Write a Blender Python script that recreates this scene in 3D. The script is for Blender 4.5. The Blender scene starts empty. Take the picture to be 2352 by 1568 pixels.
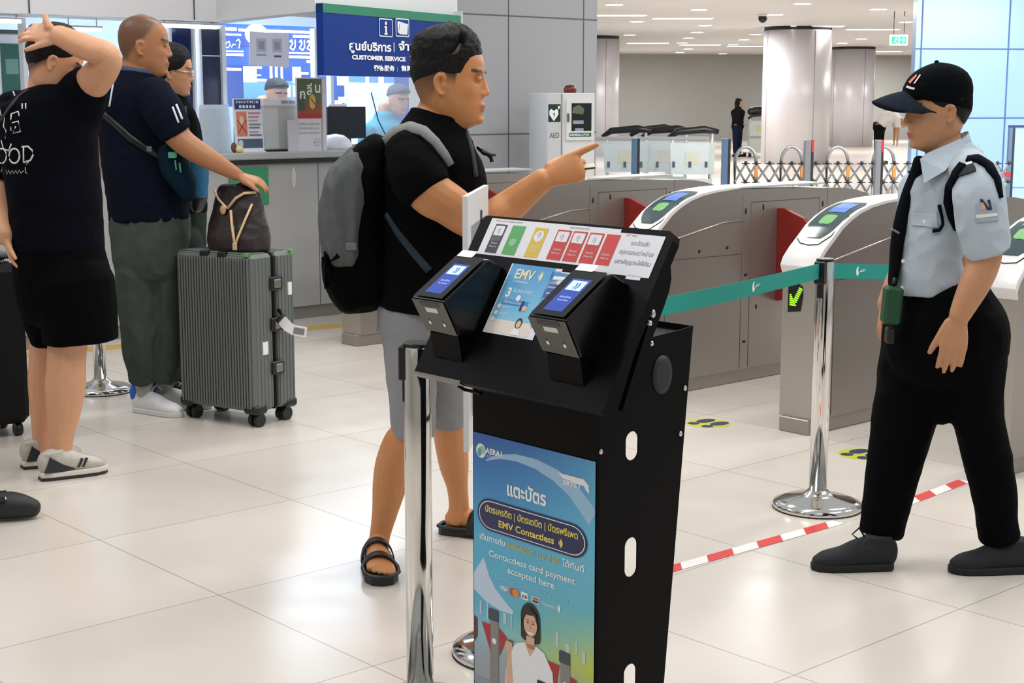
import bpy, bmesh, math, random
import numpy as np
from mathutils import Vector, Matrix, noise as mnoise
random.seed(7)
SC = bpy.context.scene
COL = SC.collection
# ------------------------------------------------------------------ camera
F_PX, CAM_H, PITCH = 3480.0, 1.5, math.atan(554 / 3480)
cam = bpy.data.objects.new('camera', bpy.data.cameras.new('camera'))
COL.objects.link(cam)
cam.location = (0, 0, CAM_H)
cam.rotation_euler = (math.pi / 2 - PITCH, 0, 0)
cam.data.sensor_width = 36
cam.data.lens = F_PX / 2352 * 36
cam.data.clip_end = 300
SC.camera = cam
# ------------------------------------------------------------------ world + exposure
w = bpy.data.worlds.new('world'); SC.world = w; w.use_nodes = True
w.node_tree.nodes['Background'].inputs[0].default_value = (0.93, 0.97, 1.0, 1)
w.node_tree.nodes['Background'].inputs[1].default_value = 0.5
SC.view_settings.view_transform = 'Standard'
SC.view_settings.look = 'None'
SC.view_settings.exposure = 0.15
SC.view_settings.gamma = 1.0
SC.view_settings.use_curve_mapping = False

def area_light(name, loc, sx, sy, power, col=(1, 1, 1), rot=(0, 0, 0)):
    d = bpy.data.lights.new(name, 'AREA'); d.shape = 'RECTANGLE'; d.size = sx; d.size_y = sy
    d.energy = power; d.color = col
    o = bpy.data.objects.new(name, d); COL.objects.link(o); o.location = loc; o.rotation_euler = rot
    return o
GA = math.radians(48.3)
# rows of ceiling lamps over the ticket hall (out of frame above) and over the far concourse
for i, (x, y, p) in enumerate([(-2.6, 3.2, 120), (1.2, 2.4, 100), (-3.8, 6.2, 120), (0.0, 5.4, 150), (3.4, 4.4, 130), (-0.6, 8.6, 150), (3.2, 7.6, 130), (5.8, 6.4, 110), (3.0, 11.5, 140), (6.5, 10.2, 130)]):
    area_light('hall_lamp_light', (x, y, 4.1), 0.5, 1.8, p * 0.37, (1, 0.98, 0.955), (0, 0, -GA))
for i, (x, y) in enumerate([(3, 27), (9, 30), (4, 36), (12, 38), (8, 45), (16, 47), (5, 53), (14, 56)]):
    area_light('concourse_lamp_light', (x, y, 3.1), 3.0, 2.0, 255, (1, 0.98, 0.97))
for i, (x, y) in enumerate([(3.5, 16.5), (7.5, 15.0), (2.5, 20.5), (7.5, 19.5)]):
    area_light('concourse_lamp_light', (x, y, 3.6), 2.0, 2.0, 170, (1, 0.98, 0.97))

# ------------------------------------------------------------------ pixel <-> place
_c, _s = math.cos(PITCH), math.sin(PITCH)
def ray(px, py):
    a = (px - 1176) / F_PX; b = (784 - py) / F_PX
    return Vector((a, _c + b * _s, -_s + b * _c))
def at(px, py, Y):
    r = ray(px, py); return Vector((0, 0, CAM_H)) + r * (Y / r.y)
def gp(px, py, z=0.0):
    r = ray(px, py); return Vector((0, 0, CAM_H)) + r * ((z - CAM_H) / r.z)
U = Vector((math.sin(GA), math.cos(GA), 0)); V = Vector((-math.cos(GA), math.sin(GA), 0))

# ------------------------------------------------------------------ materials
def lin(h):
    if isinstance(h, str):
        h = h.lstrip('#'); c = [int(h[i:i + 2], 16) / 255 for i in (0, 2, 4)]
    else: c = list(h)
    return tuple((x / 12.92 if x <= .04045 else ((x + .055) / 1.055) ** 2.4) for x in c) + (1,)
_M = {}
def M(name, col=None, rough=.5, metal=0., var=.06, scale=18., bump=0., bscale=200., emit=0., spec=.5, alpha=1., aniso=None, ecol=None):
    if name in _M: return _M[name]
    m = bpy.data.materials.new(name); _M[name] = m; m.use_nodes = True
    nt = m.node_tree; b = nt.nodes['Principled BSDF']
    c = lin(col); b.inputs['Roughness'].default_value = rough; b.inputs['Metallic'].default_value = metal
    b.inputs['Specular IOR Level'].default_value = spec
    tc = nt.nodes.new('ShaderNodeTexCoord')
    n = nt.nodes.new('ShaderNodeTexNoise'); n.inputs['Scale'].default_value = scale; n.inputs['Detail'].default_value = 4
    mp = nt.nodes.new('ShaderNodeMapping'); nt.links.new(tc.outputs['Object'], mp.inputs[0]); nt.links.new(mp.outputs[0], n.inputs['Vector'])
    if aniso: mp.inputs['Scale'].default_value = aniso
    mx = nt.nodes.new('ShaderNodeMix'); mx.data_type = 'RGBA'
    mx.inputs[6].default_value = tuple(max(0, x * (1 - var)) for x in c[:3]) + (1,)
    mx.inputs[7].default_value = tuple(min(1, x * (1 + var)) for x in c[:3]) + (1,)
    nt.links.new(n.outputs[0], mx.inputs[0]); nt.links.new(mx.outputs[2], b.inputs['Base Color'])
    if bump:
        n2 = nt.nodes.new('ShaderNodeTexNoise'); n2.inputs['Scale'].default_value = bscale
        nt.links.new(mp.outputs[0], n2.inputs['Vector'])
        bp = nt.nodes.new('ShaderNodeBump'); bp.inputs['Strength'].default_value = bump; bp.inputs['Distance'].default_value = .01
        nt.links.new(n2.outputs[0], bp.inputs['Height']); nt.links.new(bp.outputs[0], b.inputs['Normal'])
    if emit:
        b.inputs['Emission Color'].default_value = lin(ecol or col); b.inputs['Emission Strength'].default_value = emit
    if alpha < 1: b.inputs['Alpha'].default_value = alpha
    return m
def glass_mat(name, tint='#e8f2ff', rough=.03, alpha=.14):
    return M(name, tint, rough, 0, .02, 3, alpha=alpha, spec=.8)

# ------------------------------------------------------------------ mesh builder
class MB:
    def __init__(s): s.v = []; s.f = []; s.m = []; s.sm = []
    def add(s, vs, fs, mi=0, smooth=False):
        o = len(s.v); s.v += [tuple(v) for v in vs]; s.f += [tuple(i + o for i in f) for f in fs]
        s.m += [mi] * len(fs); s.sm += [smooth] * len(fs); return s
    def box(s, x0, x1, y0, y1, z0, z1, mi=0, mat=None):
        vs = [Vector((x, y, z)) for x in (x0, x1) for y in (y0, y1) for z in (z0, z1)]
        if mat is not None: vs = [mat @ v for v in vs]
        return s.add(vs, [(0, 1, 3, 2), (4, 6, 7, 5), (0, 4, 5, 1), (2, 3, 7, 6), (0, 2, 6, 4), (1, 5, 7, 3)], mi)
    def bbox(s, x0, x1, y0, y1, z0, z1, r=.005, mi=0, mat=None):
        """box with chamfered edges"""
        pts = []
        for sx, X in ((-1, x0), (1, x1)):
            for sy, Y in ((-1, y0), (1, y1)):
                for sz, Z in ((-1, z0), (1, z1)):
                    pts += [(X - sx * r, Y - sy * r, Z), (X - sx * r, Y, Z - sz * r), (X, Y - sy * r, Z - sz * r)]
        bm = bmesh.new(); vs = [bm.verts.new(p) for p in pts]
        bmesh.ops.convex_hull(bm, input=vs)
        bmesh.ops.dissolve_limit(bm, angle_limit=.01, verts=bm.verts[:], edges=bm.edges[:])
        bm.verts.ensure_lookup_table(); bm.verts.index_update()
        vv = [v.co.copy() for v in bm.verts]; ff = [[v.index for v in f.verts] for f in bm.faces]; bm.free()
        if mat is not None: vv = [mat @ v for v in vv]
        return s.add(vv, ff, mi)
    def prism(s, poly, axis, a, b, mi=0, mat=None, smooth=False):
        """poly: 2D points; extruded along axis ('x': poly in y,z; 'y': poly in x,z; 'z': poly in x,y)"""
        def P(p, t): return {'x': (t, p[0], p[1]), 'y': (p[0], t, p[1]), 'z': (p[0], p[1], t)}[axis]
        n = len(poly); vs = [Vector(P(p, a)) for p in poly] + [Vector(P(p, b)) for p in poly]
        if mat is not None: vs = [mat @ v for v in vs]
        s.add(vs, [tuple(range(n))[::-1], tuple(range(n, 2 * n))], mi, False)
        o = len(s.v) - 2 * n
        for i in range(n):
            j = (i + 1) % n; s.f.append((o + i, o + j, o + n + j, o + n + i)); s.m.append(mi); s.sm.append(smooth)
        return s
    def lathe(s, prof, c=(0, 0, 0), n=32, mi=0, mat=None, smooth=True):
        vs = []; fs = []
        for r, z in prof:
            for i in range(n):
                a = 2 * math.pi * i / n; vs.append(Vector((c[0] + r * math.cos(a), c[1] + r * math.sin(a), c[2] + z)))
        if mat is not None: vs = [mat @ v for v in vs]
        for k in range(len(prof) - 1):
            for i in range(n):
                j = (i + 1) % n; fs.append((k * n + i, k * n + j, (k + 1) * n + j, (k + 1) * n + i))
        fs.append(tuple(range(n))[::-1]); fs.append(tuple(range((len(prof) - 1) * n, len(prof) * n)))
        s.add(vs, fs, mi, smooth); s.sm[-1] = s.sm[-2] = False; return s
    def cyl(s, p0, p1, r, n=12, mi=0, r1=None, smooth=True):
        p0, p1 = Vector(p0), Vector(p1); d = (p1 - p0); q = d.to_track_quat('Z', 'Y').to_matrix().to_4x4()
        return s.lathe([(r, 0), (r if r1 is None else r1, d.length)], n=n, mi=mi, mat=Matrix.Translation(p0) @ q, smooth=smooth)
    def tube(s, pts, r, n=8, mi=0, flat=None, up=(0, 0, 1), closed=False):
        """round (or flat strip when flat=(half_w, half_t)) tube along a polyline"""
        pts = [Vector(p) for p in pts]; vs = []; fs = []; N = len(pts); up = Vector(up)
        for k, p in enumerate(pts):
            t = (pts[(k + 1) % N if closed else min(k + 1, N - 1)] - pts[(k - 1) % N if closed else max(k - 1, 0)]).normalized()
            a = t.cross(up)
            if a.length < 1e-4: a = t.cross(Vector((1, 0, 0)))
            a.normalize(); b = a.cross(t)
            if flat:
                for (i, j) in ((-1, -1), (1, -1), (1, 1), (-1, 1)): vs.append(p + a * flat[1] * i + b * flat[0] * j)
            else:
                rr = r[k] if isinstance(r, (list, tuple)) else r
                for i in range(n):
                    g = 2 * math.pi * i / n; vs.append(p + a * rr * math.cos(g) + b * rr * math.sin(g))
        if flat: n = 4
        for k in range(N if closed else N - 1):
            for i in range(n):
                j = (i + 1) % n; q = (k + 1) % N
                fs.append((k * n + i, k * n + j, q * n + j, q * n + i))
        if not closed: fs += [tuple(range(n))[::-1], tuple(range((N - 1) * n, N * n))]
        s.add(vs, fs, mi, not flat); return s
    def ell(s, c, rx, ry, rz, mi=0, n=20, k=12, mat=None):
        vs = []; fs = []; c = Vector(c)
        for i in range(k + 1):
            ph = math.pi * i / k - math.pi / 2
            for j in range(n):
                a = 2 * math.pi * j / n
                v = Vector((rx * math.cos(ph) * math.cos(a), ry * math.cos(ph) * math.sin(a), rz * math.sin(ph)))
                if mat is not None: v = mat @ v
                vs.append(c + v)
        for i in range(k):
            for j in range(n):
                q = (j + 1) % n; fs.append((i * n + j, i * n + q, (i + 1) * n + q, (i + 1) * n + j))
        return s.add(vs, fs, mi, True)
    def quad(s, a, b, c, d, mi=0): return s.add([a, b, c, d], [(0, 1, 2, 3)], mi)
    def build(s, name, mats, parent=None, off=None, bevel=0., auto=None, kind=None, recalc=True):
        me = bpy.data.meshes.new(name)
        vs = s.v if off is None else [(v[0] - off[0], v[1] - off[1], v[2] - off[2]) for v in s.v]
        me.from_pydata(vs, [], s.f)
        for m in (mats if isinstance(mats, (list, tuple)) else [mats]): me.materials.append(m)
        me.polygons.foreach_set('material_index', s.m); me.polygons.foreach_set('use_smooth', s.sm)
        if recalc:
            bm = bmesh.new(); bm.from_mesh(me); bmesh.ops.recalc_face_normals(bm, faces=bm.faces[:]); bm.to_mesh(me); bm.free()
        me.update()
        o = bpy.data.objects.new(name, me); COL.objects.link(o)
        if parent is not None: o.parent = parent
        if bevel:
            b = o.modifiers.new('bevel', 'BEVEL'); b.width = bevel; b.segments = 2; b.limit_method = 'ANGLE'; b.angle_limit = .7
        if kind: o['kind'] = kind
        return o
def thing(name, label, cat, loc=(0, 0, 0), rotz=0., group=None):
    o = bpy.data.objects.new(name, None); COL.objects.link(o); o.empty_display_size = .1
    o.location = loc; o.rotation_euler = (0, 0, rotz); o['label'] = label; o['category'] = cat
    if group: o['group'] = group
    return o
def tag(o, label, cat, group=None):
    o['label'] = label; o['category'] = cat
    if group: o['group'] = group
    return o
def struct(o): o['kind'] = 'structure'; return o
def dup(root, loc, rotz, label, group=None):
    r = root.copy(); COL.objects.link(r); r.location = loc; r.rotation_euler = (0, 0, rotz); r['label'] = label
    if group: r['group'] = group
    for ch in list(root.children):
        c = ch.copy(); COL.objects.link(c); c.parent = r
        for g in list(ch.children):
            d = g.copy(); COL.objects.link(d); d.parent = c
    return r
_tw = {}
def text_geo(txt, size, align='LEFT', bold=0.):
    """flat letter shapes (verts, faces) of a text in the xy plane, cached"""
    k = (txt, size, align, bold)
    if k in _tw: return _tw[k]
    c = bpy.data.curves.new('t', 'FONT'); c.body = txt; c.size = size; c.align_x = align; c.resolution_u = 3; c.offset = bold
    o = bpy.data.objects.new('t', c); COL.objects.link(o)
    bpy.context.view_layer.update()
    me = bpy.data.meshes.new_from_object(o.evaluated_get(bpy.context.evaluated_depsgraph_get()))
    vs = [tuple(v.co) for v in me.vertices]; fs = [tuple(p.vertices) for p in me.polygons]
    bpy.data.objects.remove(o); bpy.data.curves.remove(c); bpy.data.meshes.remove(me)
    _tw[k] = (vs, fs); return _tw[k]
class Print:
    """flat printing on a rectangular sheet: coordinates in metres on the sheet (x right, y up), mapped into space by O, ex, ey, lifted along the normal"""
    def __init__(s, O, ex, ey):
        s.O = Vector(O); s.ex = Vector(ex).normalized(); s.ey = Vector(ey).normalized(); s.n = s.ex.cross(s.ey); s.mb = MB(); s.mats = []; s.lift = .0006
    def mi(s, m):
        if m not in s.mats: s.mats.append(m)
        return s.mats.index(m)
    def P(s, x, y, l=0): return s.O + s.ex * x + s.ey * y + s.n * (s.lift + l * .00035)
    def poly(s, pts, m, l=0): s.mb.add([s.P(x, y, l) for x, y in pts], [tuple(range(len(pts)))], s.mi(m)); return s
    def rect(s, x0, y0, x1, y1, m, l=0, r=0.):
        if r <= 0: return s.poly([(x0, y0), (x1, y0), (x1, y1), (x0, y1)], m, l)
        pts = []
        for cx, cy, a0 in ((x1 - r, y0 + r, -90), (x1 - r, y1 - r, 0), (x0 + r, y1 - r, 90), (x0 + r, y0 + r, 180)):
            for k in range(7): a = math.radians(a0 + 15 * k); pts.append((cx + r * math.cos(a), cy + r * math.sin(a)))
        return s.poly(pts, m, l)
    def disc(s, x, y, rx, ry, m, l=0, n=24, a0=0, a1=360):
        return s.poly([(x + rx * math.cos(math.radians(a0 + (a1 - a0) * k / n)), y + ry * math.sin(math.radians(a0 + (a1 - a0) * k / n))) for k in range(n + (0 if a1 - a0 == 360 else 1))], m, l)
    def stroke(s, pts, wd, m, l=0):
        for i in range(len(pts) - 1):
            a, b = Vector((*pts[i], 0)), Vector((*pts[i + 1], 0)); d = (b - a)
            if d.length < 1e-6: continue
            d.normalize(); q = Vector((-d.y, d.x, 0)) * wd / 2; e = d * wd * .3
            s.poly([tuple((a - e - q).xy), tuple((b + e - q).xy), tuple((b + e + q).xy), tuple((a - e + q).xy)], m, l)
        return s
    def text(s, txt, x, y, size, m, align='LEFT', l=1, bold=0., width=None):
        vs, fs = text_geo(txt, size, align, bold)
        if not vs: return s
        k = 1.
        if width:
            xs = [v[0] for v in vs]; k = width / max(1e-6, max(xs) - min(xs))
        s.mb.add([s.P(x + v[0] * k, y + v[1], l) for v in vs], fs, s.mi(m)); return s
    def build(s, name, parent=None): return s.mb.build(name, s.mats, parent, recalc=False)
# ================================================================== the setting
def floor_material():
    m = bpy.data.materials.new('polished_floor_tiles'); m.use_nodes = True; nt = m.node_tree; b = nt.nodes['Principled BSDF']
    tc = nt.nodes.new('ShaderNodeTexCoord'); mp = nt.nodes.new('ShaderNodeMapping'); nt.links.new(tc.outputs['Object'], mp.inputs[0])
    br = nt.nodes.new('ShaderNodeTexBrick'); br.offset = 0; br.inputs['Scale'].default_value = 1
    br.inputs['Brick Width'].default_value = .793; br.inputs['Row Height'].default_value = .793
    br.inputs['Mortar Size'].default_value = .0022; br.inputs['Mortar Smooth'].default_value = .1
    br.inputs['Color1'].default_value = lin('#d9d0c6'); br.inputs['Color2'].default_value = lin('#d3cbc1'); br.inputs['Mortar'].default_value = lin('#a39a90')
    nt.links.new(mp.outputs[0], br.inputs['Vector'])
    n = nt.nodes.new('ShaderNodeTexNoise'); n.inputs['Scale'].default_value = 1.4; n.inputs['Detail'].default_value = 5; nt.links.new(mp.outputs[0], n.inputs['Vector'])
    mx = nt.nodes.new('ShaderNodeMix'); mx.data_type = 'RGBA'; mx.blend_type = 'MULTIPLY'; mx.inputs[0].default_value = 1
    cr = nt.nodes.new('ShaderNodeValToRGB'); cr.color_ramp.elements[0].color = (.93, .92, .91, 1); cr.color_ramp.elements[1].color = (1, 1, 1, 1)
    nt.links.new(n.outputs[0], cr.inputs[0]); nt.links.new(br.outputs[0], mx.inputs[6]); nt.links.new(cr.outputs[0], mx.inputs[7])
    nt.links.new(mx.outputs[2], b.inputs['Base Color'])
    n2 = nt.nodes.new('ShaderNodeTexNoise'); n2.inputs['Scale'].default_value = 6; nt.links.new(mp.outputs[0], n2.inputs['Vector'])
    mr = nt.nodes.new('ShaderNodeMapRange'); mr.inputs[3].default_value = .17; mr.inputs[4].default_value = .30
    nt.links.new(n2.outputs[0], mr.inputs[0]); nt.links.new(mr.outputs[0], b.inputs['Roughness'])
    b.inputs['Specular IOR Level'].default_value = .5
    return m
fl = MB().box(-40, 60, -40, 90, -.1, 0).build('floor', floor_material())
struct(fl)
# turn the floor about its tile grid: local x along -V, local y along U, joints on the measured lines
fl.rotation_euler = (0, 0, -GA)
_o = U * 2.303 + V * 3.146
fl.location = (_o.x, _o.y, 0)

m_panel = M('grey_wall_panel', '#a4a5a8', .42, .0, .03, 60)
m_joint = M('dark_joint', '#55575c', .6)
m_white = M('white_paint', '#e4e4e4', .5, 0, .02)
m_ceil = M('ceiling_panel', '#c9c8c6', .6, 0, .02, 2)
m_lamp = M('lamp_glow', '#ffffff', .5, emit=4.5, ecol='#fffaf0')
m_black = M('black_plastic', '#0b0b0c', .38, 0, .15, 40)
m_dark = M('dark_trim', '#191a1d', .5)
m_chrome = M('polished_steel', '#d8d6d2', .10, 1., .03, 8)
m_steel = M('brushed_steel', '#b3aea6', .34, .75, .06, 30, aniso=(1, 1, 40))
m_steel2 = M('brushed_steel_side', '#a19b95', .32, .7, .06, 30, aniso=(1, 1, 40))
m_shell = M('white_shell', '#dedcda', .3, 0, .02)
m_red = M('red_flap', '#85201a', .35, 0, .05)
m_teal = M('teal_webbing', '#159488', .7, 0, .06, 60, bump=.2, bscale=600)
m_whiteprint = M('white_print', '#f3f4f4', .5, 0, .01)

# pillar of grey panels behind the counter, its front along U
PC = Vector((.704, 12.815, 0))            # right front edge
def pillar():
    a = PC - U * 1.50; d = V * .25
    mb = MB(); q = [a, PC + U * 0, PC + d * 1.0 + U * 0, a + d]
    mb.prism([(p.x, p.y) for p in q], 'z', 0, 4.6)
    o = struct(mb.build('wall_pillar', m_panel))
    j = MB()
    for z in (.62, 1.235, 2.155, 3.07): j.prism([((p - V * .004).x, (p - V * .004).y) for p in (a, PC, PC + V * .01, a + V * .01)], 'z', z - .004, z + .004)
    for t in (.155, .98):
        p = PC - U * t; j.prism([((p + s).x, (p + s).y) for s in (-U * .004 - V * .003, U * .004 - V * .003, U * .004, -U * .004)], 'z', 0, 4.6)
    struct(j.build('trim_1', m_joint, o))
pillar()

# back wall of the far concourse, ceiling, columns
struct(MB().prism([(-2, 56.5), (40, 63), (40, 63.4), (-2, 56.9)], 'z', 0, 3.3).build('wall_back', M('far_wall', '#9a9a96', .6, 0, .04, 3)))
ce = struct(MB().box(1.2, 45, 17.0, 64, 3.2, 3.3).build('ceiling', m_ceil))
m_col = M('satin_column', '#d2cfd4', .38, .22, .05, 3, aniso=(3, 3, .2))
def column(px, ytop, name, label, r):
    Y = (3.2 - 1.5) * F_PX / (230 - ytop) * 1.0
    p = at(px, ytop, Y); t = thing(name, label, 'column', (p.x, Y, 0))
    MB().lathe([(r, 0), (r, 3.12)], n=64).build('shaft', m_col, t)
    MB().lathe([(r * .985, 3.12), (r * .985, 3.2)], n=48).build('shadow_gap', m_dark, t)
    mb = MB()
    for a in (200, 290):
        g = math.radians(a); mb.cyl((r * math.cos(g), r * math.sin(g), .02), (r * math.cos(g), r * math.sin(g), 3.1), .008, 6)
    mb.build('cladding_seam', M('seam', '#8e8b92', .5), t)
    return t
column(1833, 68, 'round_column', 'wide silver round column in front, behind the folding gate', .80)
column(1961, 112, 'round_column', 'paler narrower round column just right of the widest one', .70)
column(1372, 88, 'round_column', 'slim silver column beside the first aid cabinet, partly hidden by grey pillar', .60)

# ceiling lights
i = 0
rects = [(1413, 35), (1568, 42), (1875, 60), (2005, 67), (1488, 99), (1608, 103), (1716, 106), (1480, 99), (2028, 118)]
discs = [(1411, 10), (1463, 49), (1605, 22), (1620, 58), (1781, 33), (1843, 8), (2018, 21), (1446, 80), (1601, 74), (1567, 98), (1581, 87), (1581, 112), (1562, 120), (1708, 91), (1684, 102), (1735, 79), (1770, 65), (1660, 123), (2082, 50), (1979, 89), (1934, 99), (2046, 128)]
def pos(px, py): return gp(px, py, 3.2)
tag_i = ['left', 'right']
panel0 = None
for k, (px, py) in enumerate(rects):
    if k == 7: continue
    p = pos(px, py)
    t = thing('ceiling_panel_light', 'long flat ceiling light panel %s' % (['close to the grey pillar', 'between the pillar and the wide column', 'above the front of the wide column', 'near the blue wall above the exit sign', 'far back, beyond the security camera, leftmost', 'far back, second from the pillar', 'far back, just left of wide column', '', 'far back by the blue wall'][k]), 'ceiling light', (p.x, p.y, 3.2), 0, 'ceiling light panels')
    MB().box(-.62, .62, -.2, .2, -.012, 0).build('diffuser', m_lamp, t)
    MB().box(-.66, .66, -.24, .24, -.006, 0).build('frame', m_white, t)
for k, (px, py) in enumerate(discs):
    p = pos(px, py)
    t = thing('ceiling_downlight', 'round white downlight in the concourse ceiling', 'ceiling light', (p.x, p.y, 3.2), 0, 'concourse downlights')
    MB().lathe([(.155, -.012), (.155, 0)], n=20).build('diffuser', m_lamp, t)
    MB().lathe([(.19, -.006), (.19, 0)], n=20).build('ring', m_white, t)
for px, py, lb in ((1752, 33, 'small black dome security camera on the concourse ceiling'),):
    p = pos(px, py); t = thing('security_camera', lb, 'camera', (p.x, p.y, 3.2))
    MB().ell((0, 0, -.07), .09, .09, .1).build('dome', m_black, t); MB().lathe([(.11, -.04), (.11, 0)], n=16).build('mount', m_white, t)
# exit sign
p = at(2064, 92, 30); t = thing('exit_sign', 'green and white lit running figure exit sign hanging by blue wall', 'sign', (p.x, 30, 0))
sg = MB().box(-.17, .17, -.03, .03, p.z - .1, p.z + .1).build('sign_box', M('lit_sign_white', '#f2f6f4', .5, emit=.6), t)
MB().cyl((-.1, 0, p.z + .1), (-.1, 0, 3.2), .008, 6).cyl((.1, 0, p.z + .1), (.1, 0, 3.2), .008, 6).build('hanger', m_dark, t)
m_green = M('sign_green', '#1d9a7c', .5, emit=.35)
pr = Print((-.17, -.03, p.z - .1), (1, 0, 0), (0, 0, 1))
pr.rect(.03, .03, .16, .17, m_green).rect(.18, .03, .31, .17, m_green).disc(.115, .14, .014, .014, m_whiteprint, 1)
pr.stroke([(.11, .125), (.09, .08), (.065, .06)], .014, m_whiteprint, 1).stroke([(.09, .08), (.115, .06), (.12, .04)], .013, m_whiteprint, 1).stroke([(.075, .115), (.11, .115), (.135, .095)], .01, m_whiteprint, 1)
pr.stroke([(.2, .1), (.29, .1)], .016, m_whiteprint, 1).stroke([(.25, .14), (.29, .1), (.25, .06)], .014, m_whiteprint, 1).build('pictogram', t)

# pale blue panelled wall on the right
m_blue = M('pale_blue_glass_panel', '#9abcee', .25, 0, .02, 2)
a = at(2088, 475, 21.2); a.z = 0
bw = struct(MB().prism([(a.x, a.y), (a.x + 8, a.y + .9), (a.x + 8, a.y + 1.1), (a.x, a.y + .2)], 'z', 0, 4.2).build('wall_right', m_blue))
j = MB()
for px in (2104, 2309, 2514):
    X = at(px, 300, 21.3).x; yy = a.y + (X - a.x) * .9 / 8
    j.box(X - .008, X + .008, yy - .012, yy + .01, 0, 4.2)
for py in (112, 271, 432):
    z = at(2104, py, 21.2).z; j.prism([(a.x, a.y - .012), (a.x + 8, a.y + .888), (a.x + 8, a.y + .91), (a.x, a.y + .01)], 'z', z - .008, z + .008)
struct(j.build('trim_2', M('blue_joint', '#3f5f9a', .5), bw))
area_light('added_wall_fill_light', (7.0, 16.2, 3.0), 6.0, .8, 330, (.92, .96, 1), (math.radians(74), 0, 0))  # added lamp without a fitting, only brightens the blue wall

# walls and sides outside the frame that the chrome and steel reflect
struct(MB().box(-9.2, -9.0, -6, 16, 0, 4.2).build('wall_left', M('hall_wall', '#d6d2ca', .6, 0, .03, 2)))
struct(MB().box(-9, 12, -6.2, -6.0, 0, 4.2).build('wall_front', _M['hall_wall']))

# red and white floor tape, footprints
m_tr = M('red_tape', '#d3312a', .45); m_tw = M('white_tape', '#ebe6e2', .45)
def tape(p0, p1, wd, label, first):
    d = (p1 - p0); L = d.length; d.normalize(); q = Vector((-d.y, d.x, 0)); c = (p0 + p1) / 2
    mb = MB(); k = 0; x = 0.
    while x < L:
        e = min(L, x + .125); sk = .05
        mb.add([p0 + d * x - q * wd / 2 + Vector((0, 0, .0012)), p0 + d * e - q * wd / 2 + Vector((0, 0, .0012)), p0 + d * min(L, e + sk) + q * wd / 2 + Vector((0, 0, .0012)), p0 + d * min(L, x + sk) + q * wd / 2 + Vector((0, 0, .0012))], [(0, 1, 2, 3)], (k + first) % 2)
        k += 1; x = e
    o = mb.build('floor_tape', [m_tw, m_tr]); tag(o, label, 'tape', 'hazard floor tapes'); return o
tape(gp(1490, 1321), gp(1925, 1199), .055, 'red and white striped tape on the floor from kiosk to stanchion base', 1)
tape(gp(2060, 1163), gp(2216, 1104), .055, 'red and white striped tape on the floor between the guard\'s legs', 0)
m_ly = M('sticker_yellow', '#b9bf3c', .5); m_nv = M('sticker_navy', '#2c3350', .5)
for (px, py, lb) in ((1627, 972, 'footprint sticker on the floor beside the black kiosk'), (1982, 1043, 'footprint sticker on the floor behind the guard\'s front leg')):
    p = gp(px, py); t = thing('footprint_sticker', lb, 'floor sticker', (p.x, p.y, 0), -GA, 'footprint stickers')
    mb = MB(); mb.lathe([(.105, .0), (.105, .0012)], n=28); o = mb.build('sticker_disc', m_ly, t)
    mb = MB()
    for sx in (-1, 1):
        mb.ell((sx * .042, .03, .0016), .034, .056, .0008).ell((sx * .042, -.056, .0016), .028, .028, .0008)
    mb.build('shoe_print', m_nv, t)
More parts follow.
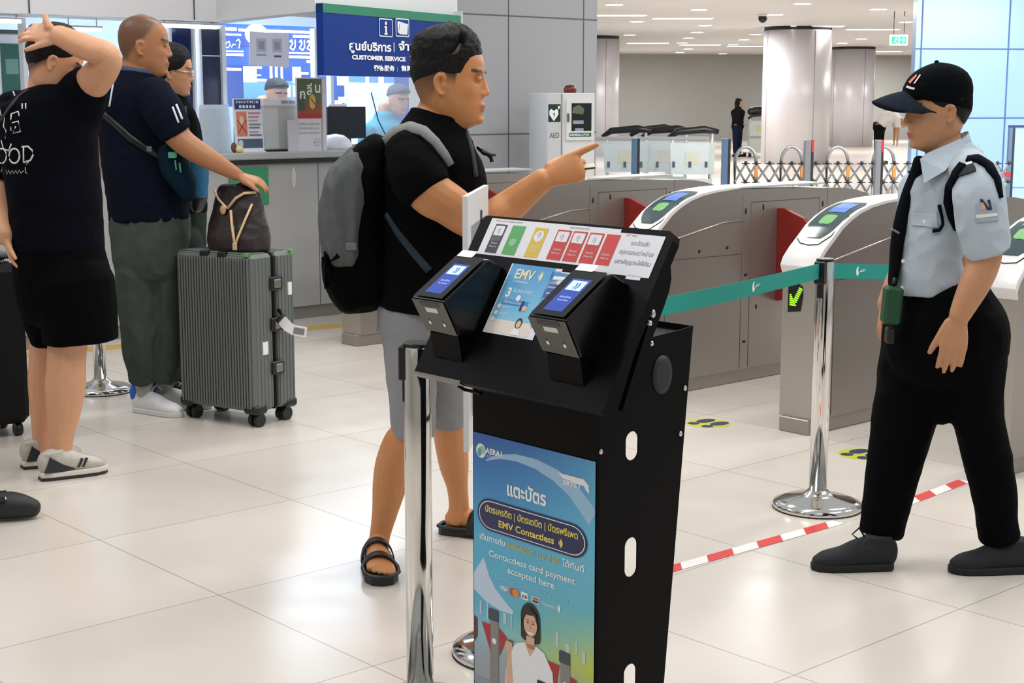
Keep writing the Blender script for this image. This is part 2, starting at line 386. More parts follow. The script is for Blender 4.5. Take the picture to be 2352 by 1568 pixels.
# ================================================================== payment kiosk
KO = Vector((-.2177, 3.3, 0))
m_kb = M('black_powder_coat', '#050506', .5, 0, .3, 300, bump=.06, bscale=900, spec=.10)
m_ks = M('grey_plate', '#55564f', .45, .2, .06, 30)
m_paper = M('white_paper', '#e9e8ee', .6, 0, .01)
m_bolt = M('bolt_steel', '#d7d5d0', .2, .9)
def kiosk():
    t = thing('card_payment_kiosk', 'black contactless card payment kiosk with two readers and a blue poster, in the foreground', 'kiosk', KO, -GA)
    z0, z1, y1 = .905, 1.243, .205
    th = math.atan2(z1 - z0, y1); n = Vector((0, -math.sin(th), math.cos(th))); s = Vector((0, math.cos(th), math.sin(th))); L = math.hypot(z1 - z0, y1)
    # sloped top panel, 22 mm thick, with folded lower lip; right top corner slightly rounded
    p0 = Vector((0, 0, z0)); p = lambda x, a, d=0: Vector((x, 0, z0)) + s * a + n * d
    mb = MB(); poly = [(0, 0), (.587, 0), (.587, L - .02), (.582, L - .006), (.57, L), (.012, L), (0, L - .012)]
    vs = [p(x, a) for x, a in poly] + [p(x, a, -.022) for x, a in poly]; k = len(poly)
    mb.add(vs, [tuple(range(k)), tuple(range(k, 2 * k))[::-1]] + [(i, i + k, (i + 1) % k + k, (i + 1) % k) for i in range(k)])
    mb.build('top_panel', m_kb, t)
    mb = MB(); mb.add([p(.0, -.002, .0006), p(.16, -.002, .0006), p(.16, .004, .0006), p(.0, .004, .0006), p(0, -.002, -.02), p(.16, -.002, -.02)], [(0, 1, 2, 3), (0, 4, 5, 1)])
    mb.build('edge_strip', M('worn_steel_edge', '#7d7a73', .35, .6), t)
    # cabinet: folded sheet with two side plates with slots, a front plate, a back box
    prof = [(.105, 0), (.105, .87), (.075, .895), (.19, 1.1), (.23, 1.06), (.262, 1.013), (.386, 1.013), (.386, .99), (.289, 0)]
    def side(x, nm):
        bm = MB(); # plate with slot holes made as strips around the holes
        outer = [(.105, 0), (.105, .87), (.06, .90), (.158, 1.075), (.2, 1.12), (.225, 1.115), (.24, 1.09), (.235, 1.05), (.245, 1.012), (.35, 1.02), (.386, 1.025), (.289, 0)]
        holes = [(.112, .79, .019, .031), (.113, .55, .019, .043), (.115, .262, .019, .052), (.116, .09, .019, .043)]
        me = bpy.data.meshes.new(nm); b = bmesh.new()
        def loop(pts):
            v = [b.verts.new((x, q[0], q[1])) for q in pts]; return [b.edges.new((v[i], v[(i + 1) % len(v)])) for i in range(len(v))]
        ed = loop(outer)
        for (cy, cz, r, hh) in holes:
            cy += .075 if False else .09
            pts = [(cy + r * math.cos(g), cz + (hh - r) * (1 if math.sin(g) >= 0 else -1) + r * math.sin(g)) for g in [math.pi * 2 * (i + .5) / 20 for i in range(20)]]
            ed += loop(pts)
        bmesh.ops.triangle_fill(b, use_beauty=True, use_dissolve=False, edges=ed)
        r_ = bmesh.ops.extrude_face_region(b, geom=b.faces[:])
        for v in [g for g in r_['geom'] if isinstance(g, bmesh.types.BMVert)]: v.co.x += .003
        bmesh.ops.recalc_face_normals(b, faces=b.faces[:]); b.to_mesh(me); b.free(); me.materials.append(m_kb)
        o = bpy.data.objects.new(nm, me); COL.objects.link(o); o.parent = t; return o
    side(.473, 'side_plate'); side(.084, 'side_plate')
    MB().box(.084, .476, .100, .104, .012, .885).build('front_plate', m_kb, t)
    MB().prism([(.360, .90), (.37, .94), (.386, 1.025), (.380, 1.025), (.364, .94), (.354, .90)], 'x', .088, .472).build('back_plate', m_kb, t)
    MB().box(.086, .474, .24, .385, 1.000, 1.012).build('shelf_plate', m_kb, t)
    MB().bbox(.05, .51, .03, .42, 0, .012, .004).build('base_plate', m_kb, t)
    MB().tube([p(.125, .0, -.03), p(.125, .0, -.05), p(.18, .0, -.05), p(.18, .0, -.03)], .004).build('handle', m_kb, t)
    # back foot of the panel: side cheek with two bolts
    MB().prism([(.06, .9), (.19, 1.2), (.196, 1.15), (.19, 1.125), (.178, 1.1), (.14, 1.03), (.125, 1.0), (.07, .9)], 'x', .572, .584).build('cheek_plate', m_kb, t)
    for y, z in ((.141, 1.085), (.132, 1.067)): MB().ell((.586, y, z), .006, .005, .009 if y > .14 else .006).build('bolt', m_bolt, t)
    for y, z in ((.368, .892), (.356, .794), (.115, .792), (.262, 1.0)): MB().ell((.477, y - .006, z), .004, .005, .006).build('bolt', m_bolt, t)
    mb = MB(); mb.lathe([(.03, 0), (.030, .004), (.02, .007)], c=(0, 0, 0), n=20, mat=Matrix.Translation((.474, .29, .93)) @ Matrix.Rotation(math.pi / 2, 4, 'Y') @ Matrix.Diagonal((1.4, 1, 1, 1)))
    mb.build('cable_grommet', M('grommet', '#1b2026', .55, 0, .6, 80), t)
    # ---- two card readers
    def reader(x):
        mb = MB()
        mb.prism([(-.032, 1.08), (.010, 1.003), (.060, .985), (.145, 1.135), (.094, 1.162)], 'x', x, x + .11)
        r = mb.build('card_reader', M('reader_gloss', '#060708', .25, 0, .2, 40, spec=.4), t, bevel=.004)
        MB().prism([(.012, 1.0), (.022, .945), (.028, .953), (.14, 1.13), (.10, 1.06)], 'x', x + .008, x + .104).build('bracket', m_kb, r)
        fn = Vector((0, -.878, -.479)); fs_ = Vector((0, -.479, .878))
        o = Vector((x + .003, .010, 1.003)) + fn * .0012
        w = .104; h = .0865
        q = Print(o, (1, 0, 0), (0, -.479, .878)); q.n = fn; q.lift = .0016
        q.poly([(0, .004), (.104, .0), (.106, h), (-.002, h)], m_ks)
        q.rect(.022, .072, .086, .083, m_black, 2); q.rect(.034, .056, .074, .068, M('label_white', '#dcd6d0', .5), 2)
        q.disc(.028, .027, .004, .0045, m_bolt, 2).disc(.076, .026, .004, .0045, m_bolt, 2)
        q.rect(.026, .031, .030, .038, m_black, 1).rect(.074, .03, .078, .037, m_black, 1)
        q.build('front_label_plate', r)
        a = Vector((x, -.032, 1.08)); d = Vector((0, .126, .082)).normalized(); Lr = math.hypot(.126, .082)
        nn = Vector((1, 0, 0)).cross(d)
        q = Print(a, (1, 0, 0), d); q.lift = .0045
        ms = M('reader_screen_blue', '#2b3f8f', .15, emit=.55, ecol='#2f4495'); ml = M('reader_screen_light', '#a9c4ee', .2, emit=.75)
        q.rect(.008, .004, .102, Lr - .004, M('reader_glass', '#07080b', .1)); q.rect(.03, .018, .084, .118, ms, 1)
        q.rect(.036, .082, .078, .112, ml, 2); q.stroke([(.055, .088), (.058, .096), (.055, .104)], .003, ms, 3).stroke([(.062, .087), (.065, .096), (.062, .105)], .003, ms, 3)
        q.text('แตะบัตร', .057, .058, .0085, ml, 'CENTER', 2, 0, .03).text('Tap card here', .057, .049, .007, ml, 'CENTER', 2, 0, .03)
        q.build('screen', r)
        MB().ell((x + .06, .0, 0), .001, .001, .001) if False else None
        b = MB(); bp = Vector((x + .058, 0, 0)); aa = p(x + .058, .052, .002); b.ell(aa, .007, .004, .007); b.build('bolt', m_bolt, r)
        q = Print(a, (1, 0, 0), d); q.lift = .0048
        q.rect(.012, Lr - .008, .064, Lr + .014, m_paper, 2, .004); q.build('sticker', r)
        return r
    reader(.41); reader(.037)
    # ---- sheets stuck on the panel
    q = Print(p(0, 0), (1, 0, 0), s); zz = lambda z: (z - z0) / (z1 - z0) * L
    yA, yB = zz(1.163), zz(1.238)
    q.rect(.035, yA - .002, .44, yB, m_paper)
    q.rect(.40, zz(1.152), .566, zz(1.235) - .004, m_paper, 1)
    y0, y1_ = zz(1.166), zz(1.2265)
    cols = [(.058, .038, '#1b1720'), (.114, .043, '#4aa455'), (.188, .042, '#d9b72f'), (.259, .043, '#c6241c'), (.308, .042, '#c6241c'), (.357, .042, '#c6241c'), (.406, .04, '#cf281c')]
    for k, (x, wd, c) in enumerate(cols):
        mc = M('card_' + c[1:], c, .4); q.rect(x, y0, x + wd, y1_, mc, 2)
        if k in (0, 3, 4, 5): q.rect(x + .004, y1_ - .028, x + wd - .004, y1_ - .004, m_paper, 3, .003)
        if k == 2: q.disc(x + wd / 2, y1_ - .02, .0145, .0135, m_paper, 3)
        if k == 1: q.disc(x + wd / 2, y0 + .03, .011, .009, M('pale_green', '#8cc58d', .5), 3)
        if k == 0: q.rect(x + .003, y1_ - .042, x + wd - .003, y1_ - .029, M('slate', '#4a5055', .4), 3)
        if k != 1: q.text('โปรดรอ', x + wd / 2, y0 + .022, .0065, m_paper, 'CENTER', 3, 0, wd * .55).text('Please try', x + wd / 2, y0 + .014, .006, m_paper, 'CENTER', 3, 0, wd * .6)
        if k in (0, 2, 3, 4, 5):
            q.stroke([(x + wd * .5, y1_ - .024), (x + wd * .58, y1_ - .017), (x + wd * .5, y1_ - .01)], .0016, M('icon_grey', '#9a98a5', .5), 4)
            q.stroke([(x + wd * .38, y1_ - .019), (x + wd * .44, y1_ - .012)], .0016, _M['icon_grey'], 4)
    mg = M('print_grey', '#6b6870', .5)
    q.text('คำแนะนำการใช้งานบัตร', .05, yB - .007, .0055, mg, width=.09); q.text('วิธีแก้ไขเบื้องต้น', .29, yB - .008, .0055, mg, width=.06)
    for x in (.055, .11, .18): q.text('1 2 3'[((x > .1) + (x > .15)) * 2], x - .008, yA + .003, .004, mg)
    mr = M('print_red', '#cf5a60', .5); q.text('SRT RED', .46, zz(1.226), .006, mr, width=.03, l=2)
    for i, tx in enumerate(['แตะบัตรแล้ว', 'กรุณารอจนกว่าหน้าจอ', 'แสดงสัญญาณไฟสีเขียว']):
        q.text(tx, .507, zz(1.21) - i * .0215, .0135, mg, 'CENTER', 2, 0, (.05, .094, .1)[i])
    q.rect(.505, zz(1.146), .545, zz(1.154), m_paper, 1)
    q.build('instruction_sheet', t)
    # blue leaflets under the readers
    q = Print(p(.166, zz(1.012)), (1, 0, 0), s); H_ = zz(1.15) - zz(1.012); W_ = .135
    mb1, mb2, mb3, mb4 = M('leaflet_blue', '#3c8fd0', .35), M('leaflet_sky', '#5bb3e0', .35), M('leaflet_pale', '#a8d8ee', .35), M('leaflet_cream', '#ece3d8', .35)
    q.rect(-.004, -.004, W_ + .02, H_, m_paper)
    for i in range(12):
        f = i / 12; c = [mb1, mb2][i % 2]
        q.rect(0, .03 + (H_ - .03) * f, W_, .03 + (H_ - .03) * (f + 1 / 12), M('leaf_grad_%d' % i, tuple((1 - f) * a_ + f * b_ for a_, b_ in zip((.55, .80, .91), (.26, .58, .82))), .35), 1)
    q.rect(0, 0, W_, .03, mb4, 1)
    mo = M('gold_print', '#f0e3b8', .4)
    q.text('EMV', .02, H_ - .034, .032, mo, l=3, bold=.0006); q.text('Contactless', .022, H_ - .043, .008, m_whiteprint, l=3, width=.05)
    for r in (.006, .011, .016): q.disc(.09, H_ - .023, r, r * 1.1, mo, 2, 12, -50, 50)
    q.text('3', .018, H_ - .078, .03, m_whiteprint, l=3, bold=.001); q.text('ขั้นตอนง่ายๆ', .036, H_ - .066, .012, m_whiteprint, l=3, width=.06)
    q.rect(.018, H_ - .096, .098, H_ - .084, mb1, 2).text('ใช้บัตรใบเดียว', .022, H_ - .093, .009, m_whiteprint, l=3, width=.06)
    for i in range(3):
        q.disc(.014 - .002 * i, .060 - i * .0155, .0055, .0055, m_whiteprint, 3, 16); q.text(['แตะเข้า', 'แตะออก', 'เดินทาง'][i], -.002 * i + .024, .057 - i * .0155, .008, m_whiteprint, l=3)
    q.disc(.062, .083, .0065, .0075, m_whiteprint, 3); mh = M('cartoon_hair', '#3c2f2c', .5); mk = M('cartoon_skin', '#e9c2a6', .5)
    q.rect(.078, .055, .086, .078, M('card_navy', '#23306e', .4), 3, .002).disc(.092, .062, .008, .006, mk, 3)
    q.disc(.095, .027, .010, .0125, mh, 3).disc(.096, .025, .007, .0085, mk, 4).poly([(.08, 0), (.112, 0), (.104, .016), (.088, .016)], m_whiteprint, 3)
    q.build('step_leaflet', t)
    q = Print(p(.295, zz(1.03)), (1, 0, 0), s); h2 = zz(1.145) - zz(1.03)
    q.rect(-.004, 0, .10, h2, m_paper); q.rect(0, .004, .096, h2 - .03, M('leaflet_indigo', '#3a55a8', .35), 1); q.poly([(0, h2 - .028), (.07, h2 - .004), (0, h2 - .002)], mb1, 1).poly([(.01, h2 - .02), (.09, h2 - .016), (.09, h2 - .01), (.01, h2 - .012)], m_whiteprint, 2)
    for i in range(4): q.rect(.006, h2 - .04 - i * .014, .08, h2 - .036 - i * .014, M('leaflet_line', '#9fb2e0', .4), 2)
    q.build('blue_leaflet', t)
    # ---- poster on the front
    poster(t)
    # ---- white framed sign held behind the kiosk on an arm
    a = Vector((-.124, 4.0, 0)); b = Vector((-.078, 4.55, 0))
    def LC(v): d = v - KO; return Vector((d.dot(-V), d.dot(U), d.z))
    e = (b - a).normalized(); nrm = Vector((e.y, -e.x, 0))
    W = (b - a).length; A_ = LC(a + Vector((0, 0, .56))); ex = LC(KO + e); en = LC(KO + nrm)
    fr = MB(); mat = Matrix((ex.to_4d(), en.to_4d(), (0, 0, 1, 0), (0, 0, 0, 1))).transposed(); mat = Matrix.Translation(A_) @ Matrix(((ex.x, en.x, 0, 0), (ex.y, en.y, 0, 0), (0, 0, 1, 0), (0, 0, 0, 1)))
    Hs = .69
    fr.box(0, .08, -.007, .007, 0, Hs, mat=mat).box(W - .08, W, -.007, .007, 0, Hs, mat=mat).box(.08, W - .08, -.007, .007, 0, .08, mat=mat).box(.08, W - .08, -.007, .007, Hs - .085, Hs, mat=mat)
    sgn = fr.build('side_sign', M('sign_frame_white', '#dfe0e0', .4), t)
    MB().box(.08, W - .08, -.0068, .0068, .08, Hs - .085, mat=mat).build('sign_face', M('sign_face_grey', '#8b9091', .4), sgn)
    MB().box(.32, .355, -.0095, .0095, .08, Hs - .06, mat=mat).build('centre_bar', m_dark, sgn)
    m_ = LC(a + e * .25 + Vector((0, 0, .72))); MB().cyl(Vector((.15, .3, .72)), m_, .012, 10).build('support_arm', m_dark, sgn)
def poster(t):
    W, Hh = .385, .745
    O = Vector((.0885, .0985, .027)); q = Print(O, (1, 0, 0), (0, 0, 1)); q.lift = .0
    q.P = lambda x, y, l=0: O + Vector((x, -(.0004 + l * .00035), .164 + .78 * y))
    q.rect(0, -.18, W, 0, M('poster_foot', '#9199a2', .4))
    def mix(a, b, f): return tuple(x * (1 - f) + y * f for x, y in zip(a, b))
    def hx(h): h = h.lstrip('#'); return tuple(int(h[i:i + 2], 16) / 255 for i in (0, 2, 4))
    # blue printed field: small cells interpolated between the four corners of the artwork
    gy = [(0., '#9aa3ad', '#a7adb5'), (.13, '#9ea9b5', '#a9b48f'), (.23, '#8fc6d8', '#c9cf45'), (.32, '#58b2d2', '#a3cb9d'), (.45, '#5ab4d4', '#69bdd2'), (.6, '#57afd6', '#6cbfd8'), (.8, '#3a86c6', '#65b9dc'), (1., '#2b5fae', '#5aaad6')]
    nx, ny = 10, 40; vs, fs, cs = [], [], []
    for j in range(ny + 1):
        f = j / ny
        for k in range(len(gy) - 1):
            if gy[k][0] <= f <= gy[k + 1][0]: break
        g = (f - gy[k][0]) / (gy[k + 1][0] - gy[k][0]); L = mix(hx(gy[k][1]), hx(gy[k + 1][1]), g); R = mix(hx(gy[k][2]), hx(gy[k + 1][2]), g)
        for i in range(nx + 1): vs.append(q.P(W * i / nx, Hh * f, .3)); cs += list(lin(mix(L, R, (i / nx) ** 1.6)))
    for j in range(ny):
        for i in range(nx): c = j * (nx + 1) + i; fs.append((c, c + 1, c + nx + 2, c + nx + 1))
    mi = M('poster_ink', '#ffffff', .35, 0, 0); nt = mi.node_tree; an = nt.nodes.new('ShaderNodeAttribute'); an.attribute_name = 'ink'; nt.links.new(an.outputs['Color'], nt.nodes['Principled BSDF'].inputs['Base Color'])
    af = MB().add(vs, fs).build('poster_artwork', mi, t, recalc=False); af.data.color_attributes.new('ink', 'FLOAT_COLOR', 'POINT').data.foreach_set('color', cs)
    # pale ribbons (positions measured on the print)
    def ribbon(pts, m):
        C = [((cx - 115) / 685 * W, ((.745 - (cy - 165 - .245 * (cx - 115)) / 2450) - .164) / .78, h) for cx, cy, h in pts]; D = []
        for i in range(len(C) - 1):
            for k in range(5): f = k / 5; D.append(tuple(C[i][e] * (1 - f) + C[i + 1][e] * f for e in range(3)))
        D.append(C[-1]); E = []
        for i, (x, y, h) in enumerate(D):
            x0, y0, _ = D[max(i - 1, 0)]; x1, y1, _ = D[min(i + 1, len(D) - 1)]; tx, ty = x1 - x0, y1 - y0; l = math.hypot(tx, ty) + 1e-9; nx_, ny_ = -ty / l * h, tx / l * h; cl = lambda a, hi: min(max(a, 0), hi)
            E.append(((cl(x + nx_, W), cl(y + ny_, Hh)), (cl(x - nx_, W), cl(y - ny_, Hh))))
        for i in range(len(E) - 1): q.poly([E[i][1], E[i + 1][1], E[i + 1][0], E[i][0]], m, 1)
    ribbon([(190, 325, .002), (270, 305, .006), (370, 312, .010), (480, 345, .014), (590, 405, .018), (690, 490, .020), (800, 635, .024)], M('poster_ribbon', '#9fc6e4', .35))
    ribbon([(100, 905, .05), (150, 1000, .040), (210, 1075, .03), (280, 1130, .02), (350, 1170, .006)], M('poster_ribbon2', '#c3d6ea', .35))
    mw = m_whiteprint
    # operator marks top left / right
    q.disc(.026, .695, .0165, .021, mw, 2).disc(.03, .698, .010, .012, M('poster_grey', '#a7c3c9', .4), 3).disc(.021, .69, .006, .012, M('poster_teal', '#4fb09e', .4), 4)
    q.text('AERA1', .042, .692, .022, mw, l=2, bold=.0008, width=.055); q.text('CITY', .046, .681, .009, mw, l=2)
    q.poly([(.275, .690), (.352, .690), (.366, .676), (.368, .655), (.360, .660), (.352, .672), (.29, .678)], mw, 2); q.text('SRTET', .29, .662, .018, mw, l=3, bold=.0006, width=.055)
    q.text('แตะบัตร', .175, .588, .052, mw, 'CENTER', 3, .0016, .125)
    mn = M('poster_navy', '#1a2455', .35); mgold = M('poster_gold', '#ecd66e', .4)
    q.rect(.014, .468, .364, .562, mn, 4, .045); q.rect(.020, .474, .358, .556, mw, 5, .040); q.rect(.0225, .4765, .3555, .5535, mn, 6, .038)
    q.text('บัตรเครดิต | บัตรเดบิต | บัตรพรีเพด', .19, .523, .026, mgold, 'CENTER', 8, .0006, .295)
    q.text('EMV Contactless', .176, .489, .027, mgold, 'CENTER', 8, .0006, .178)
    for r in (.006, .011, .016): q.disc(.276, .497, r, r, mgold, 8, 10, -55, 55)
    q.text('เดินทางกับ', .02, .436, .024, mw, l=3, bold=.0004, width=.085); q.text('แอร์พอร์ต เรล ลิงก์', .115, .436, .024, M('poster_gold_dim', '#cfc070', .4), l=3, bold=.0003, width=.165); q.text('ได้ทันที', .29, .436, .024, mw, l=3, bold=.0004, width=.065)
    q.text('Contactless card payment', .19, .394, .026, mw, 'CENTER', 3, .0003, .275); q.text('accepted here', .19, .362, .027, mw, 'CENTER', 3, .0003, .15)
    q.text('Credit card | Debit card | Prepaid card', .19, .335, .014, M('poster_pale', '#a8d3e4', .4), 'CENTER', 3, 0, .235)
    q.text('VISA', .09, .306, .018, mw, l=3, bold=.0005, width=.027)
    q.disc(.132, .311, .011, .012, M('poster_red', '#d8432c', .4), 3).disc(.142, .311, .011, .012, M('poster_orange', '#e08e35', .4), 4)
    q.rect(.160, .301, .181, .322, mw, 3, .002); q.text('JCB', .1705, .306, .012, mn, 'CENTER', 4, .0004, .017)
    q.rect(.195, .302, .218, .32, mw, 3, .001).rect(.197, .304, .216, .31, mn, 4).rect(.197, .312, .216, .318, M('poster_rd2', '#b5484e', .4), 4)
    q.text('Contactless', .226, .306, .013, mw, l=3, width=.04)
    for r in (.005, .010, .014): q.disc(.27, .31, r, r * 1.2, mw, 3, 10, -50, 50)
    # hall of gates with red flaps at the foot of the poster
    mgt, mgd, mrd = M('poster_gate', '#8a8583', .4), M('poster_gate_dark', '#3d4550', .4), M('poster_flap', '#b12a2c', .4)
    for i, (x, y, w_, h_) in enumerate([(.02, .21, .006, .07), (.045, .2, .004, .09), (.10, .21, .01, .05), (.125, .2, .004, .07), (.27, .2, .008, .07), (.3, .19, .012, .05), (.33, .2, .006, .06), (.35, .18, .01, .06)]): q.rect(x, y, x + w_, y + h_ * .6, M('poster_post', '#c5ced6', .4), 2)
    for x, w_, h_, f in ((.055, .03, .235, 1), (.285, .03, .19, 1)):
        q.rect(x, 0, x + w_, h_ - .02, mgt, 3); q.rect(x - .004, h_ - .03, x + w_, h_ + .005, mgd, 4, .005); q.disc(x + w_ / 2, h_ - .09, .007, .009, mw, 4)
    q.poly([(.027, .19), (.057, .19), (.057, .11)], mrd, 4).poly([(.087, .19), (.113, .17), (.087, .105)], mrd, 4).poly([(.245, .15), (.282, .15), (.27, .07), (.248, .05)], mrd, 4).poly([(.317, .13), (.337, .125), (.317, .08)], mrd, 4).poly([(.35, .12), (.385, .125), (.385, .04)], mrd, 4)
    q.poly([(0, .2), (.012, .195), (.012, .14), (0, .12)], M('poster_maroon', '#5b2b33', .4), 4)
    q.rect(0, 0, W, .02, M('poster_floor', '#8d98a6', .4), 2)
    # smiling woman with black bob, white blouse, phone
    mh, mk = M('poster_hair', '#17161a', .4), M('poster_skin', '#dfb094', .4)
    ms = M('poster_blouse', '#eef0f2', .4)
    q.disc(.190, .252, .031, .046, mh, 5).rect(.160, .185, .222, .25, mh, 5, .012)
    q.rect(.178, .165, .204, .2, mk, 6).disc(.191, .235, .0215, .034, mk, 7)
    q.poly([(.105, .015), (.27, .015), (.262, .12), (.235, .168), (.21, .178), (.19, .14), (.172, .178), (.145, .165), (.118, .13)], ms, 6)
    q.poly([(.172, .178), (.19, .14), (.21, .178)], mk, 6); q.poly([(.18, .214), (.203, .214), (.198, .208), (.185, .208)], mw, 9)
    for ex in (.183, .2): q.disc(ex, .24, .0035, .0018, mh, 9); q.stroke([(ex - .005, .247), (ex + .005, .248)], .0014, mh, 9)
    q.stroke([(.191, .236), (.193, .225)], .0012, M('poster_skin2', '#b98468', .4), 9)
    q.poly([(.178, .262), (.168, .24), (.172, .27), (.19, .285), (.21, .27), (.214, .24), (.204, .266), (.19, .262)], mh, 9)
    q.poly([(.11, .03), (.135, .03), (.128, .135), (.118, .14)], mk, 7).disc(.121, .15, .012, .018, mk, 8).stroke([(.118, .165), (.135, .166)], .004, mgd, 9)
    q.poly([(.215, .0), (.245, .0), (.243, .055), (.222, .06)], mk, 8).rect(.214, .04, .242, .085, mh, 9, .003).disc(.229, .04, .013, .012, mk, 10)
    o = q.build('poster', t)
    return o
kiosk()

# ================================================================== belt stanchions
def disc_base(r=.165): return [(r, 0), (r, .012), (r * .985, .022), (r * .8, .034), (r * .4, .047), (.05, .055), (.036, .07)]
def stanchion(p, label, Ht=.93, r=.033, lean=0.):
    t = thing('belt_stanchion', label, 'stanchion', (p.x, p.y, 0), -GA, 'chrome belt stanchions')
    MB().lathe(disc_base(), n=48).build('base', m_chrome, t)
    MB().lathe([(.166, 0), (.166, .004)], n=40).build('rubber_rim', m_black, t)
    MB().lathe([(r, .06), (r, Ht - .012), (r * .8, Ht)], n=32).build('post', m_chrome, t)
    MB().lathe([(r * 1.02, Ht - .006), (r * .9, Ht + .003)], n=32).build('cap', m_black, t)
    return t
def cassette(t, d, Ht=.93, r=.033, out=1.5):
    """belt slot block on the post, facing world direction d"""
    l = Vector((d.dot(-V), d.dot(U), 0)).normalized(); a = math.atan2(l.y, l.x)
    mat = Matrix.Rotation(a, 4, 'Z')
    MB().bbox(r * .6, r * out, -.02, .02, Ht - .088, Ht - .006, .003, mat=mat).build('belt_clip', m_black, t)
    MB().box(r * .3, r * 1.03, -.012, .012, Ht - .14, Ht - .004, mat=mat).build('slot', m_black, t)
def belt(t, p0, p1, z0, z1, h=.052, marks=()):
    """webbing from p0 to p1; white bird marks at given fractions"""
    o0 = Vector(t.location); R = Matrix.Rotation(GA, 3, 'Z')
    mb = MB(); n = 16; d = p1 - p0; pts = []
    for k in range(n + 1):
        f = k / n; q = p0 + d * f; q.z = z0 + (z1 - z0) * f - .012 * math.sin(math.pi * f); pts.append(R @ (q - o0))
    mb.tube(pts, 0, flat=(h / 2, .0008)); b = mb.build('belt', m_teal, t)
    for f in marks:
        k = f * n; i = int(k); c = pts[i].lerp(pts[i + 1], k - i); ex = (pts[i + 1] - pts[i]).normalized()
        if (R.transposed() @ ex).x < 0: ex = -ex
        q = Print(c, ex, (0, 0, 1)); q.lift = .0015
        if (R.transposed() @ q.n).y > 0: q.n = -q.n
        q.poly([(-.016, .004), (-.010, .016), (.0, .02), (-.004, .008), (-.002, -.002), (.004, -.004), (-.006, -.018), (-.014, -.012)], m_whiteprint)
        q.stroke([(-.004, -.012), (.004, -.002), (.016, .006), (.04, .008)], .0022, m_whiteprint); q.stroke([(.01, 0), (.034, .002)], .002, m_whiteprint)
        q.build('bird_mark', b)
S1 = gp(1877, 1165); S1.z = 0
S2 = Vector((.0, 3.98, 0)); S3 = gp(966, 1640); S3.z = 0
st1 = stanchion(S1, 'chrome stanchion holding the teal belt, standing between the gates and the guard')
cassette(st1, (S2 - S1).normalized()); belt(st1, S1 + (S2 - S1).normalized() * .04, S2, .89, .888, .056, (.27,))
S4 = Vector((1.90, 6.12, 0))
belt(st1, S1 + (S4 - S1).normalized() * .034, S4, .885, .835, .056, (.17,))
st2 = stanchion(S2, 'chrome stanchion hidden behind the black kiosk, only its round base showing')
st3 = stanchion(S3, 'nearest chrome stanchion in front, left of the black kiosk')
cassette(st3, Vector((-1, .1, 0)), out=1.28)
S5 = gp(232, 898); S5.z = 0
stanchion(S5, 'chrome stanchion behind the bare legs of the man in black shorts')
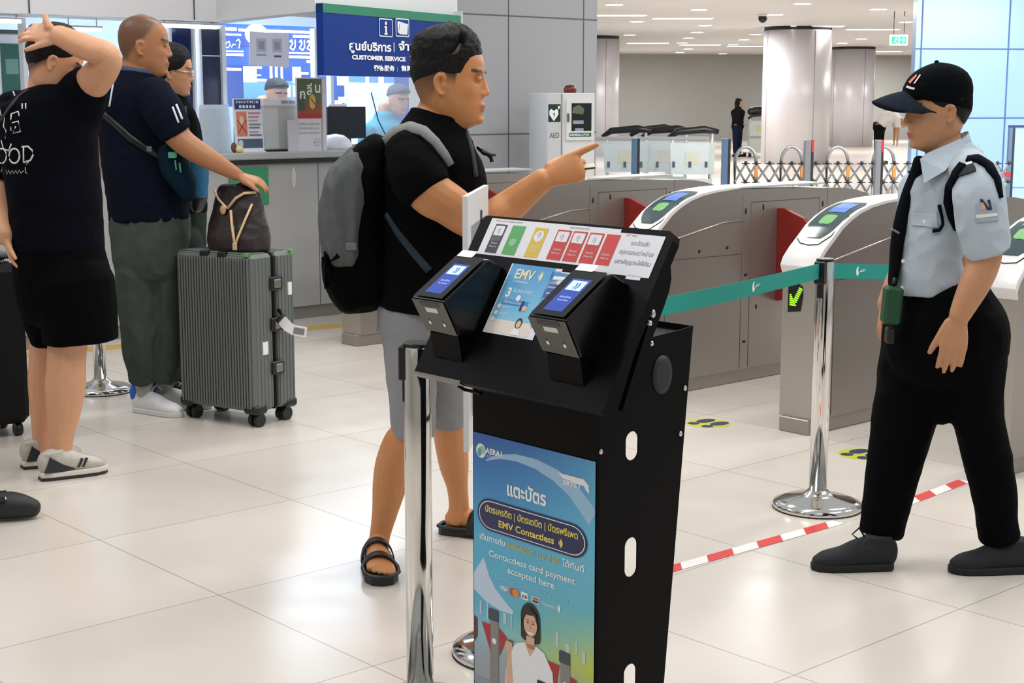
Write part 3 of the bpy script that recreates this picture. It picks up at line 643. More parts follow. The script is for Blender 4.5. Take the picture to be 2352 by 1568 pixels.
# ================================================================== ticket gates
P3 = Vector((1.334, 6.685, 0))
CURVE = [(.012, .765), (.03, .80), (.075, .845), (.126, .885), (.19, .938), (.256, .975), (.33, 1.005), (.42, 1.027), (.52, 1.04), (.62, 1.047), (.74, 1.05)]
def cz(y):
    for (a, za), (b, zb) in zip(CURVE, CURVE[1:]):
        if a <= y <= b: return za + (zb - za) * (y - a) / (b - a)
    return CURVE[-1][1]
m_arrow = M('arrow_led', '#8df02a', .4, emit=1.6, ecol='#7fee20')
m_rd_glass = M('reader_oval', '#3f4f50', .12, 0, .1, 12)
m_rd_scr = M('gate_screen', '#5f7fd0', .2, emit=.18, ecol='#6a88cc')
m_rd_grn = M('gate_pad', '#79ad72', .3, emit=.08, ecol='#72c068')
m_slot = M('slot_black', '#101010', .6)
def gate():
    t = thing('ticket_gate', '', 'ticket gate', (0, 0, 0), -GA, 'ticket gates')
    h = .095; Lg = 2.2
    rear = [(Lg - y, z - .02) for y, z in CURVE[::-1]]
    body = [(.035, .07), (.035, .76)] + [(y + .012, z - .012) for y, z in CURVE[1:]] + [(y - .012, z - .012) for y, z in rear[:-1]] + [(Lg - .035, .74), (Lg - .035, .07)]
    cab = MB(); cab.prism(body, 'x', -h, h)
    MB().box(-h, h, .033, .036, .07, .765).build('front_panel', m_steel, t)
    MB().bbox(-h + .012, h - .012, .015, Lg - .015, 0, .07, .004).build('plinth', m_steel2, t)
    # white reader shell at the front end
    sh = [(y, z) for y, z in CURVE] + [(.74, 1.035)] + [(y + .014, z - .012) for y, z in CURVE[::-1][1:-1]] + [(.06, .76), (.045, .715)]
    shell = MB(); shell.prism([(y, z) for y, z in CURVE] + [(.74, 1.04)] + [(y + .02, z - .014) for y, z in CURVE[::-1][1:]] + [(.04, .72), (.03, .72)], 'x', -h - .003, h + .003, smooth=True)
    so = shell.build('reader_shell', m_shell, t, bevel=.003)
    MB().prism([(.75, 1.04), (.75, 1.05), (1.46, 1.05), (1.46, 1.04)], 'x', -h - .002, h + .002).build('lid', M('lid_steel', '#cfcdca', .3, .3), t)
    def patch(y0, y1, hw, lift, nm, m, par, r0=1., r1=.4, n=14):
        mb = MB(); vs = []; fs = []
        for i in range(n + 1):
            f = i / n; y = y0 + (y1 - y0) * f
            e = 1.
            if f < .25: e = min(e, 1 - r0 * (1 - f / .25) ** 2.2)
            if f > .8: e = min(e, 1 - r1 * ((f - .8) / .2) ** 2.2)
            dz = (cz(y + .01) - cz(y - .01)); nn = Vector((0, -dz, .02)).normalized()
            for sx in (-1, 0, 1):
                v = Vector((sx * hw * e, y, cz(y))) + nn * (lift + (.002 if sx == 0 else 0)); vs.append(v)
        for i in range(n):
            for k in (0, 1): fs.append((3 * i + k, 3 * i + k + 1, 3 * i + k + 4, 3 * i + k + 3))
        return mb.add(vs, fs, 0, True).build(nm, m, par, recalc=False)
    pad = patch(.125, .45, .080, .003, 'reader_window', m_rd_glass, t, .55)
    patch(.29, .40, .046, .0055, 'screen', m_rd_scr, pad, 0, .1)
    patch(.195, .262, .036, .0055, 'card_pad', m_rd_grn, pad, .5, .3)
    mb = MB(); mb.box(-h + .01, h - .01, .10, .104, 0, .001)
    MB().tube([(-.085, .115, cz(.115) + .003), (-.05, .092, cz(.092) + .003), (0, .085, cz(.085) + .003), (.05, .092, cz(.092) + .003), (.086, .14, cz(.14) + .003), (.084, .27, cz(.27) + .003)], .0022, 6).build('shell_groove', m_slot, so)
    # arrow window on the front
    q = Print((0, .0325, 0), (1, 0, 0), (0, 0, 1)); q.lift = .0015
    q.poly([(-.062, .69), (-.01, .69), (.02, .67), (.022, .63), (.01, .56), (-.062, .55)], m_black)
    for k in range(6): q.rect(-.052, .582 + k * .009, -.052 + max(.009, .036 - k * .0055), .588 + k * .009, m_arrow, 1)
    for k in range(8):
        c = (-.026 + k * .0045, .604 + k * .0085); q.poly([(c[0] - .008, c[1]), (c[0] + .012, c[1] - .008), (c[0] + .015, c[1] - .003), (c[0] - .005, c[1] + .005)], m_arrow, 1)
    q.build('arrow_window', t)
    # side details, both sides
    for sx in (-1, 1):
        X = sx * h; tr = MB()
        tr.tube([(X, .15, .79), (X, .60, .868), (X, .76, .872)], .004, 6)
        tr.build('side_trim', M('bright_trim', '#c9c1b4', .25, .8), t)
        g = cab
        for (a, b) in (((.165, .70), (.75, .695)), ((.165, .70), (.165, .08)), ((.76, .08), (.76, 1.0)), ((.83, .08), (.83, .965)), ((.83, .965), (1.42, .965)), ((1.42, .965), (1.42, .08)), ((1.49, .08), (1.49, 1.02)), ((2.03, .08), (2.03, .75))):
            g.tube([(X, a[0], a[1]), (X, b[0], b[1])], .0022, 4, 1)
        s_ = cab
        for (y, z, ry, rz) in ((.785, .92, .008, .018), (.93, .935, .008, .018), (1.45, .93, .008, .018), (.795, .58, .016, .008), (.795, .22, .016, .008), (.89, .4, .008, .015), (.2, .725, .011, .009), (.42, .73, .011, .009), (.64, .735, .011, .009)):
            s_.ell((X, y, z), .002, ry, rz, 2, 10, 6)
    cab.build('cabinet', [m_steel2, M('seam_dark', '#4d4946', .6), m_slot], t)
    # red swing flaps
    for sx in (-1, 1):
        fl = MB(); fl.prism([(sx * h, .925), (sx * (h + .04), .925), (sx * (h + .17), .88), (sx * (h + .27), .80), (sx * (h + .26), .62), (sx * (h + .15), .46), (sx * (h + .02), .42), (sx * h, .42)], 'y', 1.05, 1.08)
        fl.build('flap', m_red, t, bevel=.003)
    return t
g3 = gate()
def gpos(k): return P3 + {0: 0, 1: 1.07, 2: 2.22, 3: 3.40, -1: -1.0}[k] * V + {0: 0, 1: .04, 2: .04, 3: -.04, -1: -.04}[k] * U - (-V) * .095
g3.location = gpos(0); g3['label'] = 'steel ticket gate with a lit green arrow behind the chrome belt stanchion'
dup(g3, gpos(1), -GA, 'steel ticket gate whose reader shows just above the right corner of the black kiosk')
dup(g3, gpos(2), -GA, 'steel ticket gate behind the pointing hand of the man in black')
dup(g3, gpos(3), -GA, 'farthest steel ticket gate, its foot showing under the man\'s backpack')
dup(g3, gpos(-1), -GA, 'steel ticket gate at the right edge behind the guard')
# ================================================================== service counter, booth, sign
C0 = Vector((-2.87, 9.15, 0)); CR = math.atan2(U.y, U.x)
def s_at(px, yl=0.):
    """distance along the counter where a photo column meets the line yl behind its front"""
    r = ray(px, 300); k = r.x / r.y; o = C0 + V * yl
    return (k * o.y - o.x) / (U.x - k * U.y)
def zc(px, py, yl=0.):
    o = C0 + V * yl + U * s_at(px, yl); return at(px, py, o.y).z
def cw(s, yl, z=0.): v = C0 + U * s + V * yl; v.z = z; return v
ZT = zc(700, 347); ZB1, ZB0 = zc(700, 363), zc(700, 373)
ct = thing('service_counter', 'long grey service counter with black edge under the customer service sign', 'counter', C0, CR)
MB().box(-2.2, 3.45, 0, .06, .09, ZB0).build('front_panel', m_c := M('counter_grey', '#a4a4a3', .5, 0, .04, 4), ct)
MB().box(-2.2, 3.45, .02, .06, 0, .09).build('kick_plate', M('kick_grey', '#8c8a85', .4, .3), ct)
MB().bbox(-2.22, 3.45, -.03, .75, ZB0, ZB1, .004).build('black_edge', m_dark, ct)
MB().bbox(-2.22, 3.45, -.04, .75, ZB1, ZT, .008).build('worktop', M('worktop_grey', '#a9abac', .3, 0, .12, 3), ct)
mb = MB()
for s in (.35, 2.05, 3.0): mb.box(s - .003, s + .003, -.001, .004, .09, ZB0)
mb.build('panel_joint', m_joint, ct)
for s in (s_at(672), ):
    MB().ell((s, 0, zc(672, 408)), .018, .008, .075).build('pull_handle', M('pull_grey', '#c4c4c2', .3), ct)
# yellow guide strip along the counter foot
p0 = gp(40, 806); o = MB().box(0, 1, -.001, .0, 0, .001)
def guide(px0, py0, px1, py1, lb):
    a, b = gp(px0, py0), gp(px1, py1); d = (b - a).normalized(); n = Vector((-d.y, d.x, 0)) * .085
    vs = [a - n, b - n, b + n, a + n]; m = MB().prism([(v.x, v.y) for v in vs], 'z', 0, .002)
    tag(m.build('guide_strip', M('yellow_strip', '#c2a053', .6, 0, .1, 20)), lb, 'floor strip')
guide(-60, 828, 960, 730, 'long yellow guide strip on the floor at the foot of the counter')

# ---- fascia above, booth glass, back wall of the booth
A_, B_ = cw(-2.4, .15), cw(s_at(505, .15), .15)
zf = at(505, 48, B_.y).z
C_ = at(723, 33, (zf - 1.5) * F_PX / (230 - 33)); C_.z = 0; D_ = at(1050, 60, 10.45); D_.z = 0
nb = Vector((-1, 1, 0)).normalized() * .35
def flat(*ps): return [(p.x, p.y) for p in ps]
fa = struct(MB().prism(flat(A_, B_, C_, D_, D_ + nb, C_ + nb * .9 + Vector((0, .3, 0)), B_ + Vector((-.1, .5, 0)), A_ + V * .35), 'z', zf, 3.6).build('trim_3', M('fascia_white', '#d6d6d8', .5, 0, .02)))
mbx = MB()
for px in (81, 455):
    q = cw(s_at(px, .145), .145); mbx.cyl((q.x, q.y, zf), (q.x, q.y, 3.6), .004, 6)
struct(mbx.build('trim_4', m_joint, fa))
# light strips under the fascia
m_tube = M('tube_glow', '#ffffff', .5, emit=3.2, ecol='#f2f6ff')
m_white2 = M('window_frame_white', '#e6e8ee', .4)
def strip(px0, px1, yl, z, label):
    s0, s1 = s_at(px0, yl), s_at(px1, yl); c = cw((s0 + s1) / 2, yl, z)
    t = thing('strip_light', label, 'strip light', c, CR, 'strip lights at the booth'); L = (s1 - s0) / 2
    MB().bbox(-L, L, -.03, .03, -.022, 0, .004).build('tube', m_tube, t); MB().box(-L, L, -.035, .035, 0, .012).build('housing', m_white2, t)
    MB().cyl((-L * .8, 0, .012), (-L * .8, 0, zf + .03 - z), .004, 6).cyl((L * .8, 0, .012), (L * .8, 0, zf + .03 - z), .004, 6).build('hanger', m_white2, t)
strip(372, 507, .32, zf - .022, 'white strip light under the fascia beside the cropped head of the man in navy')
strip(-20, 58, .32, zf - .03, 'white strip light under the fascia at the left edge')
strip(160, 240, .42, zf - .06, 'white strip light over the raised arm of the man in black')
# booth: glass front with white mullions, dark side panels
m_navyg = M('navy_glass', '#1d2c56', .12, 0, .25, 2); m_slate = M('slate_glass', '#3a4153', .15, 0, .25, 2)
yl = .62; z1 = zf
bw_ = struct(MB().box(-3, 4.2, 2.6, 2.66, 0, 3.0).build('wall_booth', M('booth_pale', '#c3d5e8', .5, 0, .08, 1.2)))
bw_.location = C0; bw_.rotation_euler = (0, 0, CR)
def pane(name, px0, px1, m, k, zlo=None, yy=yl, t=.012):
    s0, s1 = s_at(px0, yy), s_at(px1, yy)
    o = struct(MB().box(s0, s1, yy, yy + t, ZT if zlo is None else zlo, z1).build(name, m)); o.location = C0; o.rotation_euler = (0, 0, CR); return o
m_gl = glass_mat('booth_glass', '#dfeaff', .02, .10)
w1 = pane('window_1', 395, 446, m_navyg, 0); w2 = pane('window_2', 464, 514, m_slate, 0)
w3 = pane('window_3', 517, 1000, m_gl, 0); w4 = pane('window_4', 60, 392, m_gl, 0)
def mull(px, wd, par, m=m_white2, z0=None):
    s = s_at(px, yl); o = struct(MB().box(s - wd, s + wd, yl - .03, yl + .03, ZT if z0 is None else z0, z1).build('window_frame', m)); o.parent = par; return o
for px, wd, p in ((448, .008, w1), (462, .008, w2), (515, .016, w2), (394, .01, w1), (724, .010, w3), (760, .012, w3), (62, .014, w4)): mull(px, wd, p)
s0, s1 = s_at(464, yl), s_at(514, yl); o = struct(MB().box(s0, s1, yl - .006, yl + .02, zc(480, 128, yl) - .004, zc(480, 128, yl) + .004).build('window_bar', m_white2)); o.parent = w2
# floor-to-ceiling white cabinet with green notice at the left edge
t = thing('white_cabinet', 'tall white cabinet with a green notice at the left edge behind the man in black', 'cabinet', cw(s_at(-30, .79), .79), CR)
W_ = s_at(58, .79) - s_at(-30, .79); MB().bbox(0, W_, 0, .5, 0, zf - .09, .01).build('body', M('cabinet_white', '#e3e4e8', .4, 0, .02), t)
za, zb = zc(30, 240, .79), zc(30, 100, .79); q = Print((W_ * .45, -.002, za), (1, 0, 0), (0, 0, 1)); q.rect(0, 0, W_ * .53, zb - za, M('notice_green', '#2f6557', .5)).rect(W_ * .12, (zb - za) * .5, W_ * .45, (zb - za) * .75, M('notice_pale', '#6f9c8e', .5), 1); q.build('notice', t)
MB().box(-.01, W_ + .01, -.01, .5, zf - .09, zf - .07).build('top_edge', m_joint, t)

# ---- inside the booth: added boards whose glow imitates screen reflections and interior light, shelf, staff
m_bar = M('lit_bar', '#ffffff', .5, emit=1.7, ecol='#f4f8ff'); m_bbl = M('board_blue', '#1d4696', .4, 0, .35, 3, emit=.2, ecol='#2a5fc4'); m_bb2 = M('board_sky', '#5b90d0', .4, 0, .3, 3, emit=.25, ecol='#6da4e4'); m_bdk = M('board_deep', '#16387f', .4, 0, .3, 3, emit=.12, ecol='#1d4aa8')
def board(px0, px1, py0, py1, yl, name, label, fn):
    s0, s1 = s_at(px0, yl), s_at(px1, yl); zt_, zb_ = zc((px0 + px1) / 2, py0, yl), zc((px0 + px1) / 2, py1, yl)
    t = thing(name, label, 'lit board', cw(s0, yl, 0), CR); W, Hh = s1 - s0, zt_ - zb_
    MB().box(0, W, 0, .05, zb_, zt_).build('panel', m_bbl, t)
    MB().cyl((W * .3, .03, 0), (W * .3, .03, zb_), .02, 8).cyl((W * .7, .03, 0), (W * .7, .03, zb_), .02, 8).build('stand', m_white2, t)
    q = Print((0, 0, zb_), (1, 0, 0), (0, 0, 1)); q.lift = .003
    fn(q, lambda px: (px - px0) / (px1 - px0) * W, lambda py: (py1 - py) / (py1 - py0) * Hh); q.build('lettering', t); return t
def fn(q, X, Y):
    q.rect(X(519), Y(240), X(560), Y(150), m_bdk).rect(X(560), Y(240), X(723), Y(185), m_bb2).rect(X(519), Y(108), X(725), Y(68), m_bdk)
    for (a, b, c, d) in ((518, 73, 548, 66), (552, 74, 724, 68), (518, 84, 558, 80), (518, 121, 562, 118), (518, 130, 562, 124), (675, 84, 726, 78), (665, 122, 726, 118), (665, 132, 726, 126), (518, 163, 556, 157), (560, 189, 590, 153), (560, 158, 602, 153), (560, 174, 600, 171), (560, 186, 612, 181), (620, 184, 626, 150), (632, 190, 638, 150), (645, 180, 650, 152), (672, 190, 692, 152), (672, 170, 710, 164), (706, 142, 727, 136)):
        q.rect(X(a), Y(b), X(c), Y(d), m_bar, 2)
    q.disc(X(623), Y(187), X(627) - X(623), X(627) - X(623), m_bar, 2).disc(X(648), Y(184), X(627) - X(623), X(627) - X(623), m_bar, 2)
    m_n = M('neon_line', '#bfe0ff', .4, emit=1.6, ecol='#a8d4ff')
    for px in (527, 548): pass
    w_ = X(521) - X(518)
    q.stroke([(X(521), Y(112)), (X(525), Y(100)), (X(531), Y(98)), (X(533), Y(106)), (X(528), Y(112)), (X(522), Y(110))], w_ * .7, m_n, 2).stroke([(X(536), Y(110)), (X(539), Y(104)), (X(545), Y(104))], w_ * .7, m_n, 2).stroke([(X(547), Y(96)), (X(552), Y(92)), (X(555), Y(98)), (X(552), Y(112))], w_ * .7, m_n, 2)
    for x0 in (668, 690, 708):
        q.stroke([(X(x0), Y(94)), (X(x0 + 4), Y(90)), (X(x0 + 6), Y(98)), (X(x0), Y(108)), (X(x0 + 7), Y(113)), (X(x0 + 12), Y(106)), (X(x0 + 12), Y(90))], w_ * .9, m_bar, 3)
    q.disc(X(592), Y(80), X(606) - X(580), (Y(56) - Y(104)) / 2, m_bar, 3)
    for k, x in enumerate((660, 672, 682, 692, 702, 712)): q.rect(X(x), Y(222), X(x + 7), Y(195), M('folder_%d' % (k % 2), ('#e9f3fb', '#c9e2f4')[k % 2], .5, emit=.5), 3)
board(517, 727, 58, 245, 1.7, 'booth_glow_board', 'added blue glowing board imitating screen reflections in the booth glass left of the sign', fn)
def fn2(q, X, Y):
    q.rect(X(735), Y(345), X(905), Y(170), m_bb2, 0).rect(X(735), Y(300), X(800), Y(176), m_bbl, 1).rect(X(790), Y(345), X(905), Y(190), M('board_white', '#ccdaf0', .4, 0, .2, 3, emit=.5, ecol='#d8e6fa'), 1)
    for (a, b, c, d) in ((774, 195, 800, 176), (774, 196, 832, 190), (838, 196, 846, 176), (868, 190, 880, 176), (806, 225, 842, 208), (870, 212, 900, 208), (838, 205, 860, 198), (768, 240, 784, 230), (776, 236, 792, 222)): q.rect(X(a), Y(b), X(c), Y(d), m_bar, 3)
    for k in range(7): q.rect(X(874 + k * 5), Y(268), X(877 + k * 5), Y(242), M('pinned_red' if k % 2 else 'pinned_white', '#d88' if False else ('#dd8a94' if k % 2 else '#f2f5fb'), .5), 4)
    q.poly([(X(806), Y(235)), (X(812), Y(215)), (X(824), Y(222)), (X(836), Y(212)), (X(850), Y(222)), (X(842), Y(240)), (X(826), Y(232))], m_bar, 4)
board(735, 940, 168, 345, 1.75, 'booth_glow_board_pale', 'added pale glowing board with pinned papers imitating the bright booth under the blue sign', fn2)  # added glowing board standing in for the bright booth interior
t = None
# bluish light of the booth
for s in (s_at(300, 1.2), s_at(600, 1.2), s_at(830, 1.3)):
    p = cw(s, 1.25, zf + .55); area_light('booth_lamp_light', p, .9, .5, 36, (.74, .87, 1.0), (0, 0, CR))
# notice sheet on the glass with two blank squares
s = s_at(622, yl); t = thing('paper_notice', 'white paper notice with two grey squares taped to the booth glass', 'notice', cw(s, yl - .005, 0), CR)
hw = (s_at(668, yl) - s_at(578, yl)) / 2; za, zb = zc(622, 152, yl), zc(622, 75, yl)
tilt = .02; MB().prism([(-hw, za + tilt * .3), (hw * .98, za - tilt * .4), (hw, zb - tilt * .3), (-hw * .96, zb + tilt * .3)], 'y', -.002, 0).build('sheet', M('notice_paper', '#dcd9e4', .6, 0, .01), t)
q = Print((-hw, -.0025, za), (1, 0, 0), (0, 0, 1)); Hn = zb - za; mq = M('faded_square', '#b9b6c2', .6)
for x in (.18, .58): q.rect(2 * hw * x, Hn * .42, 2 * hw * (x + .24), Hn * .82, mq).rect(2 * hw * (x + .05), Hn * .5, 2 * hw * (x + .19), Hn * .74, M('faded_square2', '#8f9aa3', .6), 1)
q.rect(2 * hw * .17, Hn * .30, 2 * hw * .42, Hn * .36, M('tag_teal', '#8fa3ad', .5), 1).rect(2 * hw * .62, Hn * .27, 2 * hw * .8, Hn * .33, M('tag_blue', '#4a568f', .5), 1); q.build('print', t)

# ---- things standing on the counter
def on(px, yl): return cw(s_at(px, yl), yl, ZT)
def wid(px0, px1, yl): return s_at(px1, yl) - s_at(px0, yl)
t = thing('acrylic_brochure_holder', 'clear acrylic brochure holder with pale leaflets at the counter end near the tan arm', 'brochure holder', on(500, .12), CR)
wv = wid(466, 532, .12) / 2; hh = zc(500, 240, .12) - ZT
m_acr = M('acrylic', '#d3e2ee', .1, 0, .05, alpha=.55)
MB().prism([(0, 0), (.004, 0), (.034, hh), (.030, hh)], 'x', -wv, wv).build('front_sheet', m_acr, t)
MB().prism([(.06, 0), (.064, 0), (.05, hh * .98), (.046, hh * .98)], 'x', -wv, wv).build('back_sheet', m_acr, t)
MB().box(-wv, wv, 0, .07, 0, .004).build('foot', m_acr, t)
MB().prism([(.010, .01), (.03, .01), (.042, hh * .9), (.038, hh * .9)], 'x', -wv * .95, wv * .35).build('leaflet', M('leaf_greenish', '#b7c3b6', .6, 0, .15, 6), t)
t = thing('price_stand', 'white framed notice with red crossed square standing before the white ticket box', 'notice stand', on(574, .06), CR)
wv = wid(541, 606, .06) / 2; hh = zc(574, 226, .06) - ZT; zb = zc(574, 336, .06) - ZT
MB().prism([(0, .0), (.01, .0), (.035, hh), (.027, hh)], 'x', -wv, wv).build('board', M('stand_white', '#e9e9ee', .4), t)
MB().box(-wv, wv, -.02, .08, 0, .008).build('foot', _M['stand_white'], t)
sl = .027 / hh; d = Vector((0, sl, 1)).normalized(); q = Print((-wv, 0, 0), (1, 0, 0), d); q.lift = .0015; W_ = 2 * wv
mn = M('stand_navy', '#2c3f78', .5); q.rect(W_ * .04, hh * .80, W_ * .96, hh * .98, mn); q.text('NOTICE', W_ * .5, hh * .915, hh * .06, m_whiteprint, 'CENTER', 2, .0006, W_ * .8)
for k in range(5): q.rect(W_ * (.2 + k * .12), hh * .825, W_ * (.28 + k * .12), hh * .875, m_whiteprint, 2)
q.rect(W_ * .08, hh * .30, W_ * .44, hh * .76, M('stand_salmon', '#d98467', .5), 1).disc(W_ * .26, hh * .58, W_ * .08, hh * .10, M('stand_pale', '#ecc7ab', .5), 2)
q.stroke([(W_ * .12, hh * .36), (W_ * .4, hh * .6)], .008, M('stand_cross', '#b0443a', .5), 3).stroke([(W_ * .4, hh * .36), (W_ * .12, hh * .6)], .008, _M['stand_cross'], 3)
for k, (c, f) in enumerate((('#c98e90', .73), ('#c98e90', .66), ('#b9a9b4', .59), ('#8e8f9c', .52), ('#7f8290', .46), ('#a6a7b2', .38), ('#7f8290', .32))): q.rect(W_ * .5, hh * (f - .018), W_ * (.93 - .05 * (k % 3)), hh * (f + .016), M('stand_line_' + c[1:], c, .5), 1)
q.rect(W_ * .08, hh * .08, W_ * .96, hh * .25, M('stand_slate', '#4d6077', .5), 1).disc(W_ * .18, hh * .165, W_ * .09, hh * .07, M('stand_disc', '#c9d2da', .5), 2); q.build('print', t)
t = thing('white_ticket_box', 'white ticket box with grey front behind the notice stand on the counter', 'box', on(645, .1), CR)
a0, a1 = -wid(606, 645, .1) , wid(645, 684, .1); hh = zc(645, 226, .1) - ZT
MB().bbox(a0, a1, 0, .3, .012, hh - .03, .008).build('body', M('box_white', '#d5d6d4', .5, 0, .03), t)
MB().bbox(a0 - .012, a1 + .012, -.015, .3, hh - .05, hh, .006).build('lid', M('box_lid', '#e8e8ee', .4), t)
MB().box(wid(640, 645, .1) * -1, a1 - .02, -.002, .0, .02, hh - .06).build('front_plate', M('box_grey', '#bdbfb6', .5), t)
for k, x in enumerate((-.0, .06)): MB().box(x, x + .05, -.018, -.014, hh - .035, hh - .015).build('slot', M('slot_grey', '#9b9ba2', .5), t)
MB().box(a0, a1, .01, .28, 0, .012).build('foot', m_dark, t)
t = thing('flower_ornament', 'tiny cream and brown ornament on the counter beside the notice stand', 'ornament', on(545, .02), CR)
MB().ell((.012, 0, .024), .03, .022, .024).build('cream_body', M('orn_cream', '#e8dc9c', .6), t); MB().ell((-.022, .012, .035), .02, .018, .035).build('brown_body', M('orn_brown', '#6a4a35', .6), t)
# tall folded poster: green/red top sheet, white text sheet below
t = thing('folded_poster_stand', 'white upright poster with a green and red durian picture on the counter', 'poster stand', on(712, .03), CR)
a0, a1 = -wid(662, 712, .03), wid(712, 742, .03); hh = zc(712, 178, .03) - ZT; zb = zc(712, 355, .03) - ZT
xl = -wid(684, 712, .03)
MB().box(xl, a1, 0, .02, 0, hh).build('board', M('poster_white', '#dcdadf', .5, 0, .02), t)
MB().box(a0, xl + .004, -.004, .010, .0, zc(690, 276, .03) - ZT).build('side_sheet', M('poster_white2', '#cfcdd1', .5, 0, .02), t)
MB().box(a1 - .015, a1 + .03, .0, .12, 0, hh * .99).build('side_fold', _M['poster_white'], t)
z_a, z_b = zc(712, 272, .03) - ZT, zc(712, 181, .03) - ZT
q = Print((xl, 0, 0), (1, 0, 0), (0, 0, 1)); X1 = wid(684, 740, .03); Hn = z_b - z_a
q.rect(0, z_a, X1, z_b, M('durian_green', '#5d6b4b', .5, 0, .4, 14)); q.rect(0, z_a, X1, z_a + Hn * .12, M('durian_red', '#b5332f', .5), 1); q.rect(X1 * .02, z_a + Hn * .12, X1, z_a + Hn * .36, M('durian_rust', '#9a5238', .5, 0, .4, 14), 1)
q.disc(X1 * .62, z_a + Hn * .42, X1 * .13, Hn * .19, M('durian_yellow', '#d8b75e', .5), 2).stroke([(X1 * .56, z_a + Hn * .5), (X1 * .72, z_a + Hn * .36)], X1 * .05, M('durian_brown', '#94602f', .5), 3).rect(0, z_a + Hn * .2, X1 * .3, z_a + Hn * .52, M('durian_leaf', '#435a44', .5, 0, .4, 14), 2)
for ch, fx, fy, fs in (('ก', .08, .50, .5), ('ลิ่', .38, .60, .5), ('น', .70, .66, .5)): q.text(ch, X1 * fx, z_a + Hn * fy, Hn * .34, m_whiteprint, l=4, bold=.002)
mg = M('poster_text_grey', '#8a8890', .5); zt = zc(712, 278, .03) - ZT
for k, tx in enumerate(('ขออภัยในความไม่สะดวก', 'งดนำทุเรียนเข้าระบบ', 'No durian, thank you')): q.text(tx, X1 * .02 - .02, zt - .025 - k * .03, .02, mg, l=2, width=X1 * .95)
q.disc(X1 * .78, .06, .026, .026, mg, 2).disc(X1 * .78, .06, .023, .023, _M['poster_white'], 3).text('a1', X1 * .78, .052, .022, mg, 'CENTER', 4, .0006)
q.build('print', t)
# monitor
t = thing('desktop_monitor', 'black desktop monitor seen from behind the glass on the service counter', 'monitor', on(798, .30), CR)
hw = wid(753, 840, .30) / 2; za, zb = zc(797, 318, .30) - ZT, zc(797, 245, .30) - ZT
MB().bbox(-hw, hw, 0, .03, za, zb, .004).build('screen_housing', M('monitor_black', '#10131c', .25, 0, .2, 4), t)
MB().box(-hw + .008, hw - .008, -.001, .0, za + .012, zb - .01).build('panel', M('monitor_panel', '#141a28', .12, 0, .4, 3), t)
MB().lathe([(.11, 0), (.1, .012), (.03, .02), (.025, max(.03, za))], n=20).build('stand', m_black, t)
MB().bbox(-hw * .85, -.0, .0, .03, zb, zb + .02, .004).build('top_box', m_bar if False else m_white2, t)
t = thing('small_appliance', 'rounded white appliance beside the desktop monitor', 'appliance', on(770, .14), CR)
MB().lathe([(.12, 0), (.118, .03), (.10, .07), (.06, .10), (.01, .11)], n=28).build('body', M('appliance_white', '#dfe3ea', .35), t)
t = thing('keyboard_tray', 'pale tray under the desktop monitor at the counter end', 'tray', on(840, .2), CR)
MB().bbox(-.1, .2, -.08, .1, 0, .03, .006).build('tray', M('tray_blue', '#b9c7de', .4), t)
t = thing('clear_divider', 'clear acrylic divider with a thin black cable beside the monitor', 'divider', on(852, .36), CR)
MB().box(-.02, .5, 0, .006, 0, .62).build('sheet', glass_mat('divider_glass', '#eef4ff', .03, .12), t); MB().tube([(.0, -.01, .4), (.06, -.01, .2), (.16, -.02, .02)], .004, 6).build('cable', m_black, t)
# green sign panel on the counter front
t = thing('green_notice', 'green notice panel on the counter front behind the brown bag', 'notice', cw(s_at(580), -.004, 0), CR)
a0, a1 = -wid(522, 580, 0), wid(580, 612, 0); za, zb = zc(580, 470), zc(580, 384)
MB().box(a0, a1, -.006, 0, za, zb).build('panel', M('notice_green2', '#2f8a5a', .5, 0, .08, 8), t)
q = Print((a0, -.006, za), (1, 0, 0), (0, 0, 1)); q.text('จุดจำหน่ายตั๋ว', .03, .06, .07, M('notice_yellow', '#c6c24a', .5), width=.18); q.build('print', t)
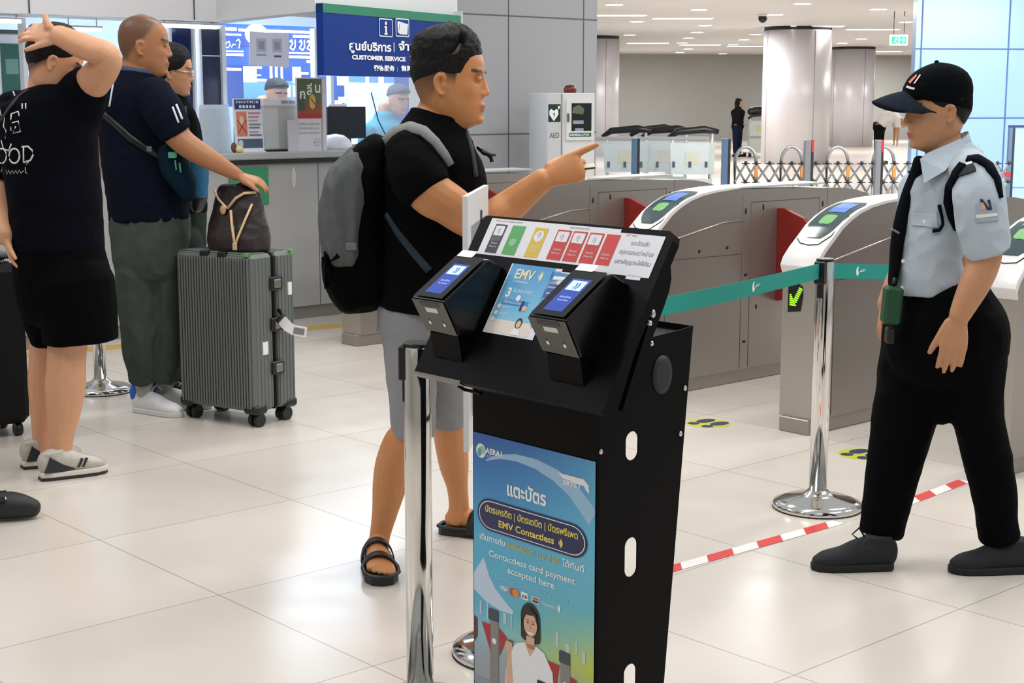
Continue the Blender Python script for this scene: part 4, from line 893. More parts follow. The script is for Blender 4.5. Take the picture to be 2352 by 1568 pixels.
# ---- staff behind the glass (heads and shoulders between the boards)
# ---- blue hanging sign
def cust_sign():
    a = C_ + Vector((.01, -.02, 0)); b = at(1045, 60, D_.y - .02); b.z = 0
    d = (b - a); L = d.length; d.normalize(); rz = math.atan2(d.y, d.x)
    zt, zb = at(723, 8, a.y).z, at(723, 173, a.y).z
    t = thing('customer_service_sign', 'large blue customer service sign with green top band and white Thai and English lettering', 'sign', a, rz)
    MB().box(0, L, -.05, .0, zb, zt).build('panel', M('sign_blue', '#0a3282', .5, 0, .05, 3, spec=.2), t)
    MB().box(0, L, -.052, .0, zt - .052, zt + .001).build('green_band', M('sign_band', '#1d7a5a', .45), t)
    MB().box(L - .012, L + .012, -.056, .03, zb - .0, zt + .03).build('end_cap', M('cap_grey', '#b9bcc0', .4), t)
    q = Print((0, -.05, zb), (1, 0, 0), (0, 0, 1)); q.lift = .003; Hs = zt - zb; mw = m_whiteprint; mbz = _M['sign_blue']
    def fx(px):  # fraction along the sign for a photo column
        r = ray(px, 100); k = r.x / r.y; return (k * a.y - a.x) / (d.x - k * d.y)
    def fy(py, px):
        o = a + d * fx(px); return at(px, py, o.y).z - zb
    for (x0, x1, kind) in ((855, 886, 'i'), (893, 924, 't')):
        X0, X1 = fx(x0), fx(x1); Y0, Y1 = fy(84, x0), fy(42, x0)
        q.rect(X0, Y0, X1, Y1, mw, 1, .012).rect(X0 + .006, Y0 + .006, X1 - .006, Y1 - .006, mbz, 2, .010)
        cx = (X0 + X1) / 2
        if kind == 'i':
            q.disc(cx, Y1 - .028, .011, .011, mw, 3); q.poly([(cx - .016, Y1 - .046), (cx + .009, Y1 - .046), (cx + .009, Y0 + .022), (cx + .018, Y0 + .022), (cx + .018, Y0 + .014), (cx - .018, Y0 + .014), (cx - .018, Y0 + .022), (cx - .008, Y0 + .022), (cx - .008, Y1 - .056), (cx - .016, Y1 - .056)], mw, 3)
        else:
            q.poly([(X0 + .02, Y1 - .02), (X0 + .05, Y1 - .018), (X0 + .056, Y0 + .02), (X0 + .024, Y0 + .026)], mw, 3).poly([(X0 + .045, Y1 - .02), (X1 - .012, Y1 - .032), (X1 - .024, Y0 + .014), (X0 + .04, Y0 + .016)], M('ticket_white', '#dfe4ec', .5), 4)
            q.stroke([(X0 + .034, Y0 + .035), (X0 + .044, Y1 - .035)], .004, mbz, 5)
    h1 = fy(94, 790) - fy(118, 790)
    q.text('ศูนย์บริการ', fx(784), fy(114, 784), .068, mw, l=3, bold=.0022, width=fx(881) - fx(784)); q.text('|', fx(887), fy(114, 887), .06, mw, l=3, bold=.002)
    q.text('จำหน่ายตั๋ว', fx(899), fy(115, 899), .07, mw, l=3, bold=.0022, width=fx(1010) - fx(899))
    q.text('CUSTOMER SERVICE', fx(791), fy(136, 791), .036, mw, l=3, bold=.0018, width=fx(915) - fx(791)); q.text('|', fx(925), fy(137, 925), .034, mw, l=3, bold=.001); q.text('TICKET', fx(937), fy(138, 937), .036, mw, l=3, bold=.0018, width=.19)
    q.text('乘客服务', fx(841), fy(161, 841), .036, mw, l=3, bold=.0014, width=fx(890) - fx(841)); q.text('|', fx(895), fy(162, 895), .03, mw, l=3); q.text('售票处', fx(904), fy(162, 904), .036, mw, l=3, bold=.0014, width=fx(944) - fx(904))
    q.build('lettering', t)
cust_sign()

# ================================================================== defibrillator cabinet
def aed():
    a = at(1258, 300, 11.75); b = at(1366, 300, 11.95); a.z = b.z = 0
    d = b - a; rz = math.atan2(d.y, d.x); L = d.length
    t = thing('defibrillator_cabinet', 'white defibrillator cabinet with a red beacon standing against the grey pillar', 'cabinet', a, rz)
    Z = lambda py: at(1300, py, 11.85).z
    m = M('aed_white', '#d9d9d8', .4, 0, .02)
    z1 = Z(213)
    f = (1291 - 1258) / (1366 - 1258) * L
    MB().bbox(0, f, .01, .3, 0, z1, .006).build('side_column', M('aed_grey', '#c9c9c8', .4, 0, .02), t)
    MB().bbox(f + .004, L, 0, .3, 0, z1, .006).build('body', m, t)
    dr = MB(); x0, x1 = f + .03, L - .02; wx0, wx1 = f + .075, L - .035; wz0, wz1 = Z(301), Z(237)
    dr.box(x0, wx0, -.012, 0, Z(322), Z(228)).box(wx1, x1, -.012, 0, Z(322), Z(228)).box(wx0, wx1, -.012, 0, Z(322), wz0).box(wx0, wx1, -.012, 0, wz1, Z(228)).build('door', M('aed_door', '#dcdcdb', .35, 0, .02), t)
    MB().box(wx0, wx1, -.003, -.001, wz0, wz1).build('window', M('aed_window', '#141a18', .1, 0, .3, 20), t)
    q = Print((wx0, -.004, wz0), (1, 0, 0), (0, 0, 1)); ww, wh = wx1 - wx0, wz1 - wz0
    q.poly([(ww * .05, wh * .65), (ww * .6, wh * .6), (ww * .65, wh * .8), (ww * .4, wh * .95), (ww * .1, wh * .85)], M('aed_leaf', '#5d6b52', .5)).rect(ww * .1, wh * .25, ww * .62, wh * .38, M('aed_pack', '#8f9db0', .4)).rect(ww * .2, .0, ww * .62, wh * .1, _M['aed_pack']).build('contents', t)
    MB().bbox(x0 + .006, x0 + .018, -.03, -.012, Z(280), Z(260), .003).build('handle', M('aed_handle', '#5c6066', .4), t)
    q = Print((wx0 - .02, -.0125, Z(314)), (1, 0, 0), (0, 0, 1)); q.rect(0, 0, ww + .015, .03, M('aed_green', '#1c5c46', .5)); q.text('DEFIBRILLATOR', .006, .008, .02, m_whiteprint, l=1, bold=.0005, width=ww * .95); q.build('nameplate', t)
    q = Print((.01, .01, Z(280)), (1, 0, 0), (0, 0, 1)); w = f - .02; h = Z(239) - Z(280); mg = M('aed_darkgreen', '#0d2d22', .5)
    q.rect(0, 0, w, h, mg); q.poly([(w * .45, h * .05), (w * .82, h * .42), (w * .8, h * .66), (w * .64, h * .73), (w * .45, h * .62), (w * .26, h * .73), (w * .1, h * .66), (w * .08, h * .42)], m_whiteprint, 1)
    q.poly([(w * .5, h * .6), (w * .36, h * .42), (w * .47, h * .42), (w * .4, h * .22), (w * .58, h * .46), (w * .47, h * .46)], mg, 2).disc(w * .86, h * .82, w * .09, h * .09, m_whiteprint, 1).poly([(w * .74, h * .68), (w * .82, h * .82), (w * .9, h * .74)], m_whiteprint, 1)
    q.text('AED', .012, -.12, .055, M('aed_text', '#6a6d70', .5), l=1, bold=.001, width=w * .8)
    q.build('heart_sign', t)
    MB().lathe([(.05, z1), (.05, z1 + .03), (.038, z1 + .055), (.01, z1 + .062)], c=((f + L) / 2 - .02, .1, 0), n=20).build('beacon', M('beacon_red', '#6a1518', .25), t)
aed()

# ================================================================== glass barrier, luggage carts, folding gate
yb = 18.0
xg0, xg1 = at(1366, 330, yb).x, at(1628, 330, yb).x; zt = at(1480, 314, yb).z
t = thing('glass_barrier', 'glass barrier with a grey top rail in front of the luggage carts', 'barrier', (xg0, yb, 0))
L = xg1 - xg0; MB().box(0, L, -.006, .006, .05, zt - .04).build('glass', glass_mat('barrier_glass', '#dde8ee', .02, .16), t)
MB().bbox(0, L, -.025, .025, zt - .04, zt, .005).build('top_rail', M('rail_grey', '#8d9092', .4), t); MB().box(0, L, -.03, .03, 0, .05).build('bottom_rail', _M['rail_grey'], t)
for k in range(7): MB().box(.15 + k * L / 7, .18 + k * L / 7, -.02, .02, zt - .36, zt - .29).build('glass_clamp', M('clamp_dark', '#4a4f56', .4), t)
m_post = M('blue_steel_post', '#6a86a8', .22, .6, .05, 6)
def post(px, py, Y, name, label, wd, red=False):
    p = at(px, py, Y); t = thing(name, label, 'post', (p.x, Y, 0)); w = wd
    MB().bbox(-w, w * .45, -w, w, .0, p.z, .004).build('steel_face', m_post if not red else M('grey_steel_post', '#8c8f94', .3, .6, .05, 6), t)
    MB().box(w * .47, w, -w, w, 0, p.z - .005).build('black_edge', m_dark, t)
    MB().lathe([(w * 2, 0), (w * 2, .015)], n=20).build('foot_plate', m_dark, t)
    if red: MB().box(w * .5, w * 1.05, -w * 1.05, w * 1.05, p.z - .14, p.z).build('red_reflector', M('reflector_red', '#a52a2a', .4), t)
post(1460, 317, 17.6, 'barrier_post', 'blue steel post in front of the luggage carts', .046)
post(1668, 318, 17.7, 'barrier_post', 'dark steel post at the left end of the folding gate', .048)
post(1858, 321, 17.6, 'barrier_post', 'grey steel post with a red edge in front of the wide column', .050, True)
post(2020, 321, 17.6, 'barrier_post', 'grey steel post behind the guard\'s cap brim, at the bending man', .044, True)
# luggage carts
m_cartw = M('cart_white', '#c9cfd0', .3, .5, .05); m_cartb = M('cart_basket', '#b9c0ba', .4, .3, .1, 5)
def cart(label):
    t = thing('luggage_cart', label, 'luggage cart', (0, 0, 0), 0, 'row of luggage carts')
    b = MB(); b.tube([(-.32, 0, 1.02), (-.2, 0, 1.1), (.15, 0, 1.13), (.34, 0, 1.10)], [.025, .045, .05, .035], 10); b.build('handle', m_black, t)
    for sx in (-.26, .26): MB().tube([(sx, 0, 1.08), (sx, .04, .8), (sx * .95, .1, .2)], .022, 8).build('upright', m_cartw, t)
    MB().prism([(-.28, .58), (.28, .58), (.30, .96), (-.30, .96)], 'y', -.04, -.02).build('basket_front', m_cartb, t)
    MB().box(-.28, .28, -.04, .3, .56, .58).build('basket_floor', m_cartw, t)
    MB().bbox(-.1, .1, -.046, -.04, .68, .84, .003).build('sign_plate', M('cart_plate', '#b7b18c', .5), t)
    MB().prism([(-.25, .12), (.25, .12), (.28, .5), (-.28, .5)], 'y', .02, .04).build('back_panel', m_cartb, t)
    MB().box(-.24, .24, .0, .9, .11, .135).build('deck', m_cartw, t)
    for x, y in ((-.2, .1), (.2, .1), (0, .82)): MB().cyl((x - .02, y, .06), (x + .02, y, .06), .06, 14).build('wheel', m_black, t)
    return t
cpos = [(1438, 322, 20.2), (1500, 321, 21.0), (1530, 322, 20.2), (1590, 322, 19.6)]
cl = ['luggage cart at the left end of the row, left of the blue post', 'luggage cart just right of the blue post', 'third luggage cart from the blue post', 'luggage cart at the right end of the row']
c0 = cart(cl[0])
for k, (px, py, Y) in enumerate(cpos):
    p = at(px, py, Y); o = c0 if k == 0 else dup(c0, (0, 0, 0), 0, cl[k]); o.location = (p.x, Y, 0); o.rotation_euler = (0, 0, (-.15, .1, -.2, .12)[k])
# folding gate
def fold_gate(px0, px1, Y, label, n):
    a, b = at(px0, 380, Y), at(px1, 380, Y); t = thing('folding_gate', label, 'gate', (a.x, Y, 0)); L = b.x - a.x; st = L / n
    m1 = M('gate_alu', '#a3a5a6', .25, .8, .05, 8); m2 = M('gate_joint', '#15161a', .5); mo = M('gate_reflector', '#c07a35', .4)
    zs, ztp = at(1800, 374, Y).z, at(1800, 337, Y).z
    for k in range(n):
        x0 = k * st; w = st * .46; r = w / 2
        pts = [(x0, 0, .06), (x0, 0, zs)] + [(x0 + r - r * math.cos(math.pi * i / 10), 0, zs + (ztp - zs) * math.sin(math.pi * i / 10)) for i in range(1, 10)] + [(x0 + w, 0, zs), (x0 + w, 0, .06)]
        MB().tube(pts, .02, 8).build('arch', m1, t)
        ch = [x0 - .0, x0 + st * .23, x0 + w, x0 + st * .75, x0 + st]
        for j in range(4):
            l, r_ = ch[j], ch[j + 1]
            lt = MB()
            for i, (za, zb) in enumerate(((zs, zs - .22), (zs - .22, zs - .44), (zs - .44, zs - .66))):
                y_ = .03
                lt.tube([(l, y_, za), (r_, y_, zb)], 0, flat=(.013, .004)); lt.tube([(l, -y_, zb), (r_, -y_, za)], 0, flat=(.013, .004))
            lt.build('lattice', m1, t) if j < 3 else None
        jb = lt
        for x in ch[1:]:
            for z in (zs, zs - .22, zs - .44): jb.ell((x, -.03, z), .022, .02, .026, 1, 10, 6); jb.tube([(x - .05, -.03, z - .008), (x + .05, -.03, z - .008)], .007, 6, 1)
        jb.build('lattice', [m1, m2], t)
        MB().bbox(x0 + w - .022, x0 + w + .022, -.03, -.018, zs - .17, zs - .03, .004).build('reflector', mo, t)
        for x in (x0, x0 + w): MB().cyl((x, -.02, .035), (x, .02, .035), .035, 12).build('castor', m2, t)
    return t
fold_gate(1688, 2110, 18.0, 'silver folding lattice gate with arches standing in front of the columns', 4)
fold_gate(2210, 2316, 18.3, 'short end of a silver folding lattice gate behind the guard\'s shoulder', 1)
# dark framed glass door at right
t = thing('glass_gate_frame', 'dark framed glass gate in front of the pale blue wall at right', 'glass gate', (at(2312, 400, 18.6).x, 18.6, 0))
Z = lambda py: at(2320, py, 18.6).z
MB().box(0, .04, -.03, .03, 0, Z(293)).build('post', m_post, t); MB().box(.04, .07, -.03, .03, 0, Z(293)).build('black_edge', m_dark, t)
MB().box(.0, 1.2, -.03, .03, Z(293), Z(293) + .03).build('top_bar', M('navy_bar', '#1f2a55', .4), t); MB().box(.07, 1.2, -.006, .006, .05, Z(293)).build('glass', glass_mat('door_glass', '#cfe2f6', .02, .10), t)
MB().box(-.12, .04, -.035, -.03, Z(406), Z(394)).build('red_band', M('band_red', '#8e2a2c', .5), t)
# ================================================================== tools for people
def limb(mb, pts, sub=4, n=16, lat=None, flat0=False, flat1=False, sq=1.0):
    """closed tapering tube: pts = [(Vector, half_width, half_depth)]; cross-section axes from the tangent and the depth direction (or lat)"""
    P = [np.array([*p[0], p[1], p[2]], float) for p in pts]
    Q = []
    for i in range(len(P) - 1):
        p0 = P[max(i - 1, 0)]; p1 = P[i]; p2 = P[i + 1]; p3 = P[min(i + 2, len(P) - 1)]
        if i == 0: p0 = 2 * p1 - p2
        if i == len(P) - 2: p3 = 2 * p2 - p1
        for k in range(sub):
            t = k / sub; Q.append(.5 * ((2 * p1) + (p2 - p0) * t + (2 * p0 - 5 * p1 + 4 * p2 - p3) * t * t + (3 * p1 - p0 - 3 * p2 + p3) * t ** 3))
    Q.append(P[-1]); rings = []
    def frame(i):
        t = Q[min(i + 1, len(Q) - 1)][:3] - Q[max(i - 1, 0)][:3]; t = t / (np.linalg.norm(t) + 1e-9)
        l = np.array(lat, float) if lat is not None else np.cross(t, [0, 1, 0])
        if lat is not None: l = l - t * (l @ t)
        if np.linalg.norm(l) < .15: l = np.cross(t, [0, .3, 1.])
        l = l / np.linalg.norm(l); return t, l, np.cross(l, t)
    F = [frame(i) for i in range(len(Q))]
    def ring(c, l, d, a, b):
        out = []
        for j in range(n):
            g = 2 * math.pi * j / n; ca, sa = math.cos(g), math.sin(g)
            if sq != 1.0: ca = math.copysign(abs(ca) ** sq, ca); sa = math.copysign(abs(sa) ** sq, sa)
            out.append(c + l * a * ca + d * b * sa)
        return out
    if not flat0:
        t, l, d = F[0]; r = min(Q[0][3], Q[0][4])
        for q in (.25, .6, .87): rings.append(ring(Q[0][:3] - t * r * math.sqrt(1 - q * q) * .8, l, d, max(1e-4, Q[0][3]) * q, max(1e-4, Q[0][4]) * q))
    for i, q in enumerate(Q): rings.append(ring(q[:3], F[i][1], F[i][2], max(q[3], 1e-4), max(q[4], 1e-4)))
    if not flat1:
        t, l, d = F[-1]; r = min(Q[-1][3], Q[-1][4])
        for q in (.87, .6, .25): rings.append(ring(Q[-1][:3] + t * r * math.sqrt(1 - q * q) * .8, l, d, max(1e-4, Q[-1][3]) * q, max(1e-4, Q[-1][4]) * q))
    vs = [p for r in rings for p in r]; fs = []
    for k in range(len(rings) - 1):
        for i in range(n):
            j = (i + 1) % n; fs.append((k * n + i, k * n + j, (k + 1) * n + j, (k + 1) * n + i))
    fs += [tuple(range(n))[::-1], tuple(range((len(rings) - 1) * n, len(rings) * n))]
    mb.add(vs, fs, 0, True); return mb
def px_limb(mb, pts, **kw):
    """pts = [(px, py, Y, half_width_px, half_depth_px)]"""
    return limb(mb, [(at(a, b, Y), r * Y / F_PX, q * Y / F_PX) for a, b, Y, r, q in pts], **kw)
def fuse(name, mb, mat, voxel, smooth=6, parent=None, off=(0, 0, 0), fn=None, paint=None):
    """one continuous skin around all the overlapping closed shapes of mb"""
    me = bpy.data.meshes.new('tmp'); me.from_pydata(mb.v, [], mb.f)
    bm = bmesh.new(); bm.from_mesh(me); bmesh.ops.recalc_face_normals(bm, faces=bm.faces[:]); bm.to_mesh(me); bm.free()
    o = bpy.data.objects.new('tmp', me); COL.objects.link(o)
    r = o.modifiers.new('r', 'REMESH'); r.mode = 'VOXEL'; r.voxel_size = voxel; r.use_smooth_shade = True
    s = o.modifiers.new('s', 'SMOOTH'); s.factor = .5; s.iterations = smooth
    bpy.context.view_layer.update(); dg = bpy.context.evaluated_depsgraph_get()
    m2 = bpy.data.meshes.new_from_object(o.evaluated_get(dg)); m2.name = name
    bpy.data.objects.remove(o); bpy.data.meshes.remove(me)
    n = len(m2.vertices); co = np.empty(n * 3, np.float32); m2.vertices.foreach_get('co', co); co = co.reshape(-1, 3)
    if fn is not None:
        no = np.empty(n * 3, np.float32); m2.vertex_normals.foreach_get('vector', no); no = no.reshape(-1, 3)
        co = fn(co, no)
    if paint is not None:
        at_ = m2.color_attributes.new('paint', 'FLOAT_COLOR', 'POINT'); at_.data.foreach_set('color', paint(co).astype(np.float32).ravel())
    m2.vertices.foreach_set('co', (co - np.array(off, np.float32)).astype(np.float32).ravel())
    m2.polygons.foreach_set('use_smooth', [True] * len(m2.polygons)); m2.materials.clear(); m2.materials.append(mat); m2.update()
    ob = bpy.data.objects.new(name, m2); COL.objects.link(ob)
    if parent is not None: ob.parent = parent
    return ob
def folds(amp, sx, sz, seed=0, dirs=((.3, .1, 1),), sharp=1.0):
    """cloth creases: ridged noise stretched along the body"""
    def f(co, no):
        out = co.copy(); s = Vector((seed * 7.1, seed * 3.3, seed * 1.7))
        for i in range(len(co)):
            p = Vector((co[i][0] * sx, co[i][1] * sx, co[i][2] * sz)) + s
            a = mnoise.noise(p); b = 1 - 2 * abs(mnoise.noise(p * 1.9 + Vector((5, 1, 2))))
            out[i] += no[i] * amp * (a * .8 + b * .55)
        return out
    return f
# ------------------------------------------------------------------ head
HT = np.array([  # height, front, back, half width (chin-to-crown = 1)
    (-.06, .20, -.10, .14), (-.01, .33, -.12, .16), (.03, .385, -.16, .185), (.10, .40, -.22, .225), (.16, .402, -.27, .25), (.22, .41, -.31, .27), (.29, .402, -.35, .285), (.36, .405, -.385, .30),
    (.43, .40, -.41, .315), (.50, .392, -.425, .325), (.56, .41, -.432, .33), (.62, .41, -.435, .333), (.70, .398, -.43, .332), (.78, .365, -.41, .322), (.86, .30, -.36, .29), (.92, .22, -.285, .235), (.965, .12, -.19, .165), (.99, .03, -.10, .09), (1.0, -.02, -.05, .02)])
def hsurf(az, z):
    xf, xb, w = (np.interp(z, HT[:, 0], HT[:, k]) for k in (1, 2, 3))
    xc = -.03 if z < .9 else -.03; c, s = math.cos(az), math.sin(az); hx = (xf - xc) if c > 0 else (xc - xb)
    e = .82 if c > 0 else .95
    x = xc + hx * math.copysign(abs(c) ** e, c); y = w * math.copysign(abs(s) ** .9, s)
    for sg in (-1, 1):
        g = math.exp(-((az if az < math.pi else az - 2 * math.pi) - sg * .47) ** 2 / .05 - (z - .50) ** 2 / .0022); x -= .035 * g
        g = math.exp(-((az if az < math.pi else az - 2 * math.pi) - sg * .75) ** 2 / .06 - (z - .37) ** 2 / .006); x += .018 * g; y += .012 * g * sg
    return x, y, z
class Head:
    def __init__(s, ear, fwd, up, H, deep=1., wide=1.):
        s.F = Vector(fwd).normalized(); s.Up = Vector(up); s.Up = (s.Up - s.F * s.Up.dot(s.F)).normalized(); s.L = s.Up.cross(s.F)
        s.H, s.deep, s.wide = H, deep, wide; s.O = Vector((0, 0, 0)); s.O = Vector(ear) - s.w(-.04, s.side_of(ear) * .32, .42)
    def side_of(s, ear): return 1 if s.L.y < 0 else -1      # ear given is the one nearer the camera
    def w(s, x, y, z): return s.O + (s.F * x * s.deep + s.L * y * s.wide + s.Up * z) * s.H
    def local(s, co):
        d = co - np.array(s.O, np.float32); R = np.array([s.F, s.L, s.Up], np.float32)
        l = d @ R.T / s.H; l[:, 0] /= s.deep; l[:, 1] /= s.wide; return l
    def grid(s, mb, n=40, off=None, zs=None):
        zs = zs if zs is not None else list(np.concatenate([np.linspace(-.06, .9, 34), [.93, .955, .975, .99, 1.0]])); vs = []; fs = []
        for z in zs:
            for j in range(n):
                az = 2 * math.pi * j / n; x, y, zz = hsurf(az, z)
                if off is not None:
                    t = off(az, z); nx, ny, nz = x + .02, y, (z - .5) * (.9 if z > .5 else 0); l = math.sqrt(nx * nx + ny * ny + nz * nz) + 1e-6
                    x += nx / l * t; y += ny / l * t; zz += nz / l * t
                vs.append(s.w(x, y, zz))
        K = len(zs)
        for k in range(K - 1):
            for i in range(n):
                j = (i + 1) % n; fs.append((k * n + i, k * n + j, (k + 1) * n + j, (k + 1) * n + i))
        fs += [tuple(range(n))[::-1], tuple(range((K - 1) * n, K * n))]
        mb.add(vs, fs, 0, True); return mb
    def blob(s, mb, x, y, z, rx, ry, rz, rot=0.):
        m = Matrix(((s.F.x, s.L.x, s.Up.x), (s.F.y, s.L.y, s.Up.y), (s.F.z, s.L.z, s.Up.z))) @ Matrix.Rotation(rot, 3, 'Y')
        mb.ell(s.w(x, y, z), rx * s.H, ry * s.H, rz * s.H, 0, 16, 10, m); return mb
    def lim(s, mb, pts, **kw): return limb(mb, [(s.w(*p[:3]), p[3] * s.H, p[4] * s.H) for p in pts], **kw)
    def skin(s, mb, nose=1.):
        s.grid(mb)
        n_ = nose
        s.lim(mb, [(.385, 0, .55, .04, .03), (.405, 0, .47, .045, .033), (.425, 0, .40, .055, .040), (.44 * n_, 0, .35, .068, .046)], lat=s.L, n=14)
        for sg in (-1, 1):
            s.blob(mb, .412, sg * .062, .338, .04, .034, .03)
            s.blob(mb, .375, sg * .13, .575, .045, .09, .028)             # brow
            s.blob(mb, .372, sg * .135, .505, .028, .065, .03)            # lid
            # ear: rim + bowl
            c = s.L * sg
            s.lim(mb, [(.012, sg * .325, .47, .014, .016), (-.005, sg * .34, .515, .019, .018), (-.05, sg * .352, .535, .022, .019), (-.095, sg * .362, .50, .023, .02), (-.105, sg * .358, .44, .022, .02), (-.085, sg * .346, .375, .020, .018), (-.045, sg * .335, .325, .024, .018), (-.015, sg * .326, .325, .02, .016)], lat=s.F, n=12)
            s.blob(mb, -.05, sg * .32, .44, .055, .018, .095); s.blob(mb, -.002, sg * .325, .42, .02, .02, .03)
        s.blob(mb, .40, 0, .215, .034, .10, .024); s.blob(mb, .393, 0, .165, .034, .085, .027); s.blob(mb, .37, 0, .055, .05, .09, .05)
        return mb
    def paint(s, stub, brow=True):
        """r: short-cropped hair on skin, g: lip, b: brow"""
        def f(co):
            l = s.local(co); n = len(co); c = np.zeros((n, 4), np.float32); c[:, 3] = 1
            x, y, z = l[:, 0], l[:, 1], l[:, 2]
            near = (z > -.08) & (z < 1.1) & (np.abs(y) < .5) & (np.abs(x) < .6)
            az = np.abs(np.arctan2(y, x + .03)); c[:, 0] = np.where(near & ((np.abs(y) < .338) | (z > .56)), stub(az, z), 0)
            c[:, 1] = np.where(near & (x > .33), np.exp(-((np.abs(y)) / .1) ** 4) * np.clip(1.4 - np.abs(z - .19) / .045, 0, 1), 0)
            if brow: c[:, 2] = np.where(near & (x > .2), np.clip(1.5 - np.abs(z - (.585 + .02 * np.abs(y))) / .018, 0, 1) * (np.abs(np.abs(y) - .15) < .095), 0)
            return c
        return f
    def eyes(s, parent, off, open_=.5):
        w_ = M('eye_white', '#d9d3cc', .25); k_ = M('eye_dark', '#140d0a', .15)
        for sg in (-1, 1):
            m = MB(); c = s.w(.378, sg * .135, .505); R = Matrix(((s.F.x, s.L.x, s.Up.x), (s.F.y, s.L.y, s.Up.y), (s.F.z, s.L.z, s.Up.z)))
            m.ell(c, .034 * s.H, .055 * s.H, .0085 * s.H, 0, 14, 8, R); m.ell(c + s.F * .014 * s.H, .023 * s.H, .036 * s.H, .0095 * s.H, 1, 12, 8, R)
            m.build('eye', [w_, k_], parent, off)
def hair(head, name, mat, off, parent, root, n=72, nz=46, rough=.012, zmin=.05):
    mb = MB()
    def o2(az, z):
        t = off(az if az <= math.pi else 2 * math.pi - az, z, 1 if az <= math.pi else -1)
        if t > -.02: x, y, zz = hsurf(az, z); t += rough * min(1, max(0, t) / .03) * (mnoise.noise(Vector((x * 22, y * 22, zz * 12))) + .8 * mnoise.noise(Vector((x * 55, y * 55, zz * 16))))
        return t
    head.grid(mb, n, o2, list(np.concatenate([np.linspace(zmin, .9, nz), [.93, .955, .975, .99, 1.0]])))
    return mb.build(name, mat, parent, root)
from mathutils.bvhtree import BVHTree
class Surf:
    """finds points on a finished piece of clothing so that straps, badges and prints lie on the cloth"""
    def __init__(s, ob, off):
        o = Vector(off); me = ob.data; s.t = BVHTree.FromPolygons([v.co + o for v in me.vertices], [tuple(p.vertices) for p in me.polygons])
    def __call__(s, px, py, Y, lift=.004):
        C = Vector((0, 0, CAM_H)); r = ray(px, py).normalized(); h = s.t.ray_cast(C + r * 1.0, r, 30)
        if h[0] is None: h = s.t.find_nearest(at(px, py, Y))
        n = h[1] if h[1].dot(h[0] - C) < 0 else -h[1]
        return h[0] + n * lift, n
    def band(s, pts, w_, mat, name, parent, root, Y, th=.004, sub=5):
        P_ = []
        for i in range(len(pts) - 1):
            for k in range(sub): f = k / sub; P_.append((pts[i][0] * (1 - f) + pts[i + 1][0] * f, pts[i][1] * (1 - f) + pts[i + 1][1] * f, (w_[i] * (1 - f) + w_[i + 1] * f) if isinstance(w_, list) else w_))
        P_.append((*pts[-1], w_[-1] if isinstance(w_, list) else w_)); H = [s(x, y, Y, .002) for x, y, _ in P_]; m = MB(); vs = []; fs = []; N = len(P_)
        for k in range(N):
            p, n = H[k]; n = sum((H[min(max(k + j, 0), N - 1)][1] for j in (-2, -1, 0, 1, 2)), Vector()).normalized(); tg = (H[min(k + 1, N - 1)][0] - H[max(k - 1, 0)][0]).normalized(); l = tg.cross(n).normalized(); r = P_[k][2] * Y / F_PX
            vs += [p + l * r - n * .006, p - l * r - n * .006, p - l * r * .9 + n * th, p + l * r * .9 + n * th]
        for k in range(N - 1):
            for i in range(4): j = (i + 1) % 4; fs.append((4 * k + i, 4 * k + j, 4 * k + 4 + j, 4 * k + 4 + i))
        e = 4 * N; fs += [(0, 1, 2, 3), (e - 1, e - 2, e - 3, e - 4)]; m.add(vs, fs, 0, True); return m.build(name, mat, parent, root)
    def patch(s, pts, mat, name, parent, root, Y, th=.003, lift=.001, n=6):
        """four-cornered cloth patch laid on the surface"""
        a, b, c, d = [Vector((*p, 0)) for p in pts]; m = MB(); vs = []; fs = []
        for j in range(n + 1):
            for i in range(n + 1):
                q = a.lerp(b, i / n).lerp(d.lerp(c, i / n), j / n); vs.append(s(q.x, q.y, Y, lift + th)[0])
        k = len(vs); vs += [s(*(a.lerp(b, i / n).lerp(d.lerp(c, i / n), j / n)).xy, Y, -.004)[0] for j in range(n + 1) for i in range(n + 1)]
        for j in range(n):
            for i in range(n): q = j * (n + 1) + i; fs += [(q, q + 1, q + n + 2, q + n + 1), (k + q, k + q + n + 1, k + q + n + 2, k + q + 1)]
        ed = [i for i in range(n + 1)] + [(j + 1) * (n + 1) + n for j in range(n)] + [n * (n + 1) + n - 1 - i for i in range(n)] + [(n - 1 - j) * (n + 1) for j in range(n - 1)]
        for i in range(len(ed)): u, v = ed[i], ed[(i + 1) % len(ed)]; fs.append((u, v, k + v, k + u))
        m.add(vs, fs, 0, False); return m.build(name, mat, parent, root)
def lerp_tab(tab):
    a = np.array(tab, float); return lambda v: float(np.interp(v, a[:, 0], a[:, 1]))
